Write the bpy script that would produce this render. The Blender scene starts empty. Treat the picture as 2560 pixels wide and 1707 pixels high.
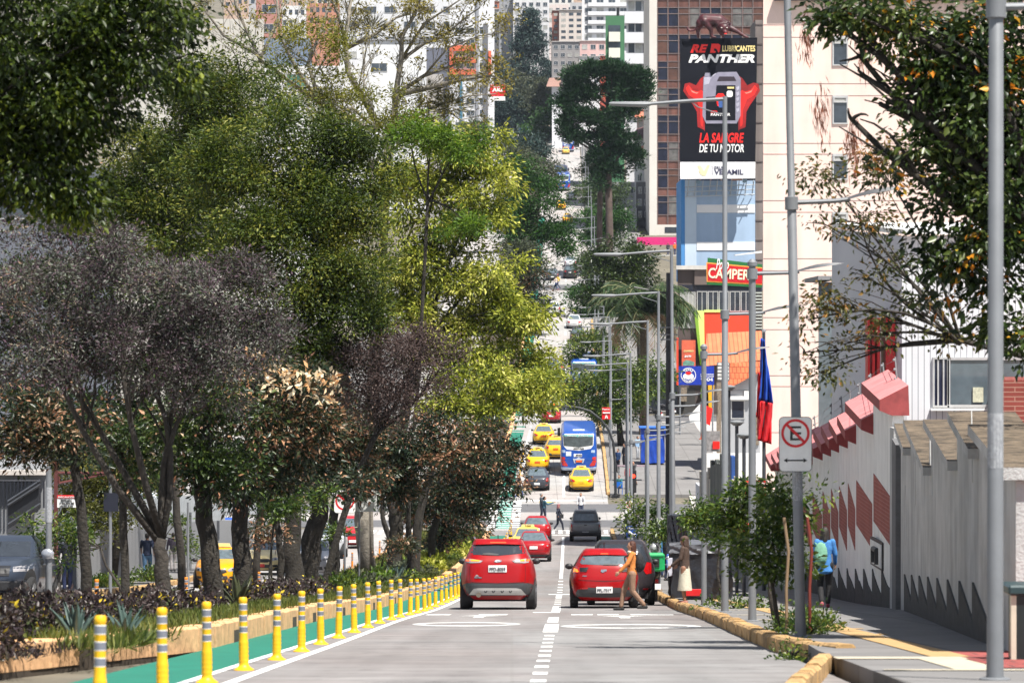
import bpy, bmesh, math, random
import numpy as np
from mathutils import Vector, Matrix
R = math.radians
scene = bpy.context.scene
COL = scene.collection
rnd = random.Random(7)
# ---------------------------------------------------------------- camera, sky, sun
F, CX, CY = 9400.0, 1280.0, 853.5          # focal length and centre in photograph pixels
cd = bpy.data.cameras.new("camera"); cam = bpy.data.objects.new("camera", cd); COL.objects.link(cam)
cd.sensor_width = 36; cd.lens = F / 2560 * 36; cd.clip_start = 0.5; cd.clip_end = 6000
cam.location = (0, 0, 0); cam.rotation_euler = (R(90), 0, 0)
scene.camera = cam
cd.dof.use_dof = True; cd.dof.focus_distance = 120; cd.dof.aperture_fstop = 5.6
SUN_EL, SUN_AZ = R(62), R(142)             # azimuth clockwise from +Y: the sun is behind the camera, to the right
w = bpy.data.worlds.new("World"); scene.world = w; w.use_nodes = True
nt = w.node_tree; bg = nt.nodes["Background"]
sky = nt.nodes.new("ShaderNodeTexSky"); sky.sky_type = 'NISHITA'; sky.sun_disc = False
sky.sun_elevation = SUN_EL; sky.sun_rotation = SUN_AZ; sky.altitude = 2800; sky.air_density = 1.2; sky.dust_density = 1.5
hs = nt.nodes.new('ShaderNodeHueSaturation'); hs.inputs['Saturation'].default_value = .5   # a sky half covered by white cloud
nt.links.new(sky.outputs[0], hs.inputs['Color']); nt.links.new(hs.outputs[0], bg.inputs[0]); bg.inputs[1].default_value = 0.075
sd = bpy.data.lights.new("sun", 'SUN'); sd.energy = 5.0; sd.angle = R(0.6); sd.color = (1, .955, .88)
sun = bpy.data.objects.new("sun", sd); COL.objects.link(sun)
dsun = Vector((math.cos(SUN_EL) * math.sin(SUN_AZ), math.cos(SUN_EL) * math.cos(SUN_AZ), math.sin(SUN_EL)))
sun.rotation_euler = dsun.to_track_quat('Z', 'Y').to_euler(); sun.location = dsun * 100
scene.view_settings.view_transform = 'Standard'; scene.view_settings.look = 'None'
scene.view_settings.exposure = 0.95; scene.view_settings.gamma = 1
scene.render.engine = 'CYCLES'
cy = scene.cycles
cy.max_bounces = 6; cy.diffuse_bounces = 3; cy.glossy_bounces = 3; cy.transmission_bounces = 3
cy.volume_bounces = 0; cy.transparent_max_bounces = 6; cy.caustics_reflective = False; cy.caustics_refractive = False
cy.use_denoising = True; cy.sample_clamp_indirect = 6; cy.use_adaptive_sampling = True; cy.adaptive_threshold = 0.02

# ---------------------------------------------------------------- the street's own coordinates
_pd = np.array([0, 20, 34.8, 52, 71, 89.5, 110, 130, 155, 181, 200, 214, 225, 232, 237, 241, 245, 250, 264, 275, 290, 321, 345, 409, 462, 560, 671, 820, 950, 1100, 1400, 2200.])
_pz = np.array([-1.16, -2.32, -3.16, -4.16, -5.25, -6.38, -7.52, -8.6, -9.65, -10.55, -11.08, -11.38, -11.57, -11.53, -11.27, -10.93, -10.58, -10.2, -9.15, -8.5, -7.85, -6.95, -5.0, 1.25, 6.3, 15.9, 26.7, 41.3, 53, 70, 110, 230.])
_m = np.gradient(_pz, _pd)
def road_z(D):
    D = min(max(D, _pd[0]), _pd[-1] - .01); i = int(np.searchsorted(_pd, D, side='right') - 1)
    h = _pd[i+1] - _pd[i]; t = (D - _pd[i]) / h
    return float((2*t**3 - 3*t*t + 1) * _pz[i] + (t**3 - 2*t*t + t) * h * _m[i] + (-2*t**3 + 3*t*t) * _pz[i+1] + (t**3 - t*t) * h * _m[i+1])
def gz(D): return road_z(D)
def slope(D): return (road_z(D + 1) - road_z(D - 1)) / 2
def xc(D): return -0.28 + 0.0149 * D                       # the dashed centre line
def S(D, off, dz=0.0): return Vector((xc(D) + off, D, gz(D) + dz))
def P(u, v, D): return Vector(((u - CX) * D / F, D, (CY - v) * D / F))
def offu(u, D): return (u - CX) * D / F - xc(D)
KERB = 0.16

# ---------------------------------------------------------------- materials
_mats = {}
def mat(name, col, rough=.7, metal=0., var=.12, scale=3., coat=0., emit=0., spec=.5, bump=0., streak=0., bscale=None):
    if name in _mats: return _mats[name]
    m = bpy.data.materials.new(name); m.use_nodes = True; n = m.node_tree.nodes; l = m.node_tree.links
    b = n["Principled BSDF"]; b.inputs["Roughness"].default_value = rough; b.inputs["Metallic"].default_value = metal
    b.inputs["Specular IOR Level"].default_value = spec
    if coat: b.inputs["Coat Weight"].default_value = coat; b.inputs["Coat Roughness"].default_value = .06
    c = tuple(col[:3])
    if var > 0:
        tc = n.new("ShaderNodeTexCoord"); nz = n.new("ShaderNodeTexNoise"); nz.inputs["Scale"].default_value = scale
        nz.inputs["Detail"].default_value = 6; nz.inputs["Roughness"].default_value = .65
        l.new(tc.outputs["Object"], nz.inputs["Vector"])
        rp = n.new("ShaderNodeValToRGB"); rp.color_ramp.elements[0].position = .3; rp.color_ramp.elements[1].position = .7
        rp.color_ramp.elements[0].color = tuple(max(0, x * (1 - var)) for x in c) + (1,)
        rp.color_ramp.elements[1].color = tuple(min(1, x * (1 + var)) for x in c) + (1,)
        l.new(nz.outputs["Fac"], rp.inputs["Fac"]); out = rp.outputs["Color"]
        if streak > 0:
            mp = n.new("ShaderNodeMapping"); mp.inputs["Scale"].default_value = (.8, .8, .10)
            l.new(tc.outputs["Object"], mp.inputs["Vector"]); n2 = n.new("ShaderNodeTexNoise"); n2.inputs["Scale"].default_value = 1.5
            n2.inputs["Detail"].default_value = 8; l.new(mp.outputs[0], n2.inputs["Vector"])
            r2 = n.new("ShaderNodeValToRGB"); r2.color_ramp.elements[0].position = .38; r2.color_ramp.elements[1].position = .62
            r2.color_ramp.elements[0].color = (1 - streak,) * 3 + (1,); r2.color_ramp.elements[1].color = (1, 1, 1, 1)
            l.new(n2.outputs["Fac"], r2.inputs["Fac"]); mx = n.new("ShaderNodeMix"); mx.data_type = 'RGBA'; mx.blend_type = 'MULTIPLY'
            mx.inputs["Factor"].default_value = 1; l.new(out, mx.inputs["A"]); l.new(r2.outputs["Color"], mx.inputs["B"]); out = mx.outputs["Result"]
        l.new(out, b.inputs["Base Color"])
        if bump > 0:
            bp = n.new("ShaderNodeBump"); bp.inputs["Strength"].default_value = bump; bp.inputs["Distance"].default_value = .05
            nb = nz
            if bscale:
                nb = n.new("ShaderNodeTexNoise"); nb.inputs["Scale"].default_value = bscale; nb.inputs["Detail"].default_value = 5
                l.new(tc.outputs["Object"], nb.inputs["Vector"])
            l.new(nb.outputs["Fac"], bp.inputs["Height"]); l.new(bp.outputs[0], b.inputs["Normal"])
    else:
        b.inputs["Base Color"].default_value = c + (1,)
    if emit: b.inputs["Emission Color"].default_value = c + (1,); b.inputs["Emission Strength"].default_value = emit
    _mats[name] = m; return m
def paint(name, col, metal=.0): return mat(name, col, .35, metal, .05, 1.5, coat=.45, spec=.3)
def glassm(name="car glass", col=(.03, .036, .045)): return mat(name, col, .08, 0, .15, 4, spec=.8, coat=.3)
def leafm(name, cols, trans=.3, rough=.55):
    if name in _mats: return _mats[name]
    m = bpy.data.materials.new(name); m.use_nodes = True; n = m.node_tree.nodes; l = m.node_tree.links
    b = n["Principled BSDF"]; b.inputs["Roughness"].default_value = rough; b.inputs["Specular IOR Level"].default_value = .35
    g = n.new("ShaderNodeNewGeometry"); tc = n.new("ShaderNodeTexCoord"); nz = n.new("ShaderNodeTexNoise"); nz.inputs["Scale"].default_value = .55; nz.inputs["Detail"].default_value = 3
    l.new(tc.outputs["Object"], nz.inputs["Vector"])
    ma = n.new("ShaderNodeMath"); ma.operation = 'MULTIPLY_ADD'; ma.inputs[1].default_value = .62; l.new(g.outputs["Random Per Island"], ma.inputs[0])
    m2 = n.new("ShaderNodeMath"); m2.operation = 'MULTIPLY_ADD'; m2.inputs[1].default_value = 1.2; m2.inputs[2].default_value = -.42
    l.new(nz.outputs["Fac"], m2.inputs[0]); l.new(m2.outputs[0], ma.inputs[2])
    rp = n.new("ShaderNodeValToRGB"); e = rp.color_ramp.elements
    while len(e) < len(cols): e.new(.5)
    for i, c in enumerate(cols):
        e[i].position = c[3] if len(c) > 3 else i / max(1, len(cols) - 1); e[i].color = tuple(c[:3]) + (1,)
    l.new(ma.outputs[0], rp.inputs["Fac"]); l.new(rp.outputs["Color"], b.inputs["Base Color"])
    t = n.new("ShaderNodeBsdfTranslucent"); l.new(rp.outputs["Color"], t.inputs["Color"])
    mx = n.new("ShaderNodeMixShader"); mx.inputs[0].default_value = trans
    l.new(b.outputs[0], mx.inputs[1]); l.new(t.outputs[0], mx.inputs[2]); l.new(mx.outputs[0], n["Material Output"].inputs["Surface"])
    _mats[name] = m; return m
def brickm(name, c1, c2, mortar, bw=.25, bh=.08, msize=.012, rough=.85, var=.15, axis='XZ', offset=.5, swap=False):
    """brick / slab / tile pattern laid in object space"""
    if name in _mats: return _mats[name]
    m = bpy.data.materials.new(name); m.use_nodes = True; n = m.node_tree.nodes; l = m.node_tree.links
    b = n["Principled BSDF"]; b.inputs["Roughness"].default_value = rough; b.inputs["Specular IOR Level"].default_value = .3
    tc = n.new("ShaderNodeTexCoord"); sp = n.new("ShaderNodeSeparateXYZ"); cb = n.new("ShaderNodeCombineXYZ")
    l.new(tc.outputs["Object"], sp.inputs[0]); l.new(sp.outputs[axis[0]], cb.inputs[0]); l.new(sp.outputs[axis[1]], cb.inputs[1])
    t = n.new("ShaderNodeTexBrick"); t.inputs["Scale"].default_value = 1; t.inputs["Brick Width"].default_value = bw; t.inputs["Row Height"].default_value = bh
    t.inputs["Mortar Size"].default_value = msize; t.inputs["Mortar Smooth"].default_value = .1; t.offset = offset
    t.inputs["Color1"].default_value = tuple(c1) + (1,); t.inputs["Color2"].default_value = tuple(c2) + (1,); t.inputs["Mortar"].default_value = tuple(mortar) + (1,)
    l.new(cb.outputs[0], t.inputs["Vector"])
    nz = n.new("ShaderNodeTexNoise"); nz.inputs["Scale"].default_value = 1.1; nz.inputs["Detail"].default_value = 8; l.new(tc.outputs["Object"], nz.inputs["Vector"])
    rp = n.new("ShaderNodeValToRGB"); rp.color_ramp.elements[0].position = .3; rp.color_ramp.elements[1].position = .7
    rp.color_ramp.elements[0].color = (1 - var,) * 3 + (1,); rp.color_ramp.elements[1].color = (1, 1, 1, 1); l.new(nz.outputs["Fac"], rp.inputs["Fac"])
    mx = n.new("ShaderNodeMix"); mx.data_type = 'RGBA'; mx.blend_type = 'MULTIPLY'; mx.inputs["Factor"].default_value = 1
    l.new(t.outputs["Color"], mx.inputs["A"]); l.new(rp.outputs["Color"], mx.inputs["B"]); l.new(mx.outputs["Result"], b.inputs["Base Color"])
    _mats[name] = m; return m

# ---------------------------------------------------------------- objects
def tag(o, label=None, cat=None, group=None, kind=None):
    if label: o['label'] = label
    if cat: o['category'] = cat
    if group: o['group'] = group
    if kind: o['kind'] = kind
    return o
def thing(name, label, cat, loc=(0, 0, 0), group=None, rz=0.):
    o = bpy.data.objects.new(name, None); COL.objects.link(o); o.empty_display_size = .2
    o.location = loc; o.rotation_euler = (0, 0, rz); return tag(o, label, cat, group)
def seat_on_road(o, D, off, yaw=0., dz=0.):
    """stand a vehicle on the sloping road; yaw 0 looks up the street"""
    o.location = S(D, off, dz)
    n = Vector((0, -slope(D + (2 if abs(yaw) < 1.6 else -2)), 1)).normalized()
    f = Vector((math.sin(-yaw) + .0149 * math.cos(yaw), math.cos(yaw), 0)); f = (f - n * f.dot(n)).normalized(); r = f.cross(n)
    o.rotation_euler = Matrix((r, f, n)).transposed().to_euler(); return o
class MB:
    def __init__(s, org=(0, 0, 0)): s.v = []; s.f = []; s.mi = []; s.o = Vector(org); s.m = 0
    def add(s, vs, fs):
        b = len(s.v); s.v += [tuple(Vector(p) - s.o) for p in vs]; s.f += [tuple(b + i for i in f) for f in fs]; s.mi += [s.m] * len(fs); return s
    def box(s, x0, x1, y0, y1, z0, z1):
        vs = [(x0, y0, z0), (x1, y0, z0), (x1, y1, z0), (x0, y1, z0), (x0, y0, z1), (x1, y0, z1), (x1, y1, z1), (x0, y1, z1)]
        return s.add(vs, [(0, 3, 2, 1), (4, 5, 6, 7), (0, 1, 5, 4), (1, 2, 6, 5), (2, 3, 7, 6), (3, 0, 4, 7)])
    def prism(s, pts, d):
        """polygon (list of points) swept by vector d"""
        n = len(pts); d = Vector(d); a = [Vector(p) for p in pts]; b = [p + d for p in a]
        return s.add(a + b, [tuple(range(n - 1, -1, -1)), tuple(range(n, 2*n))] + [(i, (i+1) % n, n + (i+1) % n, n + i) for i in range(n)])
    def tube(s, pts, r, seg=8, caps=True):
        pts = [Vector(p) for p in pts]; n = len(pts)
        if not hasattr(r, '__len__'): r = [r] * n
        vs = []; fs = []; up = Vector((0, 0, 1)); ref = None
        for i, p in enumerate(pts):
            t = (pts[min(i+1, n-1)] - pts[max(i-1, 0)]).normalized()
            if ref is None: ref = t.cross(Vector((1, 0, 0)) if abs(t.x) < .9 else up).normalized()
            ref = (ref - t * ref.dot(t)).normalized(); q = t.cross(ref)
            for k in range(seg):
                a = 2 * math.pi * k / seg; vs.append(p + (ref * math.cos(a) + q * math.sin(a)) * r[i])
        for i in range(n - 1):
            for k in range(seg): k2 = (k+1) % seg; fs.append((i*seg+k, i*seg+k2, (i+1)*seg+k2, (i+1)*seg+k))
        if caps: fs.append(tuple(range(seg-1, -1, -1))); fs.append(tuple(range((n-1)*seg, n*seg)))
        return s.add(vs, fs)
    def lathe(s, c, prof, seg=14):
        """profile of (radius, height) about a vertical axis at c"""
        c = Vector(c); vs = [c + Vector((r * math.cos(2*math.pi*k/seg), r * math.sin(2*math.pi*k/seg), z)) for r, z in prof for k in range(seg)]
        n = len(prof); fs = [(i*seg+k, i*seg+(k+1) % seg, (i+1)*seg+(k+1) % seg, (i+1)*seg+k) for i in range(n-1) for k in range(seg)]
        fs += [tuple(range(seg-1, -1, -1)), tuple(range((n-1)*seg, n*seg))]; return s.add(vs, fs)
    def ball(s, c, rx, ry=None, rz=None, seg=10, ring=7):
        ry = ry or rx; rz = rz or rx; c = Vector(c); vs = []
        for i in range(ring + 1):
            a = math.pi * i / ring
            for k in range(seg):
                b = 2*math.pi*k/seg; vs.append(c + Vector((rx*max(.01, math.sin(a))*math.cos(b), ry*max(.01, math.sin(a))*math.sin(b), -rz*math.cos(a))))
        fs = [(i*seg+k, i*seg+(k+1) % seg, (i+1)*seg+(k+1) % seg, (i+1)*seg+k) for i in range(ring) for k in range(seg)]; return s.add(vs, fs)
    def build(s, name, mats, parent=None, smooth=False, label=None, bevel=0., recalc=True):
        me = bpy.data.meshes.new(name); me.from_pydata(s.v, [], s.f)
        if not isinstance(mats, (list, tuple)): mats = [mats]
        for m in mats: me.materials.append(m)
        if len(mats) > 1: me.polygons.foreach_set('material_index', s.mi)
        if recalc or bevel:
            bm = bmesh.new(); bm.from_mesh(me); bmesh.ops.recalc_face_normals(bm, faces=bm.faces)
            if bevel: bmesh.ops.bevel(bm, geom=bm.edges[:], offset=bevel, segments=1, affect='EDGES', clamp_overlap=True)
            bm.to_mesh(me); bm.free()
        if smooth: me.polygons.foreach_set('use_smooth', [True] * len(me.polygons)); 
        o = bpy.data.objects.new(name, me); COL.objects.link(o)
        if smooth == 'auto':
            for p in me.polygons: p.use_smooth = True
            try: me.set_sharp_from_angle(angle=R(38))
            except Exception: pass
        if parent is not None: o.parent = parent
        else: o.location = s.o
        if label: o['label'] = label
        return o
def pxpoly(D, pts, dy=-.05, org=(0, 0, 0)):
    """an outline given in photograph pixels, stood upright at distance D and given real thickness"""
    mb = MB(org); mb.prism([P(u, v, D) for u, v in pts], (0, dy, 0)); return mb
def pxbox(mb, D, u0, v0, u1, v1, depth):
    a = P(u0, v1, D); b = P(u1, v0, D); mb.box(a.x, b.x, D, D + depth, a.z, b.z); return mb
_tmp = bpy.data.scenes.new('workbench')
def eval_alone(o):
    """evaluate one object's modifiers in an empty side scene, which keeps this fast"""
    _tmp.collection.objects.link(o); vl = _tmp.view_layers[0]; vl.update(); dg = vl.depsgraph; me = bpy.data.meshes.new_from_object(o.evaluated_get(dg)); _tmp.collection.objects.unlink(o); return me
def textmesh(txt, size=1., bold=0., shear=0., ext=.01, align='CENTER', sx=1.):
    cu = bpy.data.curves.new('text', 'FONT'); cu.body = txt; cu.size = size; cu.offset = bold; cu.shear = shear; cu.extrude = ext; cu.align_x = align; cu.align_y = 'CENTER'
    cu.resolution_u = 3
    t = bpy.data.objects.new('text', cu); me = eval_alone(t); bpy.data.objects.remove(t); bpy.data.curves.remove(cu); return me
def text(name, txt, m, parent, loc, h, wdt=None, bold=0., shear=0., rx=90., rz=0., ext=.01, flip=False):
    """lettering of cap height h (and total width wdt) centred on loc (local to parent), facing -Y"""
    me = textmesh(txt, 1, bold, shear, 0.02)
    xs = [v.co.x for v in me.vertices]; ys = [v.co.y for v in me.vertices]
    if not xs: return None
    cx_, cy_ = (min(xs) + max(xs)) / 2, (min(ys) + max(ys)) / 2; sy = h / max(1e-6, max(ys) - min(ys)); sx = wdt / (max(xs) - min(xs)) if wdt else sy
    for v in me.vertices: v.co = ((v.co.x - cx_) * sx, (v.co.y - cy_) * sy, v.co.z * ext / .02)
    me.materials.clear(); me.materials.append(m)
    o = bpy.data.objects.new(name, me); COL.objects.link(o); o.parent = parent; o.location = loc; o.rotation_euler = (R(rx), 0, R(rz) + (math.pi if flip else 0)); return o
def copy_tree(o, parent=None):
    c = o.copy(); COL.objects.link(c)
    if parent is not None: c.parent = parent
    for ch in list(o.children): copy_tree(ch, c)
    return c

# shared plain materials
M_white = mat('white paint', (.75, .75, .74), .55)
M_black = mat('black plastic', (.015, .015, .017), .5)
M_dark = mat('dark glass', (.02, .026, .04), .12, 0, .25, 2, spec=.7)
M_rubber = mat('tyre rubber', (.018, .018, .019), .85)
M_steel = mat('galvanised steel', (.20, .21, .225), .55, .3, .12, 2.)
M_red = mat('red lacquer', (.55, .012, .015), .4)
M_conc = mat('concrete', (.34, .335, .325), .9, 0, .18, 1.2, bump=.3, bscale=18, streak=.25)
M_chrome = mat('chrome', (.6, .6, .62), .2, .9)
# ================================================================ THE SETTING
def strip(name, L, Rr, D0, D1, dz, m, step=3., depth=0., kind='structure', parent=None, label=None, cat=None, group=None):
    """ribbon following the street between lateral offsets L and Rr (numbers or functions of D); depth > 0 gives it sides"""
    fl = L if callable(L) else (lambda D: L); fr = Rr if callable(Rr) else (lambda D: Rr)
    n = max(1, int(math.ceil((D1 - D0) / step))); mb = MB(); vs = []; fs = []
    for i in range(n + 1):
        D = D0 + (D1 - D0) * i / n; a = S(D, fl(D), dz); b = S(D, fr(D), dz); vs += [a, b]
        if depth: vs += [b - Vector((0, 0, depth)), a - Vector((0, 0, depth))]
    k = 4 if depth else 2
    for i in range(n):
        p = i * k; q = p + k
        fs.append((p, p+1, q+1, q))
        if depth: fs += [(p+1, p+2, q+2, q+1), (p+3, p, q, q+3)]
    if depth: fs += [(0, 3, 2, 1), (n*k, n*k+1, n*k+2, n*k+3)]
    mb.add(vs, fs); o = mb.build(name, m, parent, recalc=False); return tag(o, label, cat, group, kind)
def zoned(D, pts):
    for (d0, a), (d1, b) in zip(pts, pts[1:]):
        if D <= d1: return a + (b - a) * max(0, (D - d0)) / (d1 - d0)
    return pts[-1][1]

M_ground = mat('bare earth', (.13, .115, .085), .95, 0, .35, .25)
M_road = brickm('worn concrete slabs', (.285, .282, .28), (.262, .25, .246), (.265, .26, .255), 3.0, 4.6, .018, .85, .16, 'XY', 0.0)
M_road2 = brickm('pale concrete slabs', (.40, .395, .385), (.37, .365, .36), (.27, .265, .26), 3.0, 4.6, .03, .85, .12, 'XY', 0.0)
M_asph = mat('dark asphalt', (.105, .105, .112), .9, 0, .15, 1.5)
M_walk = brickm('sidewalk concrete', (.215, .208, .205), (.19, .183, .18), (.12, .115, .11), 1.6, 2.2, .02, .9, .2, 'XY', 0.0)
M_line = mat('road marking white', (.72, .72, .7), .7, 0, .12, 6)
M_green = mat('green lane paint', (.007, .15, .10), .75, 0, .18, 2.2)
M_kerb = mat('yellow ochre kerb paint', (.66, .38, .19), .85, 0, .3, 2.6, bump=.4, bscale=9)
M_kerb2 = mat('worn yellow kerb paint', (.42, .26, .11), .9, 0, .6, 5, bump=.4, bscale=9)
M_soil = mat('planting soil', (.05, .035, .022), .95, 0, .3, 2)
M_tact = mat('ochre tactile paving', (.42, .27, .12), .85, 0, .15, 6, bump=.3, bscale=30)
M_cream = mat('cream paving band', (.46, .41, .31), .85, 0, .1, 4)
M_redpave = brickm('red paving bricks', (.34, .085, .075), (.26, .06, .055), (.10, .05, .045), .42, .5, .02, .9, .2, 'XY', .5)

# wheel tracks, stains and a pinkish patch worked into the slabs
for m_, amt in ((M_road, .22), (M_road2, .12)):
    n = m_.node_tree.nodes; l = m_.node_tree.links; tc = n.new('ShaderNodeTexCoord'); src = n["Principled BSDF"].inputs['Base Color'].links[0].from_socket
    for sc, rot, p0, p1, c0 in (((1.1, .035, 1), 0, .35, .65, (1 - amt, 1 - amt, 1 - amt)), ((.25, 1.6, 1), 0, .42, .58, (1 - amt*.6, 1 - amt*.65, 1 - amt*.62)), ((.16, .05, 1), 0, .40, .62, (1.0, .93, .91)), ((3., 3., 3.), 0, .36, .42, (.80, .79, .79))):
        mp = n.new('ShaderNodeMapping'); mp.inputs['Scale'].default_value = sc; l.new(tc.outputs['Object'], mp.inputs['Vector']); nz = n.new('ShaderNodeTexNoise'); nz.inputs['Scale'].default_value = 1; nz.inputs['Detail'].default_value = 7; l.new(mp.outputs[0], nz.inputs['Vector'])
        rp = n.new('ShaderNodeValToRGB'); rp.color_ramp.elements[0].position = p0; rp.color_ramp.elements[1].position = p1; rp.color_ramp.elements[0].color = c0 + (1,); rp.color_ramp.elements[1].color = (1, 1, 1, 1); l.new(nz.outputs['Fac'], rp.inputs['Fac'])
        mx = n.new('ShaderNodeMix'); mx.data_type = 'RGBA'; mx.blend_type = 'MULTIPLY'; mx.inputs['Factor'].default_value = 1; l.new(src, mx.inputs['A']); l.new(rp.outputs['Color'], mx.inputs['B']); src = mx.outputs['Result']
    l.new(src, n["Principled BSDF"].inputs['Base Color'])
# the ground, one sheet to beyond the far hill
vs = []; fs = []; xs = [-900, -400, -150, -60, -18, -9, 0, 9, 18, 60, 150, 400, 900]; ds = list(np.concatenate([np.arange(2, 330, 6), np.arange(330, 960, 12), np.arange(960, 2190, 60)]))
for D in ds:
    for x in xs:
        far = max(0, abs(x) - 18)
        vs.append((xc(D) + x, D, gz(D) - .07 + (.004 * far if D > 320 else 0)))
nx = len(xs)
for i in range(len(ds) - 1):
    for j in range(nx - 1): a = i * nx + j; fs.append((a, a+1, a+1+nx, a+nx))
tag(MB().add(vs, fs).build('ground', M_ground, recalc=False), kind='structure')
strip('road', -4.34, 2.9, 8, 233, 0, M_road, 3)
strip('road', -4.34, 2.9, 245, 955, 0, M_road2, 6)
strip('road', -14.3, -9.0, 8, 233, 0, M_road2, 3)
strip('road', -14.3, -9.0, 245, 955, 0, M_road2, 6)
for a, b, m in ((233, 237.2, M_asph), (237.2, 241, M_road2), (241, 245, M_asph)):
    strip('cross_street', -60, 60, a, b, 0, m, 1.5)
for a, b in ((322, 328), (462, 470)): strip('cross_street', -40, 40, a, b, .006, M_asph, 2)
# raised median, sidewalks
def med_l(D): return zoned(D, [(20, -8.6), (45, -8.7), (80, -9.0), (400, -9.0)])
strip('median_bed', med_l, lambda D: -4.34 if D > 47 else -4.34 - (47 - D) * .12, 30, 224, .17, M_soil, 3, .3)
strip('median_bed', -8.95, -4.34, 254, 320, .17, M_soil, 4, .3)
strip('median_bed', -8.95, -4.34, 330, 940, .17, M_soil, 8, .3)
def wall_off(D): return zoned(D, [(20, 3.9 + .5), (40, 5.0), (60, 6.1), (75, 6.9), (86, 7.1), (120, 7.7), (160, 7.9), (300, 8.2)])
strip('sidewalk', lambda D: 3.08 if D > 42 else 3.0, lambda D: wall_off(D) + (1.5 if D > 46 else 9), 20, 229, KERB - .004, M_walk, 3, .3)
strip('sidewalk', 3.08, 11, 249, 320, KERB - .004, M_walk, 4, .3)
strip('sidewalk', 3.08, 11, 330, 940, KERB - .004, M_walk, 8, .3)
strip('sidewalk', -22, -14.45, 20, 229, KERB - .004, M_walk, 3, .3)
strip('sidewalk', -22, -14.45, 249, 940, KERB - .004, M_walk, 6, .3)

# kerbs, with separate stones
def kerb(name, offf, w, D0, D1, h, m, L, lab, group):
    mb = MB(); D = D0
    while D < D1:
        e = min(D + L, D1); g = .012; jj = rnd.uniform(-.012, .012); hh = h + rnd.uniform(-.012, .012)
        o0 = offf(D) + jj; o1 = offf(e) + jj; c = .03
        A = [S(D+g, o0), S(D+g, o0, hh-c), S(D+g, o0+c, hh), S(D+g, o0+w-c, hh), S(D+g, o0+w, hh-c), S(D+g, o0+w)]
        B = [S(e-g, o1), S(e-g, o1, hh-c), S(e-g, o1+c, hh), S(e-g, o1+w-c, hh), S(e-g, o1+w, hh-c), S(e-g, o1+w)]
        for q in A + B: q.z -= 0
        mb.add(A + B, [(0, 1, 2, 3, 4, 5), (11, 10, 9, 8, 7, 6)] + [(i, 6+i, 7+i, i+1) for i in range(5)]); D = e
    return tag(mb.build(name, m), kind='structure')
kerb('kerb', lambda D: -4.60 if D > 47 else -4.60 - (47 - D) * .12, .27, 24, 224, .31, M_kerb, 1.0, '', '')
kerb('kerb', lambda D: -4.60, .27, 254, 420, .24, M_kerb, 2., '', '')
kerb('kerb', lambda D: 2.84 + (max(0, 46 - D) * .11), .22, 42, 229, .19, M_kerb2, .9, '', '')
kerb('kerb', lambda D: 2.85 - (38.8 - D) * .1, .16, 26, 38.8, .17, M_kerb2, .9, '', '')
kerb('kerb', lambda D: 2.84, .22, 250, 420, .19, M_kerb2, 2., '', '')
kerb('kerb', lambda D: -14.5, .22, 24, 229, .19, M_kerb2, 1.2, '', '')
kerb('kerb', lambda D: -9.1, .2, 60, 224, .2, M_kerb, 1.2, '', '')
# the driveway crossing and paved bands at the near right
strip('paving_band', 2.95, 4.25, 37.2, 38.0, KERB + .004, M_cream, .4); strip('paving_band', 3.1, 6.2, 33.4, 33.7, KERB + .004, M_cream, .3)
strip('paving_band', 3.75, 4.2, 33.7, 37.2, KERB + .003, M_cream, 1)
strip('paving_band', 4.22, 6.4, 34.2, 40.5, KERB + .002, M_redpave, 1)
strip('paving_band', 3.95, 4.35, 38.0, 118, KERB + .005, M_tact, 2)
for D in (49.5, 53.5): strip('paving_band', 4.0, 4.5, D, D + .45, KERB + .003, M_tact, .3)
for D in (61, 66, 73, 80, 87): strip('paving_band', 3.25, 4.3, D, D + .4, KERB + .003, M_cream, .3)

# painted markings
lines = []
def dash(L, Rr, D0, D1, m=None, name='road_marking'): strip(name, L, Rr, D0, D1, .004, m or M_line, 3)
dash(-2.92, -2.80, 10, 224); dash(-3.34, -3.24, 10, 224); dash(-2.92, -2.80, 254, 420)
for k in range(12): dash(-.075, .075, 30.3 + k * 2.35, 31.1 + k * 2.35)
dash(-.12, .12, 59, 66); dash(-.1, .1, 67.8, 74.5); dash(-.5, .1, 83.5, 84.8); dash(-.1, .1, 85.5, 96)
for D in (99, 103, 107, 111): dash(-.09, .09, D, D + 1.2)
dash(-.09, .09, 112, 120); dash(-.35, .35, 120.3, 121.6); 
for D in (125, 130, 135, 140, 145): dash(-.09, .09, D, D + 1.4)
dash(-.07, .07, 150, 222); dash(-.07, .07, 249, 262)
for k in range(24): dash(-.06, .06, 268 + k * 9, 272 + k * 9)
dash(-.08, .08, 500, 560)
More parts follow.
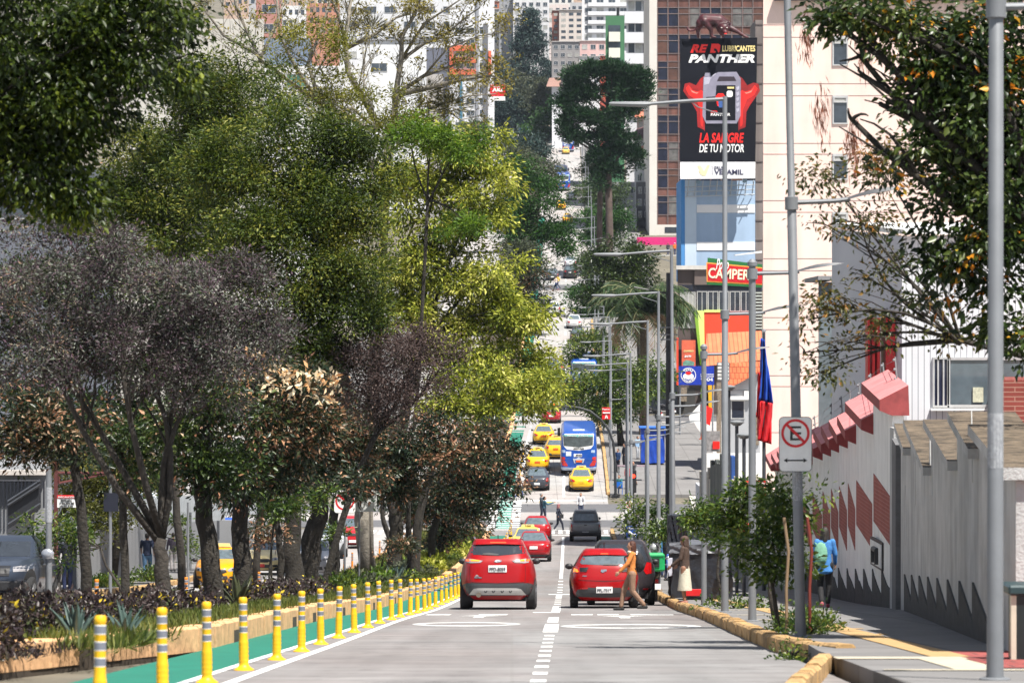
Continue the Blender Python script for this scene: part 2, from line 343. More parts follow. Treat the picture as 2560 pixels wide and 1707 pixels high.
# zigzag bars across the lanes by the crossing, and worn turn arrows
for (a, b) in ((-2.7, -2.2), (-1.6, -1.0), (.35, .8), (.9, 1.35), (1.6, 2.5)): dash(a, b, 78.5, 80.2)
def ellipse_mark(c, D, ra, rb, seg=40, wdt=.22):
    vs = []; fs = []
    for i in range(seg + 1):
        t = 2 * math.pi * i / seg
        vs += [S(D + rb * math.sin(t), c + ra * math.cos(t), .004), S(D + (rb - wdt*5) * math.sin(t), c + (ra - wdt) * math.cos(t), .004)]
    fs = [(2*i, 2*i+1, 2*i+3, 2*i+2) for i in range(seg)]
    tag(MB().add(vs, fs).build('road_marking', mat('worn road marking', (.50, .50, .49), .75, 0, .3, 5)), kind='structure')
ellipse_mark(-1.5, 66, .95, 2.2); ellipse_mark(1.35, 64, 1.2, 2.2)
for c, D in ((-1.5, 74), (1.4, 73.2), (1.3, 110), (-1.5, 110), (-1.5, 186), (1.2, 150)):
    dash(c - .1, c + .1, D, D + 2.6); tag(MB().add([S(D+2.6, c-.45, .004), S(D+2.6, c+.45, .004), S(D+4.2, c, .004)], [(0, 1, 2)]).build('road_marking', M_line), kind='structure')
# the green cycle lane with its crossing
strip('bike_lane', -4.33, -3.34, 10, 224, .004, M_green, 3); strip('bike_lane', -4.33, -3.34, 249, 330, .004, M_green, 3)
strip('bike_lane', -4.33, -3.34, 330, 600, .004, M_green, 6)
strip('bike_lane', -4.2, -3.35, 231, 247, .008, mat('faded green paint', (.10, .27, .22), .8, 0, .15, 2), 1.5)
for k in range(14):
    D = 230.3 + k * 1.22; dash(-4.75, -4.25, D, D + .6); dash(-3.3, -2.75, D, D + .6)
    strip('road_marking', -4.2, -3.35, D, D + .22, .012, M_line, 1)
for D in (57, 120, 252): strip('road_marking', -4.15, -3.5, D, D + 2.2, .008, M_line, 2) if D > 200 else None
dash(-4.2, -3.4, 88, 88.5); dash(-4.2, -3.4, 92, 92.5)
# crossings before and after the side street
for k in range(12): dash(-2.6 + k * .46, -2.36 + k * .46, 226.5, 231.0)
dash(-2.9, 2.8, 246.6, 247.2); dash(-2.7, 2.8, 224.6, 225.1)
strip('road_marking', 2.2, 2.75, 214, 223, .004, M_green, 3)
strip('box_marking', -1.6, -.6, 245.6, 246.3, .006, mat('yellow box marking', (.6, .42, .08), .8), 1)
for D in range(60, 220, 9): dash(-11.8, -11.7, D, D + 3.4)
for k in range(11): dash(-14 + k * .46, -13.75 + k * .46, 226.5, 231.0)
dash(-9.35, -9.25, 40, 224)
# ================================================================ POSTS, LAMPS AND SIGNS
M_ylw = mat('yellow post plastic', (.80, .44, .008), .45, 0, .08, 5); M_band = mat('grey reflective band', (.17, .18, .215), .35)
M_orange = mat('orange post plastic', (.72, .23, .015), .5, 0, .1, 5)
def make_post(name, m, lab, group):
    t = thing(name, lab, 'bollard', group=group)
    prof = [(.105, 0), (.105, .012), (.075, .03), (.055, .05)]
    for k in range(5): z = .06 + k * .045; prof += [(.051, z), (.047, z + .022), (.051, z + .04)]
    prof += [(.047, .3), (.043, .34), (.041, .70), (.044, .705), (.044, .74), (.034, .755), (.0, .757)]
    MB().lathe((0, 0, 0), prof, 16).build('post', m, t, smooth='auto')
    for z in (.396, .511, .627):
        rb = MB(); rb.lathe((0, 0, 0), [(.041, z), (.0435, z + .001), (.0435, z + .054), (.041, z + .055)], 16); rb.m = 1; rb.lathe((0, 0, 0), [(.041, z - .006), (.0428, z - .005), (.0428, z + .06), (.041, z + .061)], 16); rb.build('reflective_band', [M_band, M_white], t, smooth='auto')
    return t
post0 = make_post('bollard', M_ylw, '', 'yellow flexible posts edging the green cycle lane')
Ds = [26.8 + 4 * k for k in range(25)] + [129, 134, 139, 196, 201, 206, 211, 216, 221] + [250, 254, 258, 262, 267, 272, 278]
ordw = ['first', 'second', 'third', 'fourth', 'fifth', 'sixth', 'seventh', 'eighth', 'ninth', 'tenth', 'eleventh', 'twelfth', 'thirteenth', 'fourteenth', 'fifteenth', 'sixteenth', 'seventeenth', 'eighteenth', 'nineteenth', 'twentieth']
for i, D in enumerate(Ds):
    o = post0 if i == 0 else copy_tree(post0)
    o.location = S(D, -3.05 + rnd.uniform(-.02, .02)); o.rotation_euler = (R(rnd.uniform(-1.2, 1.2)), R(rnd.uniform(-1.5, 1.5)), rnd.uniform(0, 6))
    if D < 110: o['label'] = 'yellow banded post beside the green lane, %s from the near end' % (ordw[i] if i < 20 else 'twenty-' + ordw[i - 20])
    elif D < 240: o['label'] = 'small far yellow post before the side street, %s counted away from the camera' % ordw[i - 21]; o['group'] = 'far yellow posts before the side street'
    else: o['label'] = 'tiny yellow post beyond the side street, %s counted away from the camera' % ordw[i - 34]; o['group'] = 'yellow posts beyond the side street'
post1 = make_post('bollard', M_orange, '', 'orange posts along the far side of the median')
for i, D in enumerate([76, 94, 116, 124, 150, 155, 160, 166, 182, 190, 198]):
    o = post1 if i == 0 else copy_tree(post1); o.location = S(D, -9.25); o.rotation_euler = (0, R(rnd.uniform(-2, 2)), rnd.uniform(0, 6))
    o['label'] = 'orange banded post behind the median trees, %s from the near end' % ordw[i]

def make_lamp(tall, sticker=False):
    t = thing('street_lamp', '', 'street lamp')
    H = 9.6 if tall else 5.75
    p = MB().tube([(0, 0, -.05), (0, 0, .3), (0, 0, 5.5), (0, 0, 5.52), (0, 0, H)], [.075, .068, .06, .048, .045] if tall else [.07, .062, .056, .055, .055], 14)
    p.build('pole', M_steel, t, smooth='auto')
    MB().lathe((0, 0, 0), [(.13, .0), (.13, .02), (.09, .03)], 12).build('base_plate', M_steel, t)
    c = MB().lathe((0, 0, 0), [(.05, 5.45), (.085, 5.46), (.085, 5.62), (.05, 5.63)], 12)
    if not tall: c.lathe((0, 0, 0), [(.05, 5.66), (.08, 5.67), (.08, 5.73), (.03, 5.78)], 12)
    c.build('collar', M_steel, t, smooth='auto')
    a = MB().tube([(.05, 0, 5.55), (.55, 0, 5.56), (.75, 0, 5.58)], [.032, .03, .03], 8); a.build('arm', M_steel, t, smooth='auto')
    l = MB(); prof = [(.72, .035), (.85, .055), (1.0, .075), (1.2, .09), (1.4, .06), (1.45, .03)]
    vs = []; 
    for i, (x, hw) in enumerate(prof):
        z = 5.575 + .13 * ((x - .72) / .73) ** .8; th = [.03, .04, .055, .05, .025, .012][i]
        vs += [(x, -hw*1.2, z), (x, hw*1.2, z), (x, hw*.8, z + th), (x, -hw*.8, z + th)]
    l.add(vs, [(0, 1, 2, 3), (23, 22, 21, 20)] + [(4*i+a_, 4*i+(a_+1) % 4, 4*i+4+(a_+1) % 4, 4*i+4+a_) for i in range(5) for a_ in range(4)])
    l.build('lamp_head', mat('dark lamp casing', (.07, .075, .085), .5), t, smooth='auto')
    if tall:
        MB().tube([(0, 0, 9.55), (-.6, 0, 9.52), (-1.4, 0, 9.46)], [.036, .034, .03], 8).build('arm', M_steel, t, smooth='auto')
        MB().tube([(-1.38, 0, 9.46), (-1.5, 0, 9.45), (-2.1, 0, 9.46), (-2.16, 0, 9.47)], [.035, .055, .04, .015], 8).build('lamp_head', mat('grey lamp casing', (.2, .21, .22), .5), t, smooth='auto')
        MB().tube([(-.02, 0, 9.25), (-.5, 0, 9.4), (-.62, 0, 9.5)], .012, 5).build('brace', M_steel, t)
    if sticker:
        MB().lathe((0, 0, 0), [(.064, 1.75), (.0665, 1.752), (.0665, 2.2), (.064, 2.202)], 14).build('sticker', mat('pasted white flyers', (.30, .31, .33), .7, 0, .35, 30), t, smooth='auto')
    return t
lampT = make_lamp(True, True); lampS = make_lamp(False)
tall_D = [31, 48, 70, 104, 121, 138, 172, 189, 206, 257, 274, 291, 308, 325, 342, 359, 376, 393, 410, 430, 450, 470, 492, 514, 540, 566, 595, 625, 660, 700, 745, 800]
for i, D in enumerate(tall_D):
    o = lampT if i == 0 else copy_tree(lampT)
    off = {31: 3.8, 48: 3.25}.get(D, 3.2 + (.12 * ((i * 7) % 3) if D > 150 else 0)); o.location = S(D, off, KERB - .01); o.rotation_euler = (0, R({31: .1, 48: -1.2, 70: .0}.get(D, rnd.uniform(-.4, .4))), 0)
    names = {31: 'nearest street lamp pole, thick and slightly out of focus at the right edge', 48: 'leaning street lamp pole carrying the no parking sign', 70: 'tall street lamp pole crossing the oil billboard, its long arm reaching left', 104: 'tall street lamp pole whose top arm crosses the magenta shop front', 121: 'tall street lamp pole second nearest below the magenta shop, arm left of the palm', 138: 'tall street lamp pole with its top arm below the palm fronds'}
    if D in names: o['label'] = names[D]
    elif D < 240: o['label'] = 'grey tall street lamp pole, %s of the three between palm and side street' % ['nearest', 'middle', 'farthest'][[172, 189, 206].index(D)]
    else: kk = i - 9; o['label'] = 'thin grey lamp pole climbing the far slope, %s from the bottom' % (ordw[kk] if kk < 20 else 'twenty-' + ordw[kk - 20]); o['group'] = 'street lamps climbing the far slope'
for i, (D, off, lb) in enumerate([(60, 3.22, 'short grey lamp pole between the small tree and the white wall'), (83, 3.28, 'short grey lamp pole with one lamp below the chicken sign'), (112, 3.35, 'short grey lamp pole left of the tall pole by the chicken sign'), (130, 3.4, 'short single-arm lamp pole behind the blue tarpaulin stall poles'), (150, 3.4, 'farthest short single-arm lamp pole before the side street')]):
    o = lampS if i == 0 else copy_tree(lampS); o.location = S(D, off, KERB - .01); o['label'] = lb
# double-sided posts with square grey lamps behind the wall
for i, (u, v, D) in enumerate([(1822, 964, 112), (1842, 1052, 108), (1860, 1084, 104)]):
    tp = P(u, v, D); t = thing('park_lamp', ['dark post lamp with flat disc head, tallest of three before the gate', 'dark post lamp with flat disc head, middle of three before the gate', 'dark post lamp with flat disc head, lowest of three before the gate'][i], 'lamp', (tp.x, D, gz(D)), group='dark post lamps by the white wall')
    h = tp.z - gz(D)
    MB().tube([(0, 0, 0), (0, 0, h - .1)], .05, 8).build('pole', mat('dark painted steel', (.05, .055, .065), .5), t, smooth='auto')
    MB().lathe((0, 0, 0), [(.09, h - .14), (.21, h - .05), (.21, h - .02), (.07, h + .02)], 12).build('lamp_head', mat('grey lamp casing', (.2, .21, .22), .5), t)

# no parking sign (crossed E with a double arrow)
M_signred = mat('sign red', (.62, .01, .015), .45); M_signw = mat('sign white', (.78, .78, .76), .45); M_signk = mat('sign black', (.015, .015, .015), .5)
def ring(mb, c, r0, r1, y, seg=40):
    vs = []
    for k in range(seg):
        a = 2*math.pi*k/seg; vs += [(c[0]+r0*math.cos(a), y, c[1]+r0*math.sin(a)), (c[0]+r1*math.cos(a), y, c[1]+r1*math.sin(a)), (c[0]+r0*math.cos(a), y+.004, c[1]+r0*math.sin(a)), (c[0]+r1*math.cos(a), y+.004, c[1]+r1*math.sin(a))]
    fs = []
    for k in range(seg):
        a = 4*k; b = 4*((k+1) % seg); fs += [(a, a+1, b+1, b), (a+1, a+3, b+3, b+1), (a+2, a, b, b+2)]
    mb.add(vs, fs)
def rrect(w, h, r, y, n=5):
    pts = []
    for cx_, cz_, a0 in ((w/2-r, h/2-r, 0), (-w/2+r, h/2-r, 90), (-w/2+r, -h/2+r, 180), (w/2-r, -h/2+r, 270)):
        for k in range(n + 1): a = R(a0 + 90 * k / n); pts.append((cx_ + r*math.cos(a), y, cz_ + r*math.sin(a)))
    return pts
def no_parking(name, lab, loc, w, h, arrow=True, letter='E', rz=0.):
    t = thing(name, lab, 'sign', loc, rz=rz)
    MB().prism(rrect(w, h, .06*w/.42, 0), (0, .012, 0)).build('panel', M_signw, t)
    b = MB(); 
    o1 = rrect(w, h, .06*w/.42, -.003); o2 = rrect(w*.965, h*.975, .05*w/.42, -.003); n = len(o1)
    b.add(o1 + o2, [(i, (i+1) % n, n+(i+1) % n, n+i) for i in range(n)]); b.build('border', mat('sign dark edge', (.08, .09, .08), .5), t)
    zc = h/2 - w*.5; r = w * .43
    c = MB(); ring(c, (0, zc), r*.82, r, -.005); 
    q = r * .84 * .7071; d = r*.095 *.7071
    c.prism([(-q-d, -.006, zc+q-d), (-q+d, -.006, zc+q+d), (q+d, -.006, zc-q+d), (q-d, -.006, zc-q-d)], (0, .004, 0)); c.build('prohibition_ring', M_signred, t)
    e = MB(); s = r*.5; th = s*.30
    if letter == 'E':
        e.box(-s*.75, -s*.75+th*1.2, -.0025, .001, zc-s, zc+s)
        for zz in (zc-s, zc-th/2, zc+s-th): e.box(-s*.75+th*1.2, s*.8, -.0025, .001, zz, zz+th)
    else:
        e.box(-s*.25, s*.15, -.0025, .001, zc-s, zc+s*.3); e.prism([(-s*.6, -.002, zc+s*.3), (s*.5, -.002, zc+s*.3), (-s*.05, -.002, zc+s)], (0, .003, 0))
    if arrow:
        za = -h/2 + (h - w) * .52; L = w*.36; a = w*.09
        e.box(-L+a, L-a, -.0025, .001, za-w*.022, za+w*.022)
        for sg in (-1, 1): e.prism([(sg*L, -.002, za), (sg*(L-a*1.3), -.002, za+a*.75), (sg*(L-a*1.3), -.002, za-a*.75)], (0, .003, 0))
    e.build('symbol', M_signk, t); return t
a = P(1988, 1110, 47.8)
no_parking('no_parking_sign', 'white no parking sign with crossed E and double arrow on the leaning pole', (a.x, 47.78 - .02, a.z), .42, .70)
a = P(1572, 1266, 150); no_parking('no_parking_sign', 'small far no parking sign with crossed E above the leafy sapling', (a.x, 149.6, a.z), .3, .5)
# sign pair in the median
a = P(862, 1253, 120); g = gz(120) + .1
no_parking('no_turn_sign', 'white sign with red crossed arrow half hidden by the median trees', (a.x, 120, a.z), .70, .74, False, 'A')
t = thing('sign_post', 'grey steel post of the crossed arrow sign in the median', 'post', (a.x, 120.06, g)); MB().tube([(0, 0, 0), (0, 0, a.z - g - .3)], .03, 8).build('post', M_steel, t, smooth='auto')
a = P(898, 1251, 113); g = gz(113) + .1
t = thing('road_sign', 'back of a blank pale road sign on a thin post in the median', 'sign', (a.x, 113, g)); MB().tube([(0, .03, 0), (0, .03, a.z - g + .3)], .026, 8).build('post', M_steel, t, smooth='auto')
MB().prism([(p[0]+.22, p[1], p[2] + a.z - g) for p in rrect(.62, .66, .07, 0)], (0, .012, 0)).build('panel', mat('sign back aluminium', (.5, .51, .5), .5), t)
def panel_sign(name, lab, D, u0, v0, u1, v1, m, writing=(), post=None, depth=.04, cat='sign', extra=None):
    """flat sign board standing at its real place; writing rows are (text, u, v, cap height px, width px, material, bold, shear)"""
    c = P((u0+u1)/2, (v0+v1)/2, D); s = D / F; t = thing(name, lab, cat, (c.x, D, c.z))
    w_, h_ = (u1-u0)*s, (v1-v0)*s
    MB().box(-w_/2, w_/2, 0, depth, -h_/2, h_/2).build('panel', m, t)
    for r in writing:
        p = P(r[1], r[2], D) - c; text('lettering', r[0], r[5], t, (p.x, -.012, p.z), r[3]*s, r[4]*s if r[4] else None, r[6] if len(r) > 6 else 0, r[7] if len(r) > 7 else 0, ext=.008)
    if post:
        mb = MB()
        for uu in post: q = P(uu, v1, D) - c; mb.tube([(q.x, depth + .03, h_/2), (q.x, depth + .03, gz(D) - c.z)], .03, 6)
        mb.build('post', M_steel, t)
    return t, c, s
panel_sign('warning_sign', 'white and red warning sign reading ENTRADA Y SALIDA on the red steel frame', 96, 143, 1246, 190, 1268, mat('sign white', (.78,)*3),
    [('ENTRADA', 166, 1250.5, 5.2, 27, M_signk, .01), ('Y SALIDA DE', 167, 1257.5, 5.2, 36, M_signk, .01), ('VEHÍCULOS', 166, 1264.5, 5.2, 33, M_signk, .01)])
panel_sign('warning_header', 'red strip reading PRECAUCIÓN above the white vehicle warning sign', 96, 143, 1237, 190, 1245.5, M_signred, [('PRECAUCIÓN', 166.5, 1241.5, 5.5, 42, M_signw, .01)])
panel_sign('danger_sign', 'red and white danger sign reading PELIGRO behind the small tree', 92, 1859, 1201, 1914, 1238, M_signred, [('Cerca electrificada', 1887, 1227, 5, 46, M_signw, .01), ('No tocar', 1887, 1234, 5, 24, M_signw, .01)])
panel_sign('danger_header', 'white strip with the word PELIGRO on the red danger sign', 91.95, 1862, 1206, 1911, 1221, M_signw, [('PELIGRO', 1887, 1213.5, 10, 46, M_signred, .02)])
panel_sign('dark_panel_sign', 'black rectangular sign panel with pale edges on a thin post behind the trunks', 104, 259, 1232, 296, 1278, mat('black sign panel', (.012, .014, .025), .4), [], None)
t = thing('sign_post', 'thin steel post carrying the black panel left of the forked trunk', 'post', S(104.1, offu(276, 104.1), 0)); MB().tube([(0, 0, 0), (0, 0, 5.4)], .045, 8).build('post', M_steel, t, smooth='auto')
panel_sign('direction_sign', 'blue direction sign with white arrow beside the crossed E sign', 152, 1566, 1314, 1592, 1343, mat('sign blue', (.01, .06, .32), .4), [('NICOLAS', 1579, 1319, 5, 22, M_signw, .02)])
q = P(1579, 1333, 152) ; mb = MB((0, 0, 0)); aa = P(1570, 1328, 151.95); bb = P(1587, 1339, 151.95)
mb.tube([aa, bb], .05, 4); mb.prism([P(1590, 1341, 151.95), P(1589, 1331, 151.95), P(1580, 1341, 151.95)], (0, .02, 0)); o = mb.build('sign_arrow', M_signw); tag(o, 'white diagonal arrow fixed on the blue direction sign', 'arrow')
panel_sign('bus_stop_sign', 'red and white hanging sign above the traffic signal arm', 244, 1505, 1018, 1526, 1048, M_signred, [('Kypus', 1515, 1023, 5, 18, M_signw, .02), ('Λ', 1516, 1041, 9, 8, M_signw, .08)])
panel_sign('white_arrow_strip', 'thin white strip across the red hanging sign', 243.95, 1507, 1030, 1525, 1033, M_signw)

# traffic signals
M_lampred = mat('lit red signal', (1, .03, .01), .3, emit=3.); M_pole = mat('black painted pole', (.02, .022, .025), .5)
base = S(248, 3.42, KERB); t = thing('traffic_signal', 'black curved mast reaching over the lanes with a red signal', 'traffic light', base)
pp = [(1538, 1246), (1537, 1150), (1533, 1105), (1522, 1075), (1502, 1048), (1475, 1027), (1445, 1018), (1415, 1015), (1388, 1014)]
pts = [P(u, v, 248) - base for u, v in pp]; pts[0] = Vector((0, 0, 0)); MB().tube(pts, [.1, .09, .085, .08, .075, .07, .06, .055, .05], 10).build('mast', M_pole, t, smooth='auto')
c = P(1384, 1020, 248) - base; h = MB().box(c.x - .15, c.x + .15, -.12, .12, c.z - .5, c.z + .5).build('signal_head', M_black, t)
for i in range(3):
    zz = c.z + .33 - i * .33; l = MB().ball((0, 0, 0), .115, .03, .115, 12, 6).build('lens', [M_lampred, M_black, M_black][i], h); l.location = (c.x, -.13, zz)
    vis = MB().tube([(c.x, -.12, zz), (c.x, -.3, zz)], .14, 12, caps=False).build('visor', M_black, h)
p2 = P(1583, 1190, 236) ; t = thing('traffic_signal', 'black signal post with a small lit red lamp near the blue stall', 'traffic light', (p2.x, 236, gz(236) + KERB)); hh = p2.z - gz(236)
MB().tube([(0, 0, 0), (0, 0, hh - .4)], .07, 8).build('mast', M_pole, t, smooth='auto'); MB().box(-.2, .2, -.1, .15, hh - 1.2, hh + .2).build('signal_head', M_black, t)
l = MB().ball((0, 0, 0), .12, .04, .12, 12, 6).build('lens', M_lampred, t); l.location = (0, -.12, hh - .15)

# left side poles
for (u, vtop, D, lab) in [(122, 1165, 92, 'grey concrete lamp pole in front of the ramp building with pasted stickers'), (408, 1080, 150, 'pale steel pole rising behind the forked tree trunk'), (20, 1080, 120, 'thin pale pole above the grey ramp building'), (470, 1255, 128, 'thin grey post beside the yellow taxi')]:
    top = P(u, vtop, D); t = thing('utility_pole', lab, 'pole', (top.x, D, gz(D) + .1)); MB().tube([(0, 0, 0), (0, 0, top.z - gz(D) - .1)], [.085 if u == 122 else .05, .07 if u == 122 else .04], 10).build('pole', M_steel, t, smooth='auto')
    if u == 122: MB().lathe((0, 0, 0), [(.08, 2.0), (.0835, 2.01), (.083, 2.85), (.08, 2.86)], 10).build('sticker', mat('pasted white flyers', (.30, .31, .33), .7, 0, .35, 30), t)
# dark utility pole behind the palm-side lamp
for (u, vt, vb, D, r0, lab) in [(1672, 682, 1230, 215, .22, 'dark thick utility pole between palm and chicken sign'), (1563, 520, 640, 530, .3, 'pale utility pole above the dark tree beside the magenta shop'), (1282, 250, 330, 930, .3, 'distant utility pole beside the far bus')]:
    top = P(u, vt, D); g = gz(D); t = thing('utility_pole', lab, 'pole', (top.x, D, g)); MB().tube([(0, 0, 0), (0, 0, top.z - g)], [r0, r0*.7], 10).build('pole', mat('dark tarred pole', (.04, .04, .045), .8) if u > 1600 else M_conc, t, smooth='auto')
    if u > 1600:
        MB().tube([(0, -.1, (853.5 - 735) * D / F - g), (P(1585, 718, D).x - top.x, -.1, (853.5 - 718) * D / F - g)], .05, 6).build('arm', M_pole, t)
        for vv in (820, 838, 850): MB().box(-.5, .5, -.3, -.22, (853.5-vv)*D/F - g, (853.5-vv)*D/F - g + .07).build('crossarm', M_steel, t)
# ================================================================ VEHICLES
class Body:
    """car shell lofted from horizontal outlines: levels are (height, half width, rear y, front y); ne = squareness of the outline"""
    def __init__(s, levels, ne=5.0, nef=3.6):
        L = levels; zs = [l[0] for l in L]; s.zs = []; s.rows = []
        for (a, b) in zip(L, L[1:]):
            k = max(1, int((b[0] - a[0]) / .05))
            for i in range(k): t = i / k; s.rows.append([a[j] + (b[j] - a[j]) * t for j in range(4)])
        s.rows.append(list(L[-1])); A = np.array(s.rows)
        # round off the corners of the level profile
        for _ in range(2): A[1:-1, 1:] = .25 * A[:-2, 1:] + .5 * A[1:-1, 1:] + .25 * A[2:, 1:]
        s.A = A; s.ne = ne; s.nef = nef
    def at(s, z):
        A = s.A; z = min(max(z, A[0, 0]), A[-1, 0]); return [float(np.interp(z, A[:, 0], A[:, j])) for j in (1, 2, 3)]
    def rear(s, x, z):
        a, r, f = s.at(z); yc = (r + f) / 2; b = (f - r) / 2; q = min(.9999, abs(x) / a); return yc - b * (1 - q ** s.ne) ** (1 / s.ne)
    def front(s, x, z):
        a, r, f = s.at(z); yc = (r + f) / 2; b = (f - r) / 2; q = min(.9999, abs(x) / a); return yc + b * (1 - q ** s.nef) ** (1 / s.nef)
    def side(s, y, z):
        a, r, f = s.at(z); yc = (r + f) / 2; b = (f - r) / 2; n = s.ne if y < yc else s.nef; q = min(.9999, abs(y - yc) / b); return a * (1 - q ** n) ** (1 / n)
    def shell(s, m, parent, name='body', N=30):
        mb = MB(); vs = []; 
        for z, a, r, f in s.A:
            yc = (r + f) / 2; b = (f - r) / 2
            for k in range(2 * N):
                t = 2 * math.pi * (k + .5) / (2 * N); cx_, sy_ = math.cos(t), math.sin(t); n = s.ne if sy_ < 0 else s.nef
                e = 2 / n; vs.append((a * math.copysign(abs(cx_) ** e, cx_), yc + b * math.copysign(abs(sy_) ** e, sy_), z))
        M = 2 * N; n = len(s.A)
        mb.add(vs, [(i*M+k, i*M+(k+1) % M, (i+1)*M+(k+1) % M, (i+1)*M+k) for i in range(n-1) for k in range(M)] + [tuple(range(M-1, -1, -1)), tuple(range((n-1)*M, n*M))])
        return mb.build(name, m, parent, smooth='auto')
    def patch(s, name, pts, m, parent, where='rear', off=.006, th=.02, cell=.07, label=None, sym=False):
        """a panel cut to an outline and bent onto the shell; pts are (x,z) for rear/front, (y,z) for the right side, (y,z) 'left' mirrored"""
        bm = bmesh.new()
        def addpoly(pp):
            try: bm.faces.new([bm.verts.new((p[0], 0, p[1])) for p in pp])
            except ValueError: pass
        addpoly(pts)
        if sym: addpoly([(-p[0], p[1]) for p in pts][::-1])
        xs = [v.co.x for v in bm.verts]; zs = [v.co.z for v in bm.verts]
        for lo, hi, nn in ((min(xs), max(xs), (1, 0, 0)), (min(zs), max(zs), (0, 0, 1))):
            k = int((hi - lo) / cell)
            for i in range(1, k + 1):
                c = lo + (hi - lo) * i / (k + 1); bmesh.ops.bisect_plane(bm, geom=bm.verts[:] + bm.edges[:] + bm.faces[:], plane_co=[c * q for q in nn], plane_no=nn)
        def put(v, o_):
            x, z = v.co.x, v.co.z
            if where == 'rear': v.co.y = s.rear(x, z) - o_
            elif where == 'front': v.co.y = s.front(x, z) + o_
            else:
                sg = 1 if where == 'right' else -1; v.co = (sg * (s.side(x, z) + o_), x, z)
        fr = bm.faces[:]; r = bmesh.ops.extrude_face_region(bm, geom=fr); new = [g for g in r['geom'] if isinstance(g, bmesh.types.BMVert)]; ns = set(new)
        for v in bm.verts: put(v, off if v in ns else off - th)
        bmesh.ops.recalc_face_normals(bm, faces=bm.faces)
        me = bpy.data.meshes.new(name); bm.to_mesh(me); bm.free(); me.materials.append(m)
        o = bpy.data.objects.new(name, me); COL.objects.link(o); o.parent = parent
        if label: o['label'] = label
        return o
def wheel(parent, x, y, r=.33, wd=.22, rim=True):
    w_ = MB().tube([(x - wd/2, y, r), (x - wd/2 + .03, y, r), (x + wd/2 - .03, y, r), (x + wd/2, y, r)], [r - .03, r, r, r - .03], 24).build('wheel', M_rubber, parent, smooth='auto')
    if rim:
        sx = 1 if x > 0 else -1; xo = x + sx * wd/2
        MB().tube([(xo - sx*.01, y, r), (xo + sx*.006, y, r), (xo + sx*.008, y, r)], [r*.62, r*.6, r*.2], 14).build('rim', mat('alloy rim', (.35, .36, .38), .3, .8), w_, smooth='auto')
    return w_
def plate(parent, body, x, z, txt, w_=.40, h=.145, m=None, where='rear', tm=None, sub=True):
    y = (body.rear(x, z) - .03) if where == 'rear' else (body.front(x, z) + .03); sg = -1 if where == 'rear' else 1
    t = MB().box(x - w_/2, x + w_/2, min(y, y - sg*.02), max(y, y - sg*.02), z - h/2, z + h/2).build('number_plate', m or M_white, parent, bevel=.004)
    if txt: text('lettering', txt, tm or mat('plate lettering', (.06, .065, .08), .5), t, (x, y + sg*.004, z - h*.06), h*.52, w_*.86, .012, flip=(where == 'front'))
    return t
M_tail = mat('red lamp lens', (.42, .006, .008), .15, coat=.6); M_tail_lit = mat('lit tail lamp', (.95, .10, .02), .25, emit=.9); M_amber = mat('lit amber lamp', (1, .22, .02), .25, emit=.9)
M_brakelit = mat('lit brake strip', (1, .04, .015), .25, emit=1.6); M_clear = mat('clear lamp lens', (.30, .29, .30), .12, coat=.5); M_trim = mat('grey black bumper plastic', (.05, .053, .058), .6); M_under = mat('car underside', (.012, .012, .013), .9)
M_glass = glassm()
M_glassl = mat('lighter car glass', (.10, .13, .15), .08, 0, .3, 5, spec=.8)
def mirrors(parent, body, y, z, m=None):
    for sg in (-1, 1):
        x = sg * (body.side(y, z) + .1); b = MB().ball((0, 0, 0), .105, .06, .075, 10, 6); o = b.build('mirror', m or M_black, parent, smooth='auto'); o.location = (x + sg*.02, y, z + .03)
        MB().tube([(sg*(body.side(y, z) - .02), y + .03, z - .03), (x, y + .01, z)], .022, 6).build('mirror_arm', M_black, o).matrix_parent_inverse = Matrix.Translation(-Vector(o.location))
def sides(parent, body, zb, zt, y0, y1, g=M_glass, pillars=(.5,)):
    """side windows between two heights, doors' lines left to the shell"""
    for wh in ('right', 'left'):
        ys = [y0] + [y0 + (y1 - y0) * p for p in pillars] + [y1]
        for a, b in zip(ys, ys[1:]):
            ta = a + (.32 if a == y0 else .04); tb = b - (.45 if b == y1 else .04); body.patch('window', [(a + .04, zb), (b - .04, zb), (tb, zt), (ta, zt)], g, parent, wh, .004, .015, .12)
        
def under(parent, body, z0=.16, L=4.2, hw=.7):
    MB().box(-hw, hw, .35, L - .35, z0, body.A[0, 0] + .12).build('underbody', M_under, parent)
def arches(parent, body, ys, r=.36, zc=.33):
    for wh in ('right', 'left'):
        for y in ys:
            pts = [(y + r*1.08*math.cos(a), max(body.A[0, 0] + .005, zc + r*1.08*math.sin(a))) for a in [math.pi*k/10 for k in range(11)]]
            body.patch('wheel_arch', pts, M_under, parent, wh, .003, .02, .12)

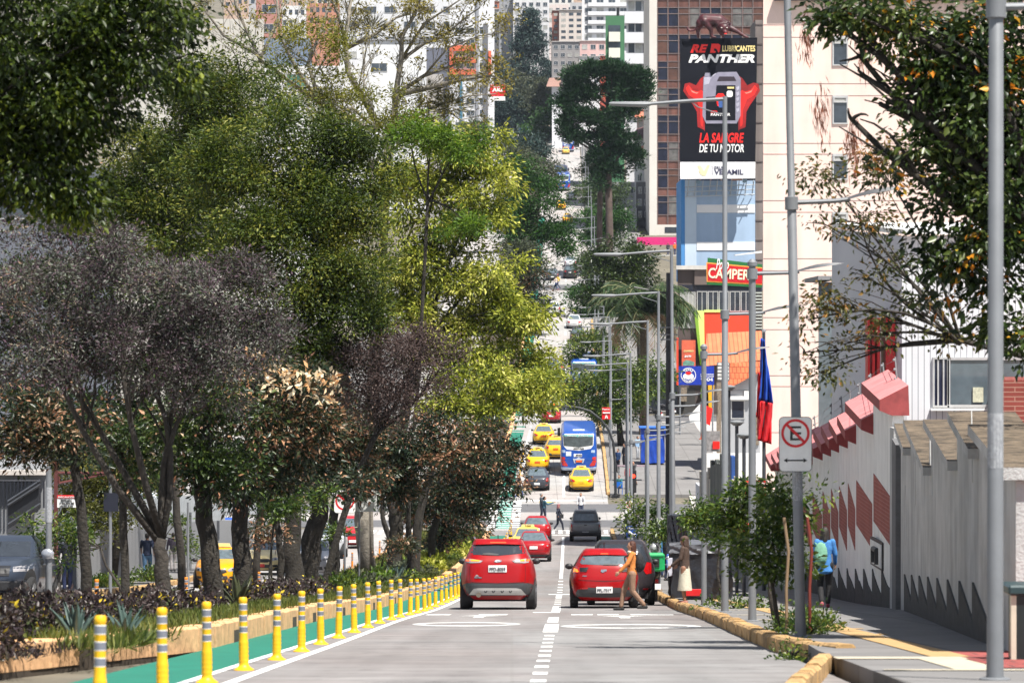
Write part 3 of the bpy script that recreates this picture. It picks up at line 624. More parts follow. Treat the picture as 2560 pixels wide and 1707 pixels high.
# --- red crossover in front, traced from the photograph (scale 408 px per metre in the close-up)
def tr(pts, cx_, gy, sc): return [((x - cx_) / sc, (gy - y) / sc) for x, y in pts]
def red_suv():
    t = thing('suv', 'red crossover seen from behind in the left lane, black lower bumper with silver guard', 'car'); q = lambda *p: tr(p, 562, 1272, 408)
    P1 = paint('deep red car paint', (.30, .0015, .003)); b = Body([(.24, .70, .20, 4.2), (.32, .80, .08, 4.33), (.50, .88, .0, 4.4), (.62, .91, 0, 4.4), (.9, .905, .03, 4.3), (1.0, .87, .05, 4.05), (1.08, .845, .06, 3.3), (1.16, .82, .09, 3.1), (1.36, .72, .24, 2.65), (1.56, .635, .38, 2.2), (1.65, .60, .45, 2.0), (1.69, .54, .62, 1.8)], 5.2)
    b.shell(P1, t); under(t, b, .2); arches(t, b, (.85, 3.5), .38, .35)
    rw = b.patch('rear_window', q((298, 700), (312, 640), (815, 640), (852, 705), (820, 725), (562, 748), (330, 738), (298, 722)), M_glass, t)
    b.patch('wiper', q((410, 738), (420, 722), (480, 718), (570, 730), (572, 744)), M_black, t, off=.02)
    b.patch('spoiler', q((320, 640), (335, 592), (800, 592), (812, 640), (562, 632)), P1, t, off=.06, th=.08)
    b.patch('brake_light', q((485, 625), (490, 612), (640, 612), (648, 625)), M_brakelit, t, off=.068, th=.03)
    for sg in (1, -1):
        f = lambda *p: [(sg * a, c) for a, c in tr([((562 + (562 - x)), y) for x, y in p] , 562, 1272, 408)] if sg == 1 else q(*p)
        lm = b.patch('tail_light', f((232, 810), (240, 775), (262, 770), (420, 796), (395, 815), (300, 820)), M_clear, t, off=.012)
        b.patch('lit_lamp', f((248, 798), (252, 780), (285, 782), (285, 800)), M_tail_lit, lm, off=.018); b.patch('lit_lamp', f((300, 800), (300, 782), (390, 790), (385, 802)), M_amber, lm, off=.018)
    b.patch('bumper', q((195, 1085), (200, 1035), (262, 1012), (562, 1022), (862, 1012), (930, 1035), (933, 1085), (905, 1140), (840, 1132), (230, 1138)), M_trim, t, off=.03, th=.05)
    b.patch('skid_plate', q((282, 1128), (330, 1068), (380, 1062), (745, 1062), (790, 1072), (842, 1130), (562, 1128)), mat('silver guard', (.55, .54, .52), .35, .2), t, off=.045)
    for x in (440, 515, 600, 680): b.patch('guard_slot', q((x, 1108), (x - 8, 1088), (x + 2, 1088), (x + 8, 1104), (x + 16, 1086), (x + 26, 1086), (x + 14, 1108)), M_trim, t, off=.05)
    ex = MB().tube([(-.45, -.02, .35), (-.45, .3, .35)], .06, 14).build('exhaust', mat('sooty exhaust', (.18, .15, .12), .5, .5), t, smooth='auto')
    b.patch('emblem', q((528, 808), (540, 790), (552, 790), (556, 786), (590, 786), (588, 792), (605, 793), (594, 808), (578, 808), (574, 812), (540, 812), (542, 806)), M_chrome, t, off=.014)
    plate(t, b, 0, (1272 - 875) / 408, 'PFD-8059', .44, .165)
    b.patch('badge_strip', q((336, 966), (338, 954), (408, 954), (408, 966)), M_chrome, t, off=.01)
    b.patch('reflector', q((340, 948), (360, 930), (385, 946)), M_clear, t)
    b.patch('tailgate_seam', q((300, 1010), (302, 1004), (562, 1014), (822, 1004), (824, 1010), (562, 1021)), M_black, t, off=.004)
    b.patch('tailgate_seam', q((296, 1004), (292, 850), (288, 850), (292, 1004)), M_black, t, off=.004, sym=True)
    sides(t, b, 1.18, 1.5, .55, 3.1, pillars=(.25, .62)); mirrors(t, b, 2.75, 1.12)
    for sg in (-1, 1):
        MB().tube([(sg*.56, .75, 1.68), (sg*.57, .85, 1.73), (sg*.58, 2.2, 1.72), (sg*.57, 2.35, 1.66)], .016, 6).build('roof_rail', M_chrome, t)
    MB().tube([(0, .8, 1.69), (0, .75, 1.78)], .012, 6).build('antenna', M_black, t)
    for x in (-.79, .79):
        for y in (.85, 3.5): wheel(t, x, y, .35, .235)
    return t
seat_on_road(red_suv(), 89.5, -1.4)
def red_hatch():
    t = thing('hatchback', 'red hatchback in the right lane behind the walking woman in tan, plate in the bumper', 'car'); q = lambda *p: tr(p, 1602, 1222, 398)
    P1 = paint('deep red car paint', (.30, .0015, .003)); b = Body([(.2, .70, .2, 3.9), (.28, .80, .07, 4.0), (.45, .85, .0, 4.08), (.66, .865, 0, 4.05), (.85, .85, .04, 3.95), (.95, .80, .08, 3.3), (1.03, .76, .11, 2.95), (1.2, .66, .22, 2.6), (1.36, .57, .36, 2.2), (1.43, .52, .46, 1.95), (1.47, .45, .62, 1.75)], 5.0)
    b.shell(P1, t); under(t, b, .17, 4.05); arches(t, b, (.75, 3.25), .36)
    b.patch('rear_window', q((1362, 775), (1400, 706), (1806, 706), (1842, 775), (1825, 790), (1602, 802), (1380, 792)), M_glassl, t)
    b.patch('wiper', q((1592, 800), (1600, 786), (1740, 790), (1742, 802)), M_black, t, off=.02)
    b.patch('spoiler', q((1385, 706), (1412, 660), (1792, 660), (1818, 706), (1602, 698)), P1, t, off=.05, th=.07)
    b.patch('brake_light', q((1565, 695), (1568, 684), (1640, 684), (1642, 695)), M_brakelit, t, off=.058)
    for sg in (-1, 1):
        f = (lambda *p: q(*p)) if sg < 0 else (lambda *p: [(-a, c) for a, c in q(*p)][::-1])
        lm = b.patch('tail_light', f((1292, 872), (1306, 818), (1450, 820), (1425, 868), (1370, 874)), M_tail, t, off=.012)
        b.patch('lamp_recess', f((1365, 868), (1360, 824), (1450, 822), (1428, 866)), M_black, lm, off=.016)
        if sg < 0: b.patch('lit_lamp', f((1298, 868), (1308, 825), (1340, 845), (1352, 868)), M_amber, lm, off=.018)
        b.patch('reflector', f((1336, 1038), (1338, 1022), (1440, 1020), (1440, 1034)), M_tail, t, off=.025)
    b.patch('bumper', q((1305, 1110), (1340, 1040), (1445, 1020), (1760, 1020), (1864, 1040), (1899, 1110), (1602, 1118)), M_trim, t, off=.02, th=.04)
    b.patch('emblem_strip', q((1566, 862), (1572, 842), (1588, 842), (1580, 852), (1596, 842), (1628, 842), (1622, 862), (1604, 862), (1600, 872), (1580, 872)), M_chrome, t, off=.014)
    plate(t, b, 0, (1222 - 1043) / 398, 'PFL-7017', .40, .155)
    b.patch('badge_strip', q((1388, 910), (1390, 902), (1432, 902), (1430, 910)), M_chrome, t, off=.01)
    b.patch('tailgate_seam', q((1350, 950), (1352, 945), (1602, 955), (1852, 945), (1854, 950), (1602, 961)), M_black, t, off=.004)
    sides(t, b, 1.04, 1.34, .45, 2.85, pillars=(.25, .62)); mirrors(t, b, 2.6, .99)
    MB().tube([(0, .75, 1.46), (0, .62, 1.62)], .01, 6).build('antenna', M_black, t)
    for x in (-.74, .74):
        for y in (.75, 3.25): wheel(t, x, y, .31, .2)
    return t
seat_on_road(red_hatch(), 92, 1.17)
SEDAN = [(.2, .68, .25, 4.2), (.28, .80, .08, 4.35), (.45, .84, 0, 4.4), (.66, .85, .02, 4.38), (.80, .845, .06, 4.3), (.90, .82, .08, 4.0), (.97, .79, .14, 3.5), (1.0, .75, .72, 3.05), (1.06, .70, .85, 2.95), (1.2, .63, 1.1, 2.65), (1.36, .56, 1.4, 2.3), (1.42, .50, 1.6, 2.1), (1.445, .42, 1.8, 1.95)]
HATCH = [(.2, .68, .2, 3.9), (.28, .79, .07, 4.0), (.45, .84, .0, 4.1), (.66, .85, 0, 4.05), (.85, .84, .04, 3.95), (.95, .80, .08, 3.3), (1.03, .76, .13, 2.95), (1.2, .67, .28, 2.6), (1.38, .58, .45, 2.2), (1.45, .52, .56, 1.95), (1.49, .45, .7, 1.75)]
SUVL = [(.26, .72, .2, 4.3), (.34, .82, .08, 4.45), (.5, .89, .0, 4.5), (.7, .91, 0, 4.5), (.95, .90, .03, 4.4), (1.05, .87, .05, 3.6), (1.12, .84, .07, 3.3), (1.35, .74, .2, 2.85), (1.56, .66, .34, 2.4), (1.65, .62, .42, 2.1), (1.70, .55, .6, 1.9)]
def car(name, lab, colr, kind='sedan', style=0, taxi=False, pl='', plm=None, front=False, group=None, dark_lamps=False, glass=None):
    """a general car with full rear and front faces; style picks the lamp shapes"""
    t = thing(name, lab, 'taxi' if taxi else 'car', group=group); L = {'sedan': SEDAN, 'hatch': HATCH, 'suv': SUVL}[kind]; b = Body(L, 4.8, 3.4); gm = glass or M_glassl
    P1 = paint('car paint %.2f %.2f %.2f' % colr, colr); b.shell(P1, t); zb = {'sedan': 1.01, 'hatch': 1.04, 'suv': 1.14}[kind]; zt = {'sedan': 1.37, 'hatch': 1.40, 'suv': 1.58}[kind]; k = 1.0
    hb = b.at(zb + .03)[0]; ht = b.at(zt)[0]; Ln = L[3][3]
    b.patch('rear_window', [(-hb*.86, zb), (-ht*.86, zt), (ht*.86, zt), (hb*.86, zb)], gm, t, off=.008)
    fb = zb + .02; b.patch('windscreen', [(-hb*.9, fb), (-ht*.9, zt), (ht*.9, zt), (hb*.9, fb)], gm, t, 'front', off=.008)
    if kind == 'sedan': z0, z1 = .70, .88
    elif kind == 'hatch': z0, z1 = .78, 1.0
    else: z0, z1 = .86, 1.1
    lampp = [[(.84, z0+.02), (.84, z1-.02), (.62, z1), (.42, z0 + .1), (.45, z0), (.7, z0-.02)], [(.84, z0-.02), (.84, z1), (.66, z1+.02), (.58, z0+.04), (.64, z0-.05)], [(.84, z0), (.84, z1-.03), (.5, z1-.03), (.52, z0)]][style % 3]
    for sg in (1, -1):
        pp = [(sg * min(x, b.at(z)[0] * .985), z) for x, z in lampp][::sg]; lm = b.patch('tail_light', pp, M_tail, t, off=.012)
        b.patch('lamp_reflector', [(sg*.70, z0+.05), (sg*.70, z0+.1), (sg*.62, z0+.1), (sg*.62, z0+.05)][::sg], M_clear if not dark_lamps else M_tail, lm, off=.017)
        hp = [(sg*.80, z0-.06), (sg*.80, z0+.07), (sg*.55, z0+.03), (sg*.44, z0-.06), (sg*.5, z0-.11)][::sg]
        hl = b.patch('headlight', [(x*.97, z) for x, z in hp], M_clear, t, 'front', off=.012); b.patch('bulb', [(sg*.66, z0-.06), (sg*.66, z0), (sg*.58, z0), (sg*.58, z0-.06)][::sg], M_dark, hl, 'front', off=.016)
        b.patch('fog_lamp', [(sg*.70, .34), (sg*.68, .44), (sg*.5, .42), (sg*.52, .34)][::sg], M_black, t, 'front', off=.012)
        b.patch('reflector', [(sg*.76, .40), (sg*.76, .44), (sg*.56, .44), (sg*.56, .40)][::sg], M_tail, t, off=.012)
    b.patch('bumper_lip', [(-.7, .24), (-.76, .34), (.76, .34), (.7, .24)], M_trim, t, off=.015)
    b.patch('bumper_seam', [(-.84, z0 - .13), (-.84, z0 - .118), (.84, z0 - .118), (.84, z0 - .13)], M_black, t, off=.004)
    b.patch('boot_seam', [(-.55, z0 - .12), (-.565, z0 - .12), (-.6, z0), (-.585, z0)], M_black, t, off=.004, sym=True)
    b.patch('grille', [(-.42, z0-.12), (-.36, z0-.02), (.36, z0-.02), (.42, z0-.12), (.3, z0-.17), (-.3, z0-.17)], M_black, t, 'front', off=.012)
    b.patch('air_intake', [(-.46, .3), (-.42, .44), (.42, .44), (.46, .3)], M_trim, t, 'front', off=.012)
    b.patch('badge', [(-.05, z0+.05), (-.02, z0+.08), (.02, z0+.08), (.05, z0+.05), (0, z0+.02)], M_chrome, t, off=.012)
    zp = z0 - .02 if style != 1 else .52
    plate(t, b, 0, zp, pl, .38, .14, plm); plate(t, b, 0, .40, '' , .38, .14, plm, 'front')
    under(t, b, .17, Ln); sides(t, b, zb, zt - .03, (1.1 if kind == 'sedan' else .5), 2.95, gm, pillars=(.45,) if kind == 'sedan' else (.25, .62)); mirrors(t, b, 2.72, zb - .05)
    yw = (.85, Ln - .82); r = .31 if kind != 'suv' else .36; arches(t, b, yw, r + .04)
    for x in (-.74, .74):
        for y in yw: wheel(t, x * (1.05 if kind == 'suv' else 1), y, r, .2)
    if taxi:
        s_ = MB().prism([(-.34, 0, 0), (-.3, 0, .13), (.3, 0, .13), (.34, 0, 0)], (0, .14, 0)).build('roof_sign', mat('taxi roof sign', (.75, .62, .25), .4), t, bevel=.01); s_.location = (0, 1.95, b.A[-1, 0] + .004)
        text('lettering', 'TAXI', M_signk, s_, (0, -.008, .065), .07, .3, .02)
    return t
YEL = (.84, .47, .010); YEL2 = (.80, .55, .10)
ORP = mat('orange taxi plate', (.75, .12, .01), .5)
def put(o, D, off, yaw=0.): return seat_on_road(o, D, off, yaw)
put(car('sedan', 'red sedan directly behind the red crossover, right tail lamp pale', (.30, .004, .008), 'sedan', 0, pl=''), 179, -1.36)
put(car('taxi', 'pale yellow taxi mostly hidden between two red cars', YEL2, 'sedan', 0, True, 'PAB-1320', M_white), 188, -1.75)
put(car('hatchback', 'old red hatchback nearest the side street, farthest of three red cars in its lane', (.34, .005, .008), 'hatch', 2, pl=''), 212, -1.5)
put(car('sedan', 'charcoal sedan waiting beyond the side street beside the woman in blue', (.045, .05, .062), 'sedan', 1, pl=''), 252, -1.8)
put(car('taxi', 'bright yellow taxi in front of the blue bus, nearest taxi beyond the side street', YEL, 'sedan', 0, True, '', mat('taxi plate yellow', (.8, .45, .02), .5)), 251.5, 1.17)
put(car('taxi', 'yellow taxi directly beyond the charcoal sedan, orange plate', YEL, 'sedan', 2, True, '', ORP), 264, -1.87)
put(car('taxi', 'yellow taxi half hidden by the left side of the blue bus', YEL, 'hatch', 2, True, '', ORP), 273.5, -.62)
put(car('taxi', 'yellow taxi farthest in the left lane before the dark red car', YEL, 'sedan', 0, True, '', ORP), 288, -1.6)
put(car('sedan', 'dark red old sedan under the traffic signal arm', (.30, .008, .012), 'sedan', 2, pl=''), 320, -1.15)
put(car('suv', 'dark grey car beyond the red sedan on the far slope', (.06, .06, .075), 'suv', 1), 346, -.6)
put(car('suv', 'grey van-like car above the traffic signal on the far slope', (.12, .12, .14), 'suv', 2), 362, -.9)
put(car('sedan', 'white sedan with red lamps on the climbing road, right lane', (.62, .62, .63), 'sedan', 0), 410, .95)
put(car('suv', 'white jeep on the climbing road, left lane', (.62, .62, .61), 'suv', 1), 425, -1.4)
put(car('sedan', 'black car half hidden by the roadside tree on the climbing road', (.03, .03, .035), 'sedan', 0), 395, 1.3)
put(car('sedan', 'dark sedan behind the two pedestrians high on the road', (.045, .05, .06), 'sedan', 1), 476, -1.7)
put(car('suv', 'black car high on the road in the right lane', (.03, .03, .04), 'suv', 2), 479, .55)
put(car('sedan', 'pale silver car high on the road behind the black one', (.5, .52, .55), 'sedan', 1), 497, .6)
put(car('taxi', 'tiny yellow taxi on the far road, lower of two near the dark green tree', YEL, 'sedan', 0, True, '', ORP), 584, .2)
put(car('taxi', 'tiny yellow taxi on the far road, upper of two near the dark green tree', YEL, 'sedan', 0, True, '', ORP), 618, -.9)
put(car('taxi', 'tiny pale taxi right in front of the farthest blue bus', YEL2, 'sedan', 0, True, '', ORP), 808, -.2)
put(car('sedan', 'tiny dark car on the far road below the farthest bus', (.06, .06, .08), 'sedan', 0), 735, -.8)
put(car('sedan', 'tiny white car on the far road just above the upper yellow taxi', (.6, .6, .62), 'sedan', 1), 645, .9)
put(car('suv', 'black suv beside the red hatchback, partly behind the walking woman', (.028, .024, .028), 'suv', 1, dark_lamps=True, glass=M_glass), 97.2, 1.66, 0)
put(car('taxi', 'orange yellow taxi coming toward the camera behind the thick dark trunk', (.80, .33, .006), 'sedan', 0, True, '', M_tail), 134 + 4.4, -12.3, math.pi)
put(car('taxi', 'cream coloured taxi with a red front plate behind the orange one', (.74, .60, .30), 'sedan', 0, True, '', M_tail), 156 + 4.4, -12.5, math.pi)
put(car('suv', 'red suv facing the camera beyond the median signs', (.5, .012, .018), 'suv', 0), 202 + 4.5, -11.3, math.pi)
put(car('hatchback', 'white silver hatchback facing the camera between two thick trunks', (.5, .5, .53), 'hatch', 0), 152 + 4.1, -10.1, math.pi)
put(car('suv', 'silver jeep facing the camera behind the white hatchback', (.45, .47, .5), 'suv', 0), 184 + 4.5, -11.6, math.pi)
# white car parked behind the picket fence
put(car('hatchback', 'white parked car behind the grey picket fence', (.6, .6, .6), 'hatch', 0), 176, -19.4, math.pi).location.z += 1.9
def pickup():
    t = thing('pickup', 'dark grey pickup truck with its roof rack seen from behind near the side street', 'pickup'); P1 = paint('gunmetal car paint', (.15, .16, .165), .1)
    b = Body([(.42, .78, .12, 4.9), (.5, .84, .05, 5.1), (.62, .885, .02, 5.15), (.9, .89, 0, 5.1), (1.06, .885, .01, 4.9), (1.13, .87, .02, 3.9), (1.16, .84, 1.7, 3.75)], 9, 3.5); b.shell(P1, t)
    c = Body([(1.1, .80, .35, 3.9), (1.16, .80, .38, 3.8), (1.45, .73, .5, 3.4), (1.66, .66, .62, 3.0), (1.72, .60, .8, 2.8)], 6, 3.6); c.shell(mat('dark canopy', (.035, .038, .042), .4), t, 'canopy')
    c.patch('rear_window', [(-.66, 1.2), (-.60, 1.58), (.60, 1.58), (.66, 1.2)], M_glassl, t); c.patch('windscreen', [(-.68, 1.2), (-.6, 1.6), (.6, 1.6), (.68, 1.2)], M_glass, t, 'front')
    for x in (-.28, .28): MB().box(x - .14, x + .14, .7, .82, 1.2, 1.5).build('headrest', M_black, t)
    for sg in (1, -1): b.patch('tail_light', [(sg*.87, .75), (sg*.87, 1.08), (sg*.76, 1.1), (sg*.76, .75)][::sg], M_tail, t, off=.015)
    for sg in (1, -1): b.patch('tail_light', [(sg*.86, .70), (sg*.86, .84), (sg*.77, .84), (sg*.77, .70)][::sg], M_clear, t, off=.019)
    b.patch('tailgate', [(-.74, .66), (-.74, 1.09), (.74, 1.09), (.74, .66)], mat('grey tailgate paint', (.21, .225, .23), .4, coat=.3), t, off=.008)
    b.patch('tailgate_handle', [(-.08, .93), (-.08, .98), (.08, .98), (.08, .93)], M_black, t, off=.012); b.patch('tailgate_seam', [(-.72, .66), (-.72, .675), (.72, .675), (.72, .66)], M_black, t, off=.006)
    MB().box(-.86, .86, -.12, .1, .42, .56).build('bumper', M_black, t, bevel=.02); plate(t, b, 0, .52, '', .38, .13).location.y = -.1
    MB().box(-.72, .72, .3, 4.8, .3, .55).build('underbody', M_under, t)
    for y in (.95, 1.6, 2.3): MB().tube([(-.62, y, 1.7), (-.6, y, 1.78), (.6, y, 1.78), (.62, y, 1.7)], .025, 6).build('roof_rack', M_white, t)
    arches(t, b, (1.1, 4.2), .42, .5)
    for x in (-.78, .78):
        for y in (1.1, 4.2): wheel(t, x, y, .38, .24)
    mirrors(t, c, 3.35, 1.22); sides(t, c, 1.2, 1.55, .7, 3.5, M_glass, (.5,)); return t
put(pickup(), 213.5, 1.27)
def near_pickup():
    t = thing('pickup', 'dark blue grey pickup cut by the left edge, facing the camera', 'pickup'); P1 = paint('slate blue car paint', (.045, .058, .085), .4)
    b = Body([(.4, .8, .1, 4.9), (.5, .88, .05, 5.1), (.7, .93, .02, 5.2), (.95, .94, 0, 5.15), (1.1, .93, .01, 4.9), (1.2, .90, .02, 4.0), (1.22, .86, 1.75, 3.9)], 8, 3.4); b.shell(P1, t)
    c = Body([(1.16, .86, 1.75, 3.95), (1.24, .85, 1.8, 3.85), (1.5, .77, 1.95, 3.4), (1.72, .68, 2.1, 3.0), (1.79, .6, 2.3, 2.8)], 6, 3.8); c.shell(P1, t, 'cab')
    c.patch('windscreen', [(-.72, 1.27), (-.62, 1.64), (.62, 1.64), (.72, 1.27)], M_glass, t, 'front', off=.01); sides(t, c, 1.26, 1.62, 1.9, 3.75, M_glass, (.5,))
    for sg in (1, -1):
        b.patch('headlight', [(sg*.9, .92), (sg*.88, 1.08), (sg*.55, 1.02), (sg*.58, .9)][::sg], M_clear, t, 'front', off=.012)
        m_ = MB().ball((0, 0, 0), .16, .08, .13, 12, 8).build('mirror', mat('silver mirror shell', (.4, .42, .46), .3, .5), t, smooth='auto'); m_.location = (sg*1.08, 3.3, 1.33)
        MB().tube([(sg*.06*-1 - sg*.12, 0, -.05), (0, 0, -.03)], .03, 6).build('mirror_arm', M_black, m_)
        for yy in (3.55, 2.62): b.patch('door_seam', [(yy, .5), (yy, 1.18), (yy + .012, 1.18), (yy + .012, .5)], M_black, t, 'right' if sg > 0 else 'left', off=.003)
        b.patch('door_handle', [(2.72, 1.06), (2.72, 1.1), (2.9, 1.1), (2.9, 1.06)], M_chrome, t, 'right' if sg > 0 else 'left', off=.02, th=.03)
    b.patch('grille', [(-.5, .8), (-.5, 1.05), (.5, 1.05), (.5, .8)], M_black, t, 'front', off=.012); MB().box(-.85, .85, 4.9, 5.25, .45, .68).build('bumper', M_black, t, bevel=.03)
    MB().box(-.75, .75, .3, 4.8, .28, .55).build('underbody', M_under, t); arches(t, b, (1.1, 4.25), .44, .5)
    for x in (-.82, .82):
        for y in (1.1, 4.25): wheel(t, x, y, .39, .26)
    return t
o = put(near_pickup(), 90 + 5.2, -13.35, math.pi); o.rotation_euler.rotate_axis('Z', R(-3))
def bus(name, lab, detail=True):
    t = thing(name, lab, 'bus'); B = paint('bus blue', (.006, .07, .36)); H = 3.05; W = 1.28; L = 9.6
    b = Body([(.42, 1.22, .12, L), (.5, W, .05, L+.05), (1.2, W, 0, L+.1), (1.9, W, .03, L+.08), (2.8, 1.22, .12, L-.05), (2.95, 1.17, .22, L-.15), (3.05, 1.05, .4, L-.4)], 14, 12); b.shell(B, t)
    sc = 141.; q = lambda *p: tr(p, 757, 945, sc)
    fr = b.patch('window_frame', q((598, 530), (905, 528), (900, 640), (875, 672), (757, 692), (640, 680), (608, 645)), M_white, t, off=.01)
    b.patch('rear_window', q((604, 536), (898, 534), (895, 640), (757, 660), (612, 645)), mat('bus window', (.07, .085, .09), .15, 0, .4, 3), t, off=.02)
    b.patch('window_banner', q((606, 548), (606, 540), (895, 538), (895, 556), (757, 560)), mat('green banner', (.1, .3, .28), .5), t, off=.028); 
    for i, (x, wd_) in enumerate(((690, 90), (800, 100))): text('lettering', ['Gobierno', 'Alfaro'][i], M_white, t, ((x - 757)/sc, -.0 + b.rear(0, 2.8) - .05, (945 - 547)/sc), .1, wd_/sc, .01)
    text('lettering', 'IMETAM', M_signk, t, (0, b.rear(0, 1.95) - .03, (945 - 671)/sc), .10, .72, .02)
    for sg in (1, -1):
        for pts in (((575, 760), (575, 752), (622, 755), (625, 775), (610, 783), (578, 785)), ((576, 790), (620, 786), (630, 805), (600, 810), (578, 808)), ((590, 815), (632, 808), (652, 838), (640, 845), (600, 840))):
            pp = q(*pts); pp = pp if sg < 0 else [(-x, z) for x, z in pp][::-1]; b.patch('tail_light', pp, mat('bus lamp red', (.55, .03, .02), .25), t, off=.02)
    b.patch('number_plate', q((709, 752), (709, 722), (788, 722), (788, 752)), M_white, t, off=.015); text('lettering', '0943', M_signk, t, (0, b.rear(0, 1.48) - .03, (945 - 737)/sc), .12, .4, .02)
    for x0 in (632, ): b.patch('notice', q((x0, 745), (x0, 700), (x0 + 52, 700), (x0 + 52, 745)), mat('notice white', (.6, .65, .7), .5, 0, .3, 20), t, off=.012)
    for cx_ in (608, 897): b.patch('number_badge', q((cx_ - 18, 712), (cx_ - 18, 686), (cx_ + 18, 686), (cx_ + 18, 712)), mat('badge pale blue', (.35, .45, .6), .5, 0, .4, 18), t, off=.012)
    b.patch('engine_grille', q((700, 770), (735, 770), (757, 756), (780, 770), (815, 770), (800, 815), (790, 815), (797, 785), (717, 785), (726, 815), (715, 815)), mat('engine trim silver', (.45, .5, .58), .4), t, off=.02)
    b.patch('orange_plate', q((730, 806), (730, 785), (788, 785), (788, 806)), ORP, t, off=.026)
    b.patch('bumper', q((580, 885), (584, 855), (757, 862), (930, 855), (934, 885)), mat('pale bumper', (.42, .5, .62), .5), t, off=.05, th=.07)
    MB().box(-.42, .42, 1.3, 1.9, 3.0, 3.12).build('roof_hatch', mat('roof hatch pale', (.5, .55, .62), .5), t, bevel=.02)
    for wh in ('right', 'left'):
        for y in np.arange(.7, 8.6, 1.35): b.patch('window', [(y, 1.6), (y + 1.22, 1.6), (y + 1.22, 2.5), (y, 2.5)], M_dark, t, wh, off=.006, cell=.5)
    b.patch('windscreen', [(-1.05, 1.3), (-1.0, 2.7), (1.0, 2.7), (1.05, 1.3)], M_dark, t, 'front', off=.01, cell=.3)
    MB().box(-1.1, 1.1, .4, 9.2, .3, .5).build('underbody', M_under, t)
    for x in (-1.08, 1.08):
        for y in (2.2, 7.6): wheel(t, x, y, .48, .3)
    for sg in (1, -1): MB().box(sg*1.4-.1, sg*1.4+.1, L-.1, L+.1, 1.9, 2.5).build('mirror', M_black, t)
    return t
b0 = bus('bus', 'blue city bus in the right lane beyond the side street, rear window with green banner'); put(b0, 261, 1.02)
for D, off, lab in ((347, 1.75, 'blue bus mostly hidden behind the roadside trees beyond the first bus'), (672, -.6, 'small blue bus on the far road between tree crowns'), (695, -1.0, 'small blue bus just above another on the far road'), (818, .3, 'farthest blue bus on the straight road with a pale taxi in front')):
    c = copy_tree(b0); c['label'] = lab; put(c, D, off)
c = copy_tree(b0); c['label'] = 'blue bus turning at the top of the road beside the green tree'; put(c, 935, -9.0, R(60))
# motorcycle with delivery box and rider
def motorcycle():
    t = thing('motorcycle', 'motorcycle with a green delivery box beside the black suv', 'motorcycle')
    for y in (.35, 1.6): MB().tube([(-.06, y, .3), (.06, y, .3)], .3, 18).build('wheel', M_rubber, t, smooth='auto')
    MB().tube([(0, .35, .3), (0, .7, .55), (0, 1.2, .6), (0, 1.45, .85), (0, 1.6, .3)], [.04, .09, .13, .06, .03], 8).build('frame', M_black, t)
    MB().tube([(0, .25, .78), (0, .6, .76), (0, .95, .8)], [.1, .14, .1], 8).build('seat', M_black, t, smooth='auto'); MB().ball((0, 1.15, .88), .15, .28, .13).build('fuel_tank', M_black, t, smooth='auto')
    MB().tube([(-.36, 1.3, 1.02), (0, 1.42, 1.0), (.36, 1.3, 1.02)], .02, 6).build('handlebar', M_chrome, t)
    for s_ in (-1, 1): MB().ball((s_*.38, 1.38, 1.2), .07, .02, .05).build('mirror', M_chrome, t)
    MB().box(-.08, .08, .0, .06, .5, .62).build('tail_light', M_tail, t); MB().tube([(.15, .1, .32), (.13, .9, .35)], .05, 8).build('exhaust', M_chrome, t)
    MB().box(-.15, .15, -.06, -.04, .34, .5).build('number_plate', M_white, t)
    return t
M_ = put(motorcycle(), 104, 3.05 - .35)
x = thing('delivery_box', 'bright green delivery box strapped on the motorcycle', 'box', S(104, 2.68, .85)); MB().box(-.27, .27, -.2, .25, 0, .5).build('shell', mat('delivery green', (.01, .33, .10), .5), x, bevel=.05)
MB().box(-.12, .12, -.225, -.205, .12, .36).build('flap', M_black, x); MB().box(-.275, .275, -.215, -.205, .40, .42).build('zip', mat('dark green', (.01, .12, .05), .5), x)
for i, D in enumerate((318, 322)):
    c = copy_tree(M_) ; c['label'] = ['parked motorcycle under the chicken sign, nearer one', 'parked motorcycle under the chicken sign, farther one'][i]; c.location = S(D, 8.2 + i*1.2, .5); c.rotation_euler = (0, 0, R(60))
# ================================================================ WALLS ALONG THE RIGHT SIDEWALK
M_plaster = mat('white roughcast', (.82, .82, .80), .95, 0, .08, 1.4, bump=.5, bscale=40, streak=.1)
M_greyplaster = mat('weathered grey plaster', (.46, .46, .455), .95, 0, .25, .9, bump=.4, bscale=30, streak=.22)
M_stone = mat('dark stone footing', (.055, .053, .052), .9, 0, .5, 6, bump=.6, bscale=14)
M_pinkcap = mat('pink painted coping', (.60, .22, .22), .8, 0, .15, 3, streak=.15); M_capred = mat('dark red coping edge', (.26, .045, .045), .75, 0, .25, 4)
M_tilered = brickm('red brick tiles', (.33, .085, .07), (.28, .07, .06), (.42, .20, .16), .42, .085, .008, .8, .2, 'YZ')
M_moss = mat('mossy coping', (.10, .075, .05), .95, 0, .85, 3.5, bump=.6, bscale=12)
def wpt(D, z, out=0.): return Vector((xc(D) + wall_off(D) - out, D, z))
def wall_seg(mb, D0, D1, z0, z1, th=.25):
    g0, g1 = gz(D0) - .2, gz(D1) - .2; o = Vector((th, 0, 0)); a = [wpt(D0, g0), wpt(D1, g1), wpt(D1, z1), wpt(D0, z0)]
    mb.prism(a, o)
t = thing('boundary_wall', 'tall white roughcast wall with stepped pink copings and red brick diamonds', 'wall', (0, 79, 0))
t.location = wpt(77, gz(77)); org = Vector(t.location)
segs = [(77.2, 83.5), (83.5, 90), (90, 93.5), (93.5, 97.5), (97.5, 101.5), (101.5, 106), (106, 112), (112, 120)]
_old = [(79.6, 85.5), (85.5, 92), (92, 95.5), (95.5, 99.5), (99.5, 103.5), (103.5, 108), (108, 113), (113, 120)]
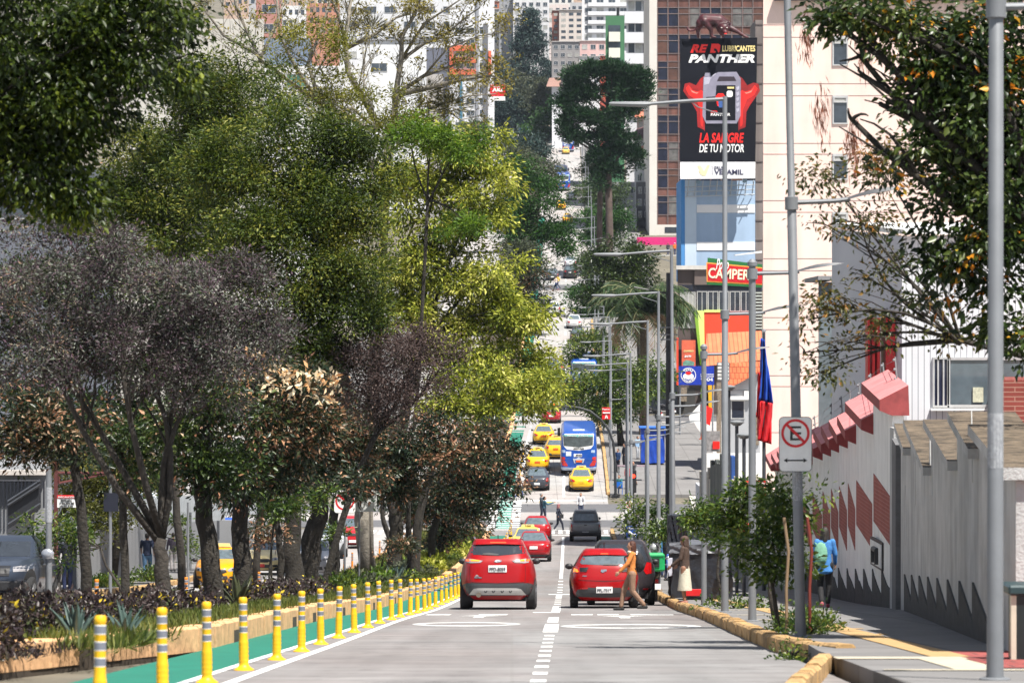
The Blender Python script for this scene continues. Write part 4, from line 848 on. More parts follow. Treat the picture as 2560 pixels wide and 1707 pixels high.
wm = MB(org); 
for i, (a, b) in enumerate(segs):
    ze = gz(a) + 4.08 + (.15 if i == 0 else 0); wall_seg(wm, a, b - .02, ze, ze + .25)
    # coping: slopes up away from the street, overhangs it, stepped at each bay
    cp = MB(org); oh = .27; rise = .30
    A = [wpt(a - .12, ze - .02, oh), wpt(a - .12, ze + .20, oh), wpt(a - .12, ze + .20 + rise, -.32), wpt(a - .12, ze - .12, -.34), wpt(a - .12, ze - .12, .02)]
    B = [p + Vector((wpt(b, 0).x - wpt(a, 0).x, b - a, .28)) for p in A]
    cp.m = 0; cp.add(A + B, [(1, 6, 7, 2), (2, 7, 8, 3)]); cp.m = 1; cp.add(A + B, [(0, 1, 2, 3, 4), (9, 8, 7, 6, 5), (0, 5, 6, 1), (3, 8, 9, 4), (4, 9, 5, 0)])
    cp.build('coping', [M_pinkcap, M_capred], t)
    zf = (gz(b) + 3.1, gz(b) + 2.25); zn = (gz(a) + 2.4, gz(a) + 1.4)
    MB(org).prism([wpt(a + .25, zn[1], .012), wpt(b - .3, zf[1] - .2, .012), wpt(b - .3, zf[0], .012), wpt(a + .25, zn[0], .012)], (.012 + .01, 0, 0)).build('brick_diamond', M_tilered, t)
    # saw-toothed stone footing
    k = 2 if b - a > 4.5 else 1
    for j in range(k):
        d0 = a + (b - a) * j / k; d1 = a + (b - a) * (j + 1) / k; pts = [wpt(d0 + .05, gz(d0) - .1, .03), wpt(d0 + .05, gz(d0) + .42, .03)]
        for q in range(1, 6): dd = d0 + (d1 - d0) * q / 6; pts.append(wpt(dd, gz(dd) + .42 + .5 * q / 6 + rnd.uniform(-.06, .06), .03))
        pts += [wpt(d1 - .03, gz(d1) + .98, .03), wpt(d1 - .03, gz(d1) - .1, .03)]; MB(org).prism(pts, (.045, 0, 0)).build('stone_footing', M_stone, t)
wm.build('wall', M_plaster, t)
pm = MB(org); g = gz(76)
pm.prism([wpt(75.9, g - .1, .06), wpt(77.1, g - .1, .06), wpt(77.1, g + 3.8, .06), wpt(75.9, g + 3.8, .06)], (.4, 0, 0)); pm.build('pillar', M_greyplaster, t)
pm = MB(org); pm.prism([wpt(74.6, g - .1, .1), wpt(75.9, g - .1, .1), wpt(75.9, g + 3.6, .1), wpt(74.6, g + 3.5, .1)], (.3, 0, 0)); pm.build('pillar', mat('dark grey pillar', (.13, .13, .135), .9, 0, .2, 5), t)
mt = MB(org); mt.box(*(lambda p: (p.x - .04, p.x, p.y, p.y + .02, 0, 0))(wpt(82, 0))) if False else None
box = thing('meter_box', 'small white utility box with dark pipes on the white wall', 'utility box', wpt(81.2, gz(81.2) + 1.3, .06)); MB().box(-.02, .05, -1.3, 1.3, -.3, .3).build('housing', M_black, box); MB().box(-.035, -.02, -1.22, 1.22, -.25, .25).build('door', M_plaster, box); MB().tube([(-.06, -.6, -.2), (-.06, -.6, .1), (-.06, .2, .1), (-.06, .2, -.2)], .06, 8).build('pipe', M_black, box)
# electric fence on the copings
ef = thing('electric_fence', 'thin electric fence posts with wires above the pink copings', 'fence', wpt(84, gz(84) + 4.4, -.3)); eo = Vector(ef.location); mb = MB(eo)
tops = []
for D in (80, 84, 88.5, 93, 97, 101, 106, 111, 116, 122, 128, 134):
    ze = gz(max(79.6, D - 2)) + 4.1; p = wpt(D, ze, -.35); q = p + Vector((-.1, 0, 1.35)); mb.tube([p, q], .02, 5); tops.append((p, q))
    for k in range(6): mb.ball(p + (q - p) * (.2 + .15 * k) + Vector((-.03, 0, 0)), .035, seg=6, ring=4)
mb.build('post', mat('fence post grey', (.22, .22, .23), .6), ef)
mb = MB(eo)
for (p, q), (p2, q2) in zip(tops, tops[1:]):
    for k in range(6): f_ = .2 + .15 * k; mb.tube([p + (q - p) * f_, p2 + (q2 - p2) * f_], .006, 3)
mb.build('wire', M_steel, ef)
# near grey wall with mossy copings
t = thing('boundary_wall', 'weathered grey wall with mossy concrete copings at the near right edge', 'wall', wpt(60, gz(60))); org = Vector(t.location); wm = MB(org)
for (a, b, zn, zf) in [(69.5, 74.5, -2.1, -1.75), (60.5, 69.5, -2.15, -1.58), (52, 60.5, -1.78, -1.38), (46.5, 52, -1.45, -1.1), (39.5, 46.5, -1.45, -1.15)]:
    wall_seg(wm, a, b, zn, zf, .2)
    cp = MB(org); oh = .14; A = [wpt(a - .1, zn, oh), wpt(a - .1, zn + .13, oh), wpt(a - .1, zn + .13, -.8), wpt(a - .1, zn, -.8)]; B = [wpt(b - .1, zf, oh), wpt(b - .1, zf + .13, oh), wpt(b - .1, zf + .13, -.8), wpt(b - .1, zf, -.8)]
    cp.m = 0; cp.add(A + B, [(0, 1, 2, 3), (7, 6, 5, 4), (0, 4, 5, 1), (2, 6, 7, 3), (3, 7, 4, 0)]); cp.m = 1; cp.add(A + B, [(1, 5, 6, 2)]); cp.build('coping', [M_greyplaster, M_moss], t)
for D in np.arange(44, 72, 3.5):
    pts = [wpt(D, gz(D) - .1, .03), wpt(D + 3.55, gz(D + 3.55) - .1, .03), wpt(D + 3.55, gz(D + 3.55) + .86, .03), wpt(D, gz(D) + .36, .03)]; MB(org).prism(pts, (.045, 0, 0)).build('stone_footing', M_stone, t)
wm.build('wall', M_greyplaster, t)
for k in range(14):
    D = rnd.uniform(48, 74); z = gz(D) + rnd.uniform(1.3, 2.4); h = rnd.uniform(.5, 1.2); MB(org).prism([wpt(D - .2, z, .008), wpt(D + .2, z, .008), wpt(D + .15, z + h*.6, .008), wpt(D, z + h, .008), wpt(D - .15, z + h*.5, .008)], (.012, 0, 0)).build('plaster_patch', mat('paler plaster streak', (.46, .46, .455), .95, 0, .15, 2), t) if k < 5 else None
# the wall's continuation downhill: bays of different paint
cols = [(120, 136, 4.2, 'white', (.6, .6, .58), 'white wall bay with pink copings beyond the brick diamonds'), (136, 152, 3.4, 'white', (.6, .6, .58), 'plain white wall bay behind the black tarpaulin'), (152, 176, 3.6, 'b', (.55, .5, .40), 'beige wall bay streaked with peeling posters, the nearer one'), (176, 186, 5.0, 'n', (.02, .07, .25), 'dark blue painted wall bay between beige bays'), (186, 204, 4.6, 'k', (.10, .11, .10), 'dark torn hoarding above the sidewalk fence'), (204, 222, 3.8, 'b', (.56, .51, .42), 'beige streaked wall bay beside the side street'), (222, 229, 3.0, 'w', (.55, .56, .6), 'pale grey end bay of the wall at the side street')]
for (a, b, h, k, c, lab) in cols:
    t = thing('boundary_wall', lab, 'wall', wpt(a, gz(a))); org = Vector(t.location); mb = MB(org); m = mat('wall paint %s%.2f' % (k, c[0]), c, .9, 0, .25, 1.2, streak=.55 if k in 'bk' else .15, bump=.3)
    n = max(2, int((b - a) / 2.2))
    for i in range(n):
        d0 = a + (b - a) * i / n; d1 = a + (b - a) * (i + 1) / n; z = gz(d0) + h + (rnd.uniform(-.5, .5) if k in 'bk' else 0); wall_seg(mb, d0, d1, z, z, .2)
    mb.build('wall', m, t)
    if a in (120,):
        for i in range(4):
            d0 = a + 4 * i; ze = gz(d0) + h - .05; cp = MB(org); A = [wpt(d0 - .1, ze, .36), wpt(d0 - .1, ze + .2, .36), wpt(d0 - .1, ze + .8, -.6), wpt(d0 - .1, ze, -.9)]; B = [p + Vector((wpt(d0 + 4, 0).x - wpt(d0, 0).x, 4, .25)) for p in A]
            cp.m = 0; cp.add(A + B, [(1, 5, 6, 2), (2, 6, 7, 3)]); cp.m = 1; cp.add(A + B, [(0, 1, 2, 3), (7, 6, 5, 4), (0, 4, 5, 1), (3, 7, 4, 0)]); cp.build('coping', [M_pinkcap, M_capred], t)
# ================================================================ BUILDINGS
M_frame = mat('aluminium frame', (.5, .5, .5), .4, .3)
M_win = mat('window glass', (.035, .045, .06), .1, 0, .5, .9, spec=.8)
M_curt = mat('pale curtain behind glass', (.34, .34, .32), .5, 0, .35, 1.2)
def building(name, lab, D, u0, u1, vt, depth, m, cat='building', vb=None, roof=None, group=None, side=None):
    """block whose front stands at distance D between two photograph columns; base on the ground"""
    a = P(u0, vt, D); b = P(u1, vt, D); zb = gz(D) - .5 if vb is None else P(0, vb, D).z; c = (a.x + b.x) / 2
    t = thing(name, lab, cat, (c, D, zb), group=group); t['D'] = D; mb = MB(t.location); k_ = (D + depth) / D; xa = a.x * (k_ if u0 > 1420 else 1.); xb = b.x * (k_ if u1 < 1420 else 1.)
    if u1 < 1420: xa = a.x * k_
    if u0 > 1420: xb = b.x * k_
    mb.prism([(a.x, D, zb), (b.x, D, zb), (xb, D + depth, zb), (xa, D + depth, zb)], (0, 0, a.z - zb)); w_ = mb.build('wall', m, t)
    if roof: r_ = MB(t.location).box(a.x - .15, b.x + .15, D - .15, D + depth + .15, a.z, a.z + .35).build('roof', roof, t)
    return t
def win(t, D, u0, v0, u1, v1, m=None, frame=True, mull=0, name='window', pr=.03):
    mb = MB(t.location); a = P(u0, v1, D); b = P(u1, v0, D); f = min(.07, (b.x - a.x) * .12)
    mb.m = 0; mb.box(a.x + f*.6, b.x - f*.6, D - pr, D + .05, a.z + f*.6, b.z - f*.6)
    if frame:
        mb.m = 1; q = pr + .04
        mb.box(a.x, b.x, D - q, D + .03, a.z, a.z + f); mb.box(a.x, b.x, D - q, D + .03, b.z - f, b.z)
        mb.box(a.x, a.x + f, D - q + .003, D + .03, a.z + f, b.z - f); mb.box(b.x - f, b.x, D - q + .003, D + .03, a.z + f, b.z - f)
        for i in range(mull): x = a.x + (b.x - a.x) * (i + 1) / (mull + 1); mb.box(x - f*.4, x + f*.4, D - q + .006, D + .03, a.z + f, b.z - f)
        return mb.build(name, [m or M_win, M_frame], t, recalc=False)
    return mb.build(name, m or M_win, t, recalc=False)
def slab(t, D, u0, v0, u1, v1, out, m, name='balcony', back=.05):
    a = P(u0, v1, D); b = P(u1, v0, D); return MB(t.location).box(a.x, b.x, D - out, D + back, a.z, b.z).build(name, m, t, recalc=False)
def grid(t, D, u0, u1, nu, v0, pitch, nv, wf=.6, hf=.5, m=None, frame=True, skip=None, mull=1):
    du = (u1 - u0) / nu
    for j in range(nv):
        for i in range(nu):
            if skip and skip(i, j): continue
            u = u0 + du * (i + .5); v = v0 + pitch * (j + .5)
            win(t, D, u - du*wf/2, v - pitch*hf/2, u + du*wf/2, v + pitch*hf/2, (M_curt if rnd.random() < .22 else M_win) if m is None else m, frame, mull)
def W(n, c, **k): return mat(n, c, .85, 0, k.pop('var', .06), k.pop('scale', .4), **k)
# pink tower
D = 195; Mp = W('pale pink render', (.78, .60, .535), streak=.10); t = building('apartment_tower', 'tall blank pale pink tower with thin horizontal grooves and a column of small windows', D, 1908, 2700, -180, 14, Mp, 'tower')
for v in (62, 93, 209, 239, 358, 385, 501, 530, 646, 676, 793, 823, 938, 965, 1080): slab(t, D, 1908.5, v, 2600, v + 1.2, .012, W('groove shadow line', (.28, .17, .16)), 'groove', .0)
for v0, v1 in ((92, 165), (239, 311), (385, 450), (530, 566)):
    win(t, D, 2081, v0, 2120, v1); win(t, D - .03, 2083, v0 + 3, 2118, v0 + 18, M_curt)
slab(t, D, 1936, -10, 2560, 3, .5, W('dark cornice', (.10, .08, .09)), 'cornice')
# brown glass office
D = 560; Mb = mat('brown spandrel', (.15, .06, .045), .6, 0, .3, .5, streak=.3); t = building('office_tower', 'brown gridded glass office block rising behind the oil billboard', D, 1642, 1925, -80, 25, Mb, 'office building', vb=562)
slab(t, D, 1623, -80, 1642, 590, .6, W('pale stone pier', (.60, .57, .53)), 'pier', 24)
bl = slab(t, D, 1642, 562, 1925, 610, .25, W('pale stone pier', (.60, .57, .53)), 'base', 10); slab(t, D - .26, 1662, 568, 1700, 582, .05, M_dark, 'window')
Mo = [mat('office glass dark', (.012, .015, .032), .3, 0, .6, .5, spec=.35), mat('office glass blind', (.12, .115, .11), .45, 0, .5, .9), mat('office glass brown', (.10, .045, .03), .25, 0, .4, .5)]
for j in range(9):
    v0 = -45 + j * 67.2 + 0; 
    for i in range(10):
        u = 1644 + i * 26.6; pr_ = rnd.random(); win(t, D, u + .8, v0 - 2, u + 25.6, v0 + 44, Mo[0] if pr_ < .62 else (Mo[1] if pr_ < .85 else Mo[2]), False, name='window')
mb = MB(t.location)
for i in range(11): a_ = P(1643 + i * 26.6, 560, D); mb.box(a_.x - .06, a_.x + .06, D - .14, D, a_.z, P(0, -80, D).z)
mb.build('mullion', mat('pale mullions', (.17, .13, .125), .6), t)
mb = MB(t.location)
for j in range(9):
    for dv in (-2.5, 13, 45): z = P(0, -45 + j * 67.2 + dv, D).z; mb.box(P(1642, 0, D).x, P(1920, 0, D).x, D - .11, D, z - .05, z + .05)
for j in range(9):
    z0 = P(0, -45 + j * 67.2 + 64, D).z; 
mb.build('transom', mat('pale mullions', (.17, .13, .125), .6), t)
# blue building and its billboard
D = 345; Mbl = W('pale blue render', (.34, .46, .62), streak=.08); t = building('blue_building', 'pale blue building with white bands below the oil billboard', D, 1712, 1888, 452, 14, Mbl, vb=900)
slab(t, D, 1703, 448, 1712, 700, .02, W('strong blue', (.07, .25, .55)), 'corner_strip', 10); 
for v0, v1 in ((512, 532), (605, 626)): slab(t, D, 1742, v0, 1887, v1, .06, W('white band', (.74, .74, .74)), 'white_band')
slab(t, D, 1712.5, 450, 1741, 700, .04, W('paler blue strip', (.50, .60, .70)), 'pale_strip')
slab(t, D, 1889, 50, 1908, 700, -.3, W('grey concrete column', (.20, .17, .16), streak=.4), 'side_column', 8)
for k in range(13): slab(t, D - .0, 1889.5, 60 + k*49, 1907, 63 + k*49, -.25, W('column joint', (.09, .07, .07)), 'column_joint', .4)
mb = MB(t.location)
for k in range(10): mb.tube([P(1722 + k*18, 452, D - 1.6), P(1718 + k*18, 490, D - .1)], .05, 4)
for v in (462, 474, 486): mb.tube([P(1712, v + 6, D - .8), P(1887, v, D - .8)], .05, 4)
mb.build('truss', W('pale truss steel', (.42, .46, .5)), t)
for (u0, v0, u1, v1) in ((1746, 455, 1746, 455), (1862, 452, 1862, 452)):
    f = thing('floodlight', 'floodlight on a long arm below the billboard, ' + ('left one' if u0 < 1800 else 'right one'), 'floodlight', P(u0, v0, D - 1.5)); fo = Vector(f.location)
    MB(fo).tube([P(u0, v0, D), P(u0, v0, D - 1.5)], .05, 5).build('arm', M_steel, f); q = P(u1, v1, D - 1.6); MB(fo).box(q.x - .2, q.x + .2, q.y - .1, q.y + .1, q.z - .18, q.z + .14).build('head', W('floodlight casing', (.2, .3, .38)), f, bevel=.03)
# billboard
D = 342.5; s = D / F; c = P(1796, 273, D); t = thing('billboard', 'huge black oil billboard with red and white lettering and a grey canister', 'billboard', (c.x, D, c.z)); org = Vector(t.location)
MB(org).prism([P(1700.5, 405, D), P(1888.5, 405, D), P(1893, 94.5, D), P(1700.5, 98, D)], (0, .5, 0)).build('panel', mat('billboard black', (.004, .005, .010), .7, spec=.2), t)
MB(org).prism([P(1700.5, 448, D), P(1888, 446, D), P(1888.5, 405, D), P(1700.5, 405.3, D)], (0, .5, 0)).build('lower_panel', mat('billboard white', (.74, .74, .76), .5), t)
Mr = mat('billboard red', (.80, .012, .008), .45); Mw = mat('billboard lettering white', (.80, .80, .80), .45); My = mat('billboard yellow', (.80, .66, .28), .5); Mkk = mat('billboard dark lettering', (.05, .05, .1), .5)
def bt(txt, u, v, h, w_, m, bold=.03, sh=0., dy=.02): p = P(u, v, D) - org; text('lettering', txt, m, t, (p.x, -dy, p.z), h*s, w_*s, bold, sh, ext=.012)
bt('RE', 1748, 122, 21, 44, Mr, .05, .3); 
MB(org).prism([P(u, v, D - .02) for u, v in ((1775, 133), (1779, 110), (1797, 110), (1801, 114), (1799, 130), (1796, 133), (1792, 124), (1787, 121), (1784, 126), (1790, 130), (1787, 133))], (0, .02, 0)).build('letter_d', Mr, t)
bt('LUBRICANTES', 1847, 122, 15, 82, My, .03); bt('PANTHER', 1804, 147, 21, 166, Mw, .05, .25)
bt('LA SANGRE', 1804, 345, 25, 112, Mr, .03, .2); bt('DE TU MOTOR', 1804, 371, 21, 112, Mw, .02, .15); bt('GRUPO', 1801, 419.5, 6.5, 33, Mkk, .015); bt('VEPAMIL', 1822, 430.5, 13, 73, Mkk, .03)
MB(org).prism([P(u, v, D - .02) for u, v in ((1780, 415), (1781, 415), (1781, 438), (1780, 438))], (0, .02, 0)).build('divider', Mkk, t)
Mgold = mat('pale gold emblem', (.72, .66, .40), .5)
for pts in (((1743, 415), (1752, 414), (1760, 428), (1768, 413), (1775, 413), (1764, 440), (1756, 440)), ((1746, 428), (1750, 428), (1755, 438), (1752, 437))): MB(org).prism([P(u, v, D - .02) for u, v in pts], (0, .02, 0)).build('emblem', Mgold, t)
# red glow shapes printed on the poster either side of the canister
Mg1 = mat('printed dark red', (.30, .006, .006), .5, 0, .5, .6); Mg2 = mat('printed red', (.75, .015, .01), .5, 0, .2, .6); Mg3 = mat('printed pink', (.85, .25, .2), .5)
for sg in (1, -1):
    f = lambda pts: [P(1804 + sg * (u - 1804), v, D - .008 * k) for u, v in pts]
    for k, (m, pts) in enumerate(((Mg1, ((1760, 325), (1744, 318), (1742, 280), (1732, 262), (1722, 248), (1708, 228), (1712, 210), (1724, 207), (1740, 214), (1752, 196), (1762, 190), (1762, 330))), (Mg2, ((1757, 318), (1752, 312), (1751, 275), (1741, 250), (1722, 238), (1714, 222), (1721, 213), (1732, 226), (1745, 230), (1752, 226), (1757, 228))), (Mg3, ((1722, 216), (1728, 226), (1740, 232), (1747, 231), (1742, 235), (1730, 231)))), 1):
        MB(org).prism(f(pts), (0, .006, 0)).build('printed_glow', m, t)
Mc = mat('printed canister grey', (.24, .23, .30), .4, 0, .2, .7); Mcl = mat('printed canister light', (.42, .41, .5), .4)
def bp(name, pts, m, dy): MB(org).prism([P(1650 + x / 2.376, y / 2.376, D - dy) for x, y in pts], (0, .012, 0)).build(name, m, t)
for pts in (((268, 434), (298, 434), (302, 455), (264, 455)), ((258, 458), (305, 455), (345, 430), (455, 428), (480, 470), (478, 690), (455, 735), (275, 735), (252, 690))): bp('canister', pts, Mc, .045)
bp('canister_handle', ((338, 484), (352, 456), (440, 456), (454, 482)), mat('printed dark', (.03, .02, .03), .5), .06); bp('canister_shine', ((262, 460), (300, 458), (330, 436), (334, 440), (300, 470), (290, 500), (262, 506)), Mcl, .06)
bp('label', ((336, 508), (448, 508), (448, 716), (272, 716), (274, 578), (330, 574)), mat('billboard black', (.004, .005, .010), .7, spec=.2), .06)
bp('label_mark', ((396, 548), (404, 540), (424, 540), (432, 548), (432, 570), (424, 578), (404, 578), (396, 570)), Mw, .075)
bp('label_mark', ((400, 517), (440, 517), (440, 528), (400, 528)), My, .075); bp('label_figure', ((330, 575), (345, 556), (375, 556), (392, 580), (395, 625), (370, 640), (340, 630)), Mr, .075); bp('label_figure', ((345, 590), (380, 590), (372, 640), (350, 640)), mat('printed blue', (.04, .1, .3), .5), .085)
bt('PANTHER', 1801, 287, 7, 49, Mw, .03, .1, .08); bt('RED', 1785, 280, 6, 16, Mr, .04, .1, .08)
for k in range(5): bp('canister_rib', ((452, 520 + k*32), (470, 512 + k*32), (470, 530 + k*32), (458, 540 + k*32)), Mcl, .06)
sp = MB(org)
for u in (1715, 1760, 1804, 1850, 1880): sp.tube([P(u, 440, D + .6), P(u, 100, D + .6)], .08, 5)
sp.build('support_frame', M_steel, t)
# magenta shop and neighbours (about 540 m)
D = 540; t = building('shop', 'low shop with magenta fascia and bakery sign below the office tower', D, 1592, 1706, 593, 12, W('shop white', (.6, .6, .6)), 'shop')
slab(t, D, 1592, 593, 1706, 615, .3, mat('magenta fascia', (.60, .02, .17), .5), 'fascia'); slab(t, D, 1620, 617, 1690, 646, .2, M_white, 'sign'); slab(t, D, 1618, 649, 1640, 690, .15, Mr, 'sign'); slab(t, D, 1600, 655, 1640, 700, .04, M_dark, 'window')
p = P(1633, 626, D) - Vector(t.location); text('lettering', 'PANADERIA', mat('teal lettering', (.02, .35, .4), .5), t, (p.x, -.22, p.z), 7*D/F, 44*D/F, .03); p = P(1632, 638, D) - Vector(t.location); text('lettering', 'L', mat('teal lettering', (.02, .35, .4), .5), t, (p.x, -.22, p.z), 9*D/F, None, .05)
D = 519; t = building('block_wall', 'unfinished white block wall the two workers stand on', D, 1638, 1702, 637, 2.2, brickm('white blockwork', (.6, .6, .59), (.55, .55, .54), (.4, .4, .4), .4, .2, .02), 'wall')
slab(t, D, 1640, 664, 1702, 677, .2, W('grey shutter strip', (.35, .35, .36)), 'shutter')
# chicken restaurant
D = 330; t = building('restaurant', 'restaurant with brown top storey, lime arch and red panels under the chicken sign', D, 1694, 1905, 668, 14, W('brown grey render', (.085, .065, .06), streak=.15), 'restaurant')
slab(t, D, 1690, 664, 1770, 674, .5, W('worn white parapet', (.5, .48, .45), var=.3), 'parapet', .2); slab(t, D, 1696, 712, 1905, 728, .06, M_dark, 'window_band')
slab(t, D, 1736, 674, 1905, 712, .25, W('lighter brown render', (.13, .10, .09)), 'fascia', .0)
for i in range(2): win(t, D, 1700 + i*20, 730, 1719 + i*20, 820, M_curt, True, 1)
for i in range(5): win(t, D, 1742 + i*27.5, 728, 1768 + i*27.5, 779, M_win, True, 1)
mb = MB(t.location)
for k in range(12): q = P(1888, 732 + k*8, D); mb.box(q.x, q.x + .6, D - .12, D - .03, q.z - .06, q.z + .06)
mb.build('louvre', W('pale louvres', (.42, .45, .42)), t)
dd = D - .35
def rp(name, pts, m, dy=.35, th=.3): return MB(t.location).prism([P(1650 + x / 2.613, 580 + y / 2.613, D - dy) for x, y in pts], (0, th, 0)).build(name, m, t)
rp('lime_arch', ((222, 512), (244, 514), (275, 868), (262, 870)), W('lime green dark', (.20, .36, .03)), .5, .5); rp('lime_arch', ((244, 512), (288, 514), (292, 862), (274, 868)), W('lime green', (.58, .68, .20)), .48, .45)
rp('red_panel', ((290, 524), (592, 524), (592, 700), (290, 860)), W('signal red render', (.72, .055, .02)), .42, .38); rp('green_ledge', ((288, 508), (440, 508), (440, 524), (288, 524)), W('lime green', (.58, .68, .20)), .5, .4)
rp('poster', ((142, 706), (232, 706), (232, 878), (142, 878)), W('poster red orange', (.55, .10, .05), var=.3, scale=1.5), .45, .1)
for txt, x, y, h, w_, m in (('CAMPERO', 187, 777, 12, 64, My), ('$4.99', 182, 812, 16, 44, Mw)):
    p = P(1650 + x/2.613, 580 + y/2.613, D - .47) - Vector(t.location); text('poster_lettering', txt, m, t, p, h/2.613*D/F, w_/2.613*D/F, .03, .1)
rp('poster_food', ((150, 850), (170, 835), (200, 840), (225, 850), (222, 872), (150, 872)), W('salad teal', (.12, .25, .2), var=.4, scale=3), .47, .05)
rp('red_column', ((108, 690), (120, 690), (120, 1000), (108, 1000)), W('signal red render', (.72, .055, .02)), .3, .3)
rp('yellow_column', ((314, 1000), (356, 1000), (336, 1290), (322, 1290)), W('yellow render', (.75, .38, .01)), .6, .5); rp('blue_column', ((338, 1150), (350, 1150), (352, 1300), (340, 1300)), W('deep blue', (.01, .06, .3)), .7, .3)
rp('garage_opening', ((120, 1015), (230, 1015), (230, 1260), (120, 1260)), W('garage dark', (.05, .048, .045)), .05, .1); rp('stone_pillar', ((135, 1015), (175, 1015), (175, 1105), (135, 1105)), mat('pebbled pillar', (.2, .16, .12), .9, 0, .5, 9), .6, .4)
rp('planter', ((268, 1020), (295, 1020), (295, 1090), (268, 1085)), W('lime green dark', (.20, .36, .03)), .6, .4)
D2 = 322; s2 = D2/F; c = P(1828, 681, D2); t = thing('chicken_sign', 'red restaurant sign with green frame and big cream lettering beside the pink tower', 'sign', (c.x, D2, c.z)); org = Vector(t.location)
g4 = lambda pts, dy: [P(1650 + x / 2.613, 580 + y / 2.613, D2 - dy) for x, y in pts]
MB(org).prism(g4(((312, 168), (668, 212), (668, 362), (306, 342)), 0), (0, .3, 0)).build('frame', W('sign green', (.01, .13, .03)), t); MB(org).prism(g4(((303, 198), (668, 232), (668, 346), (306, 326)), .03), (0, .1, 0)).build('rim', W('sign orange rim', (.8, .35, .06)), t); MB(org).prism(g4(((310, 206), (668, 239), (668, 339), (312, 319)), .06), (0, .1, 0)).build('panel', mat('sign deep red', (.50, .006, .012), .4), t)
p = P(1650 + 478/2.613, 580 + 275/2.613, D2 - .09) - org; text('lettering', 'CAMPERO', mat('sign cream', (.8, .72, .5), .5), t, (p.x, p.y, p.z), 26*s2, 124*s2, .02).rotation_euler.rotate_axis('Z', R(-3)); p = P(1650 + 408/2.613, 580 + 210/2.613, D2 - .1) - org; text('lettering', 'Pollo', Mw, t, p, 27*s2, 32*s2, .01, .35)
bb = pxpoly(325, [(1837, 637), (1905, 627), (1905, 632), (1838, 639)], 1.2).build('awning_edge', M_white); tag(bb, 'thin white awning edge above the red restaurant sign', 'awning')
D2 = 300; c = P(1741, 938, D2); s2 = D2/F; t = thing('chicken_sign', 'blue restaurant sign with round white emblem and phone number 9004', 'sign', (c.x, D2, c.z)); org = Vector(t.location)
MB(org).box(P(1697, 0, D2).x, P(1785, 0, D2).x, D2, D2 + .3, P(0, 962, D2).z, P(0, 915, D2).z).build('panel', mat('sign royal blue', (.006, .03, .33), .4), t)
mb = MB(); ring(mb, (P(1721, 0, D2).x - c.x, c.z - c.z), 17.5*s2, 19*s2, -.02); mb.build('emblem_ring', M_white, t)
mb = MB(); q = P(1721, 938, D2) - org; mb.prism([(q.x + 11*s2*math.cos(a)*(1 + .25*abs(math.cos(a))), -.02, q.z - 2*s2 + 8*s2*math.sin(a)) for a in [2*math.pi*k/16 for k in range(16)]], (0, .02, 0)); mb.build('emblem_bird', M_white, t)
mb = MB(); mb.prism([(q.x + 7*s2*math.cos(a), -.03, q.z + 5*s2 + 4.2*s2*math.sin(a)) for a in [2*math.pi*k/12 for k in range(12)]], (0, .02, 0)); mb.build('emblem_cap', Mr, t)
for word, a0, rr, flip in (('TEXAS', 90, 14, 1), ('CHICKEN', -90, 15, -1)):
    for i, ch in enumerate(word): 
        a = R(a0 - flip * (i - (len(word)-1)/2) * 20); o = text('lettering', ch, M_white, t, (q.x + rr*s2*math.cos(a), -.025, q.z + rr*s2*math.sin(a)), 6*s2, None, .03); o.rotation_euler = (R(90), -(R(a0 - 90 if flip > 0 else a0 + 90) - 0 + (-flip * (i - (len(word)-1)/2) * R(20))) , 0)
for txt, u, v, h, w_ in (('PIDELO A DOMICILIO', 1768, 941, 4, 52), ('9004', 1768, 948.5, 8.5, 30)): p = P(u if txt != '9004' else 1767, v, D2 - .02) - org; text('lettering', txt if txt == '9004' else 'PIDELO A DOM', M_white, t, p, h*s2, (32 if txt != '9004' else w_)*s2, .02)
MB(org).box(P(1751, 0, D2).x, P(1784, 0, D2).x, D2 - .02, D2, P(0, 936.5, D2).z, P(0, 935, D2).z).build('rule', M_white, t)
mb = MB(org)
for u in (1700, 1782): mb.tube([P(u, 938, D2 + .35), Vector((P(u, 0, D2).x, D2 + .35, gz(D2)))], .08, 6)
mb.build('post', M_steel, t)
# orange tiled house in front of the restaurant
D = 262; t = building('tiled_house', 'grey gabled house with orange clay tile roof beside the pink tower', D, 1806, 1900, 975, 9, W('light grey render', (.36, .37, .39)), 'house'); org = Vector(t.location)
MB(org).prism([P(1806, 976, D), P(1900, 930, D), P(1900, 976, D)], (0, .3, 0)).build('gable', W('light grey render', (.36, .37, .39)), t)
Mt = brickm('orange clay tiles', (.62, .17, .07), (.56, .14, .055), (.30, .07, .03), .28, .40, .03, .8, .25, 'XZ', .5)
MB(org).prism([P(1808, 978, D - .5), P(1904, 928, D - .5), P(1904, 896, D + 2), P(1813, 902, D + 2)], (0, .25, .15)).build('roof', Mt, t)
MB(org).prism([P(1763, 915, D + 1.5), P(1904, 900, D + 1.5), P(1904, 832, D + 5), P(1767, 839, D + 5)], (0, .25, .15)).build('roof', brickm('orange roof sheets', (.66, .20, .09), (.6, .17, .08), (.4, .1, .05), .3, 3, .03, .7, .2, 'XZ', 0), t)
win(t, D, 1827, 1000, 1862, 1047, M_dark); slab(t, D, 1818, 990, 1878, 999, .35, M_white, 'canopy'); slab(t, D, 1860, 977, 1879, 990, .3, M_white, 'canopy'); 
for i in range(6): slab(t, D, 1882 - 0, 1030 + i*14, 1897, 1042 + i*14, .12, mat('pebbled pillar', (.2, .16, .12), .9, 0, .5, 9), 'stone')
sg_, cc, ss = panel_sign('menu_sign', 'stacked white lettered sign boards beside the tall lamp pole', 255, 1792, 905, 1824, 952, mat('dark sign frame', (.1, .1, .11), .6))
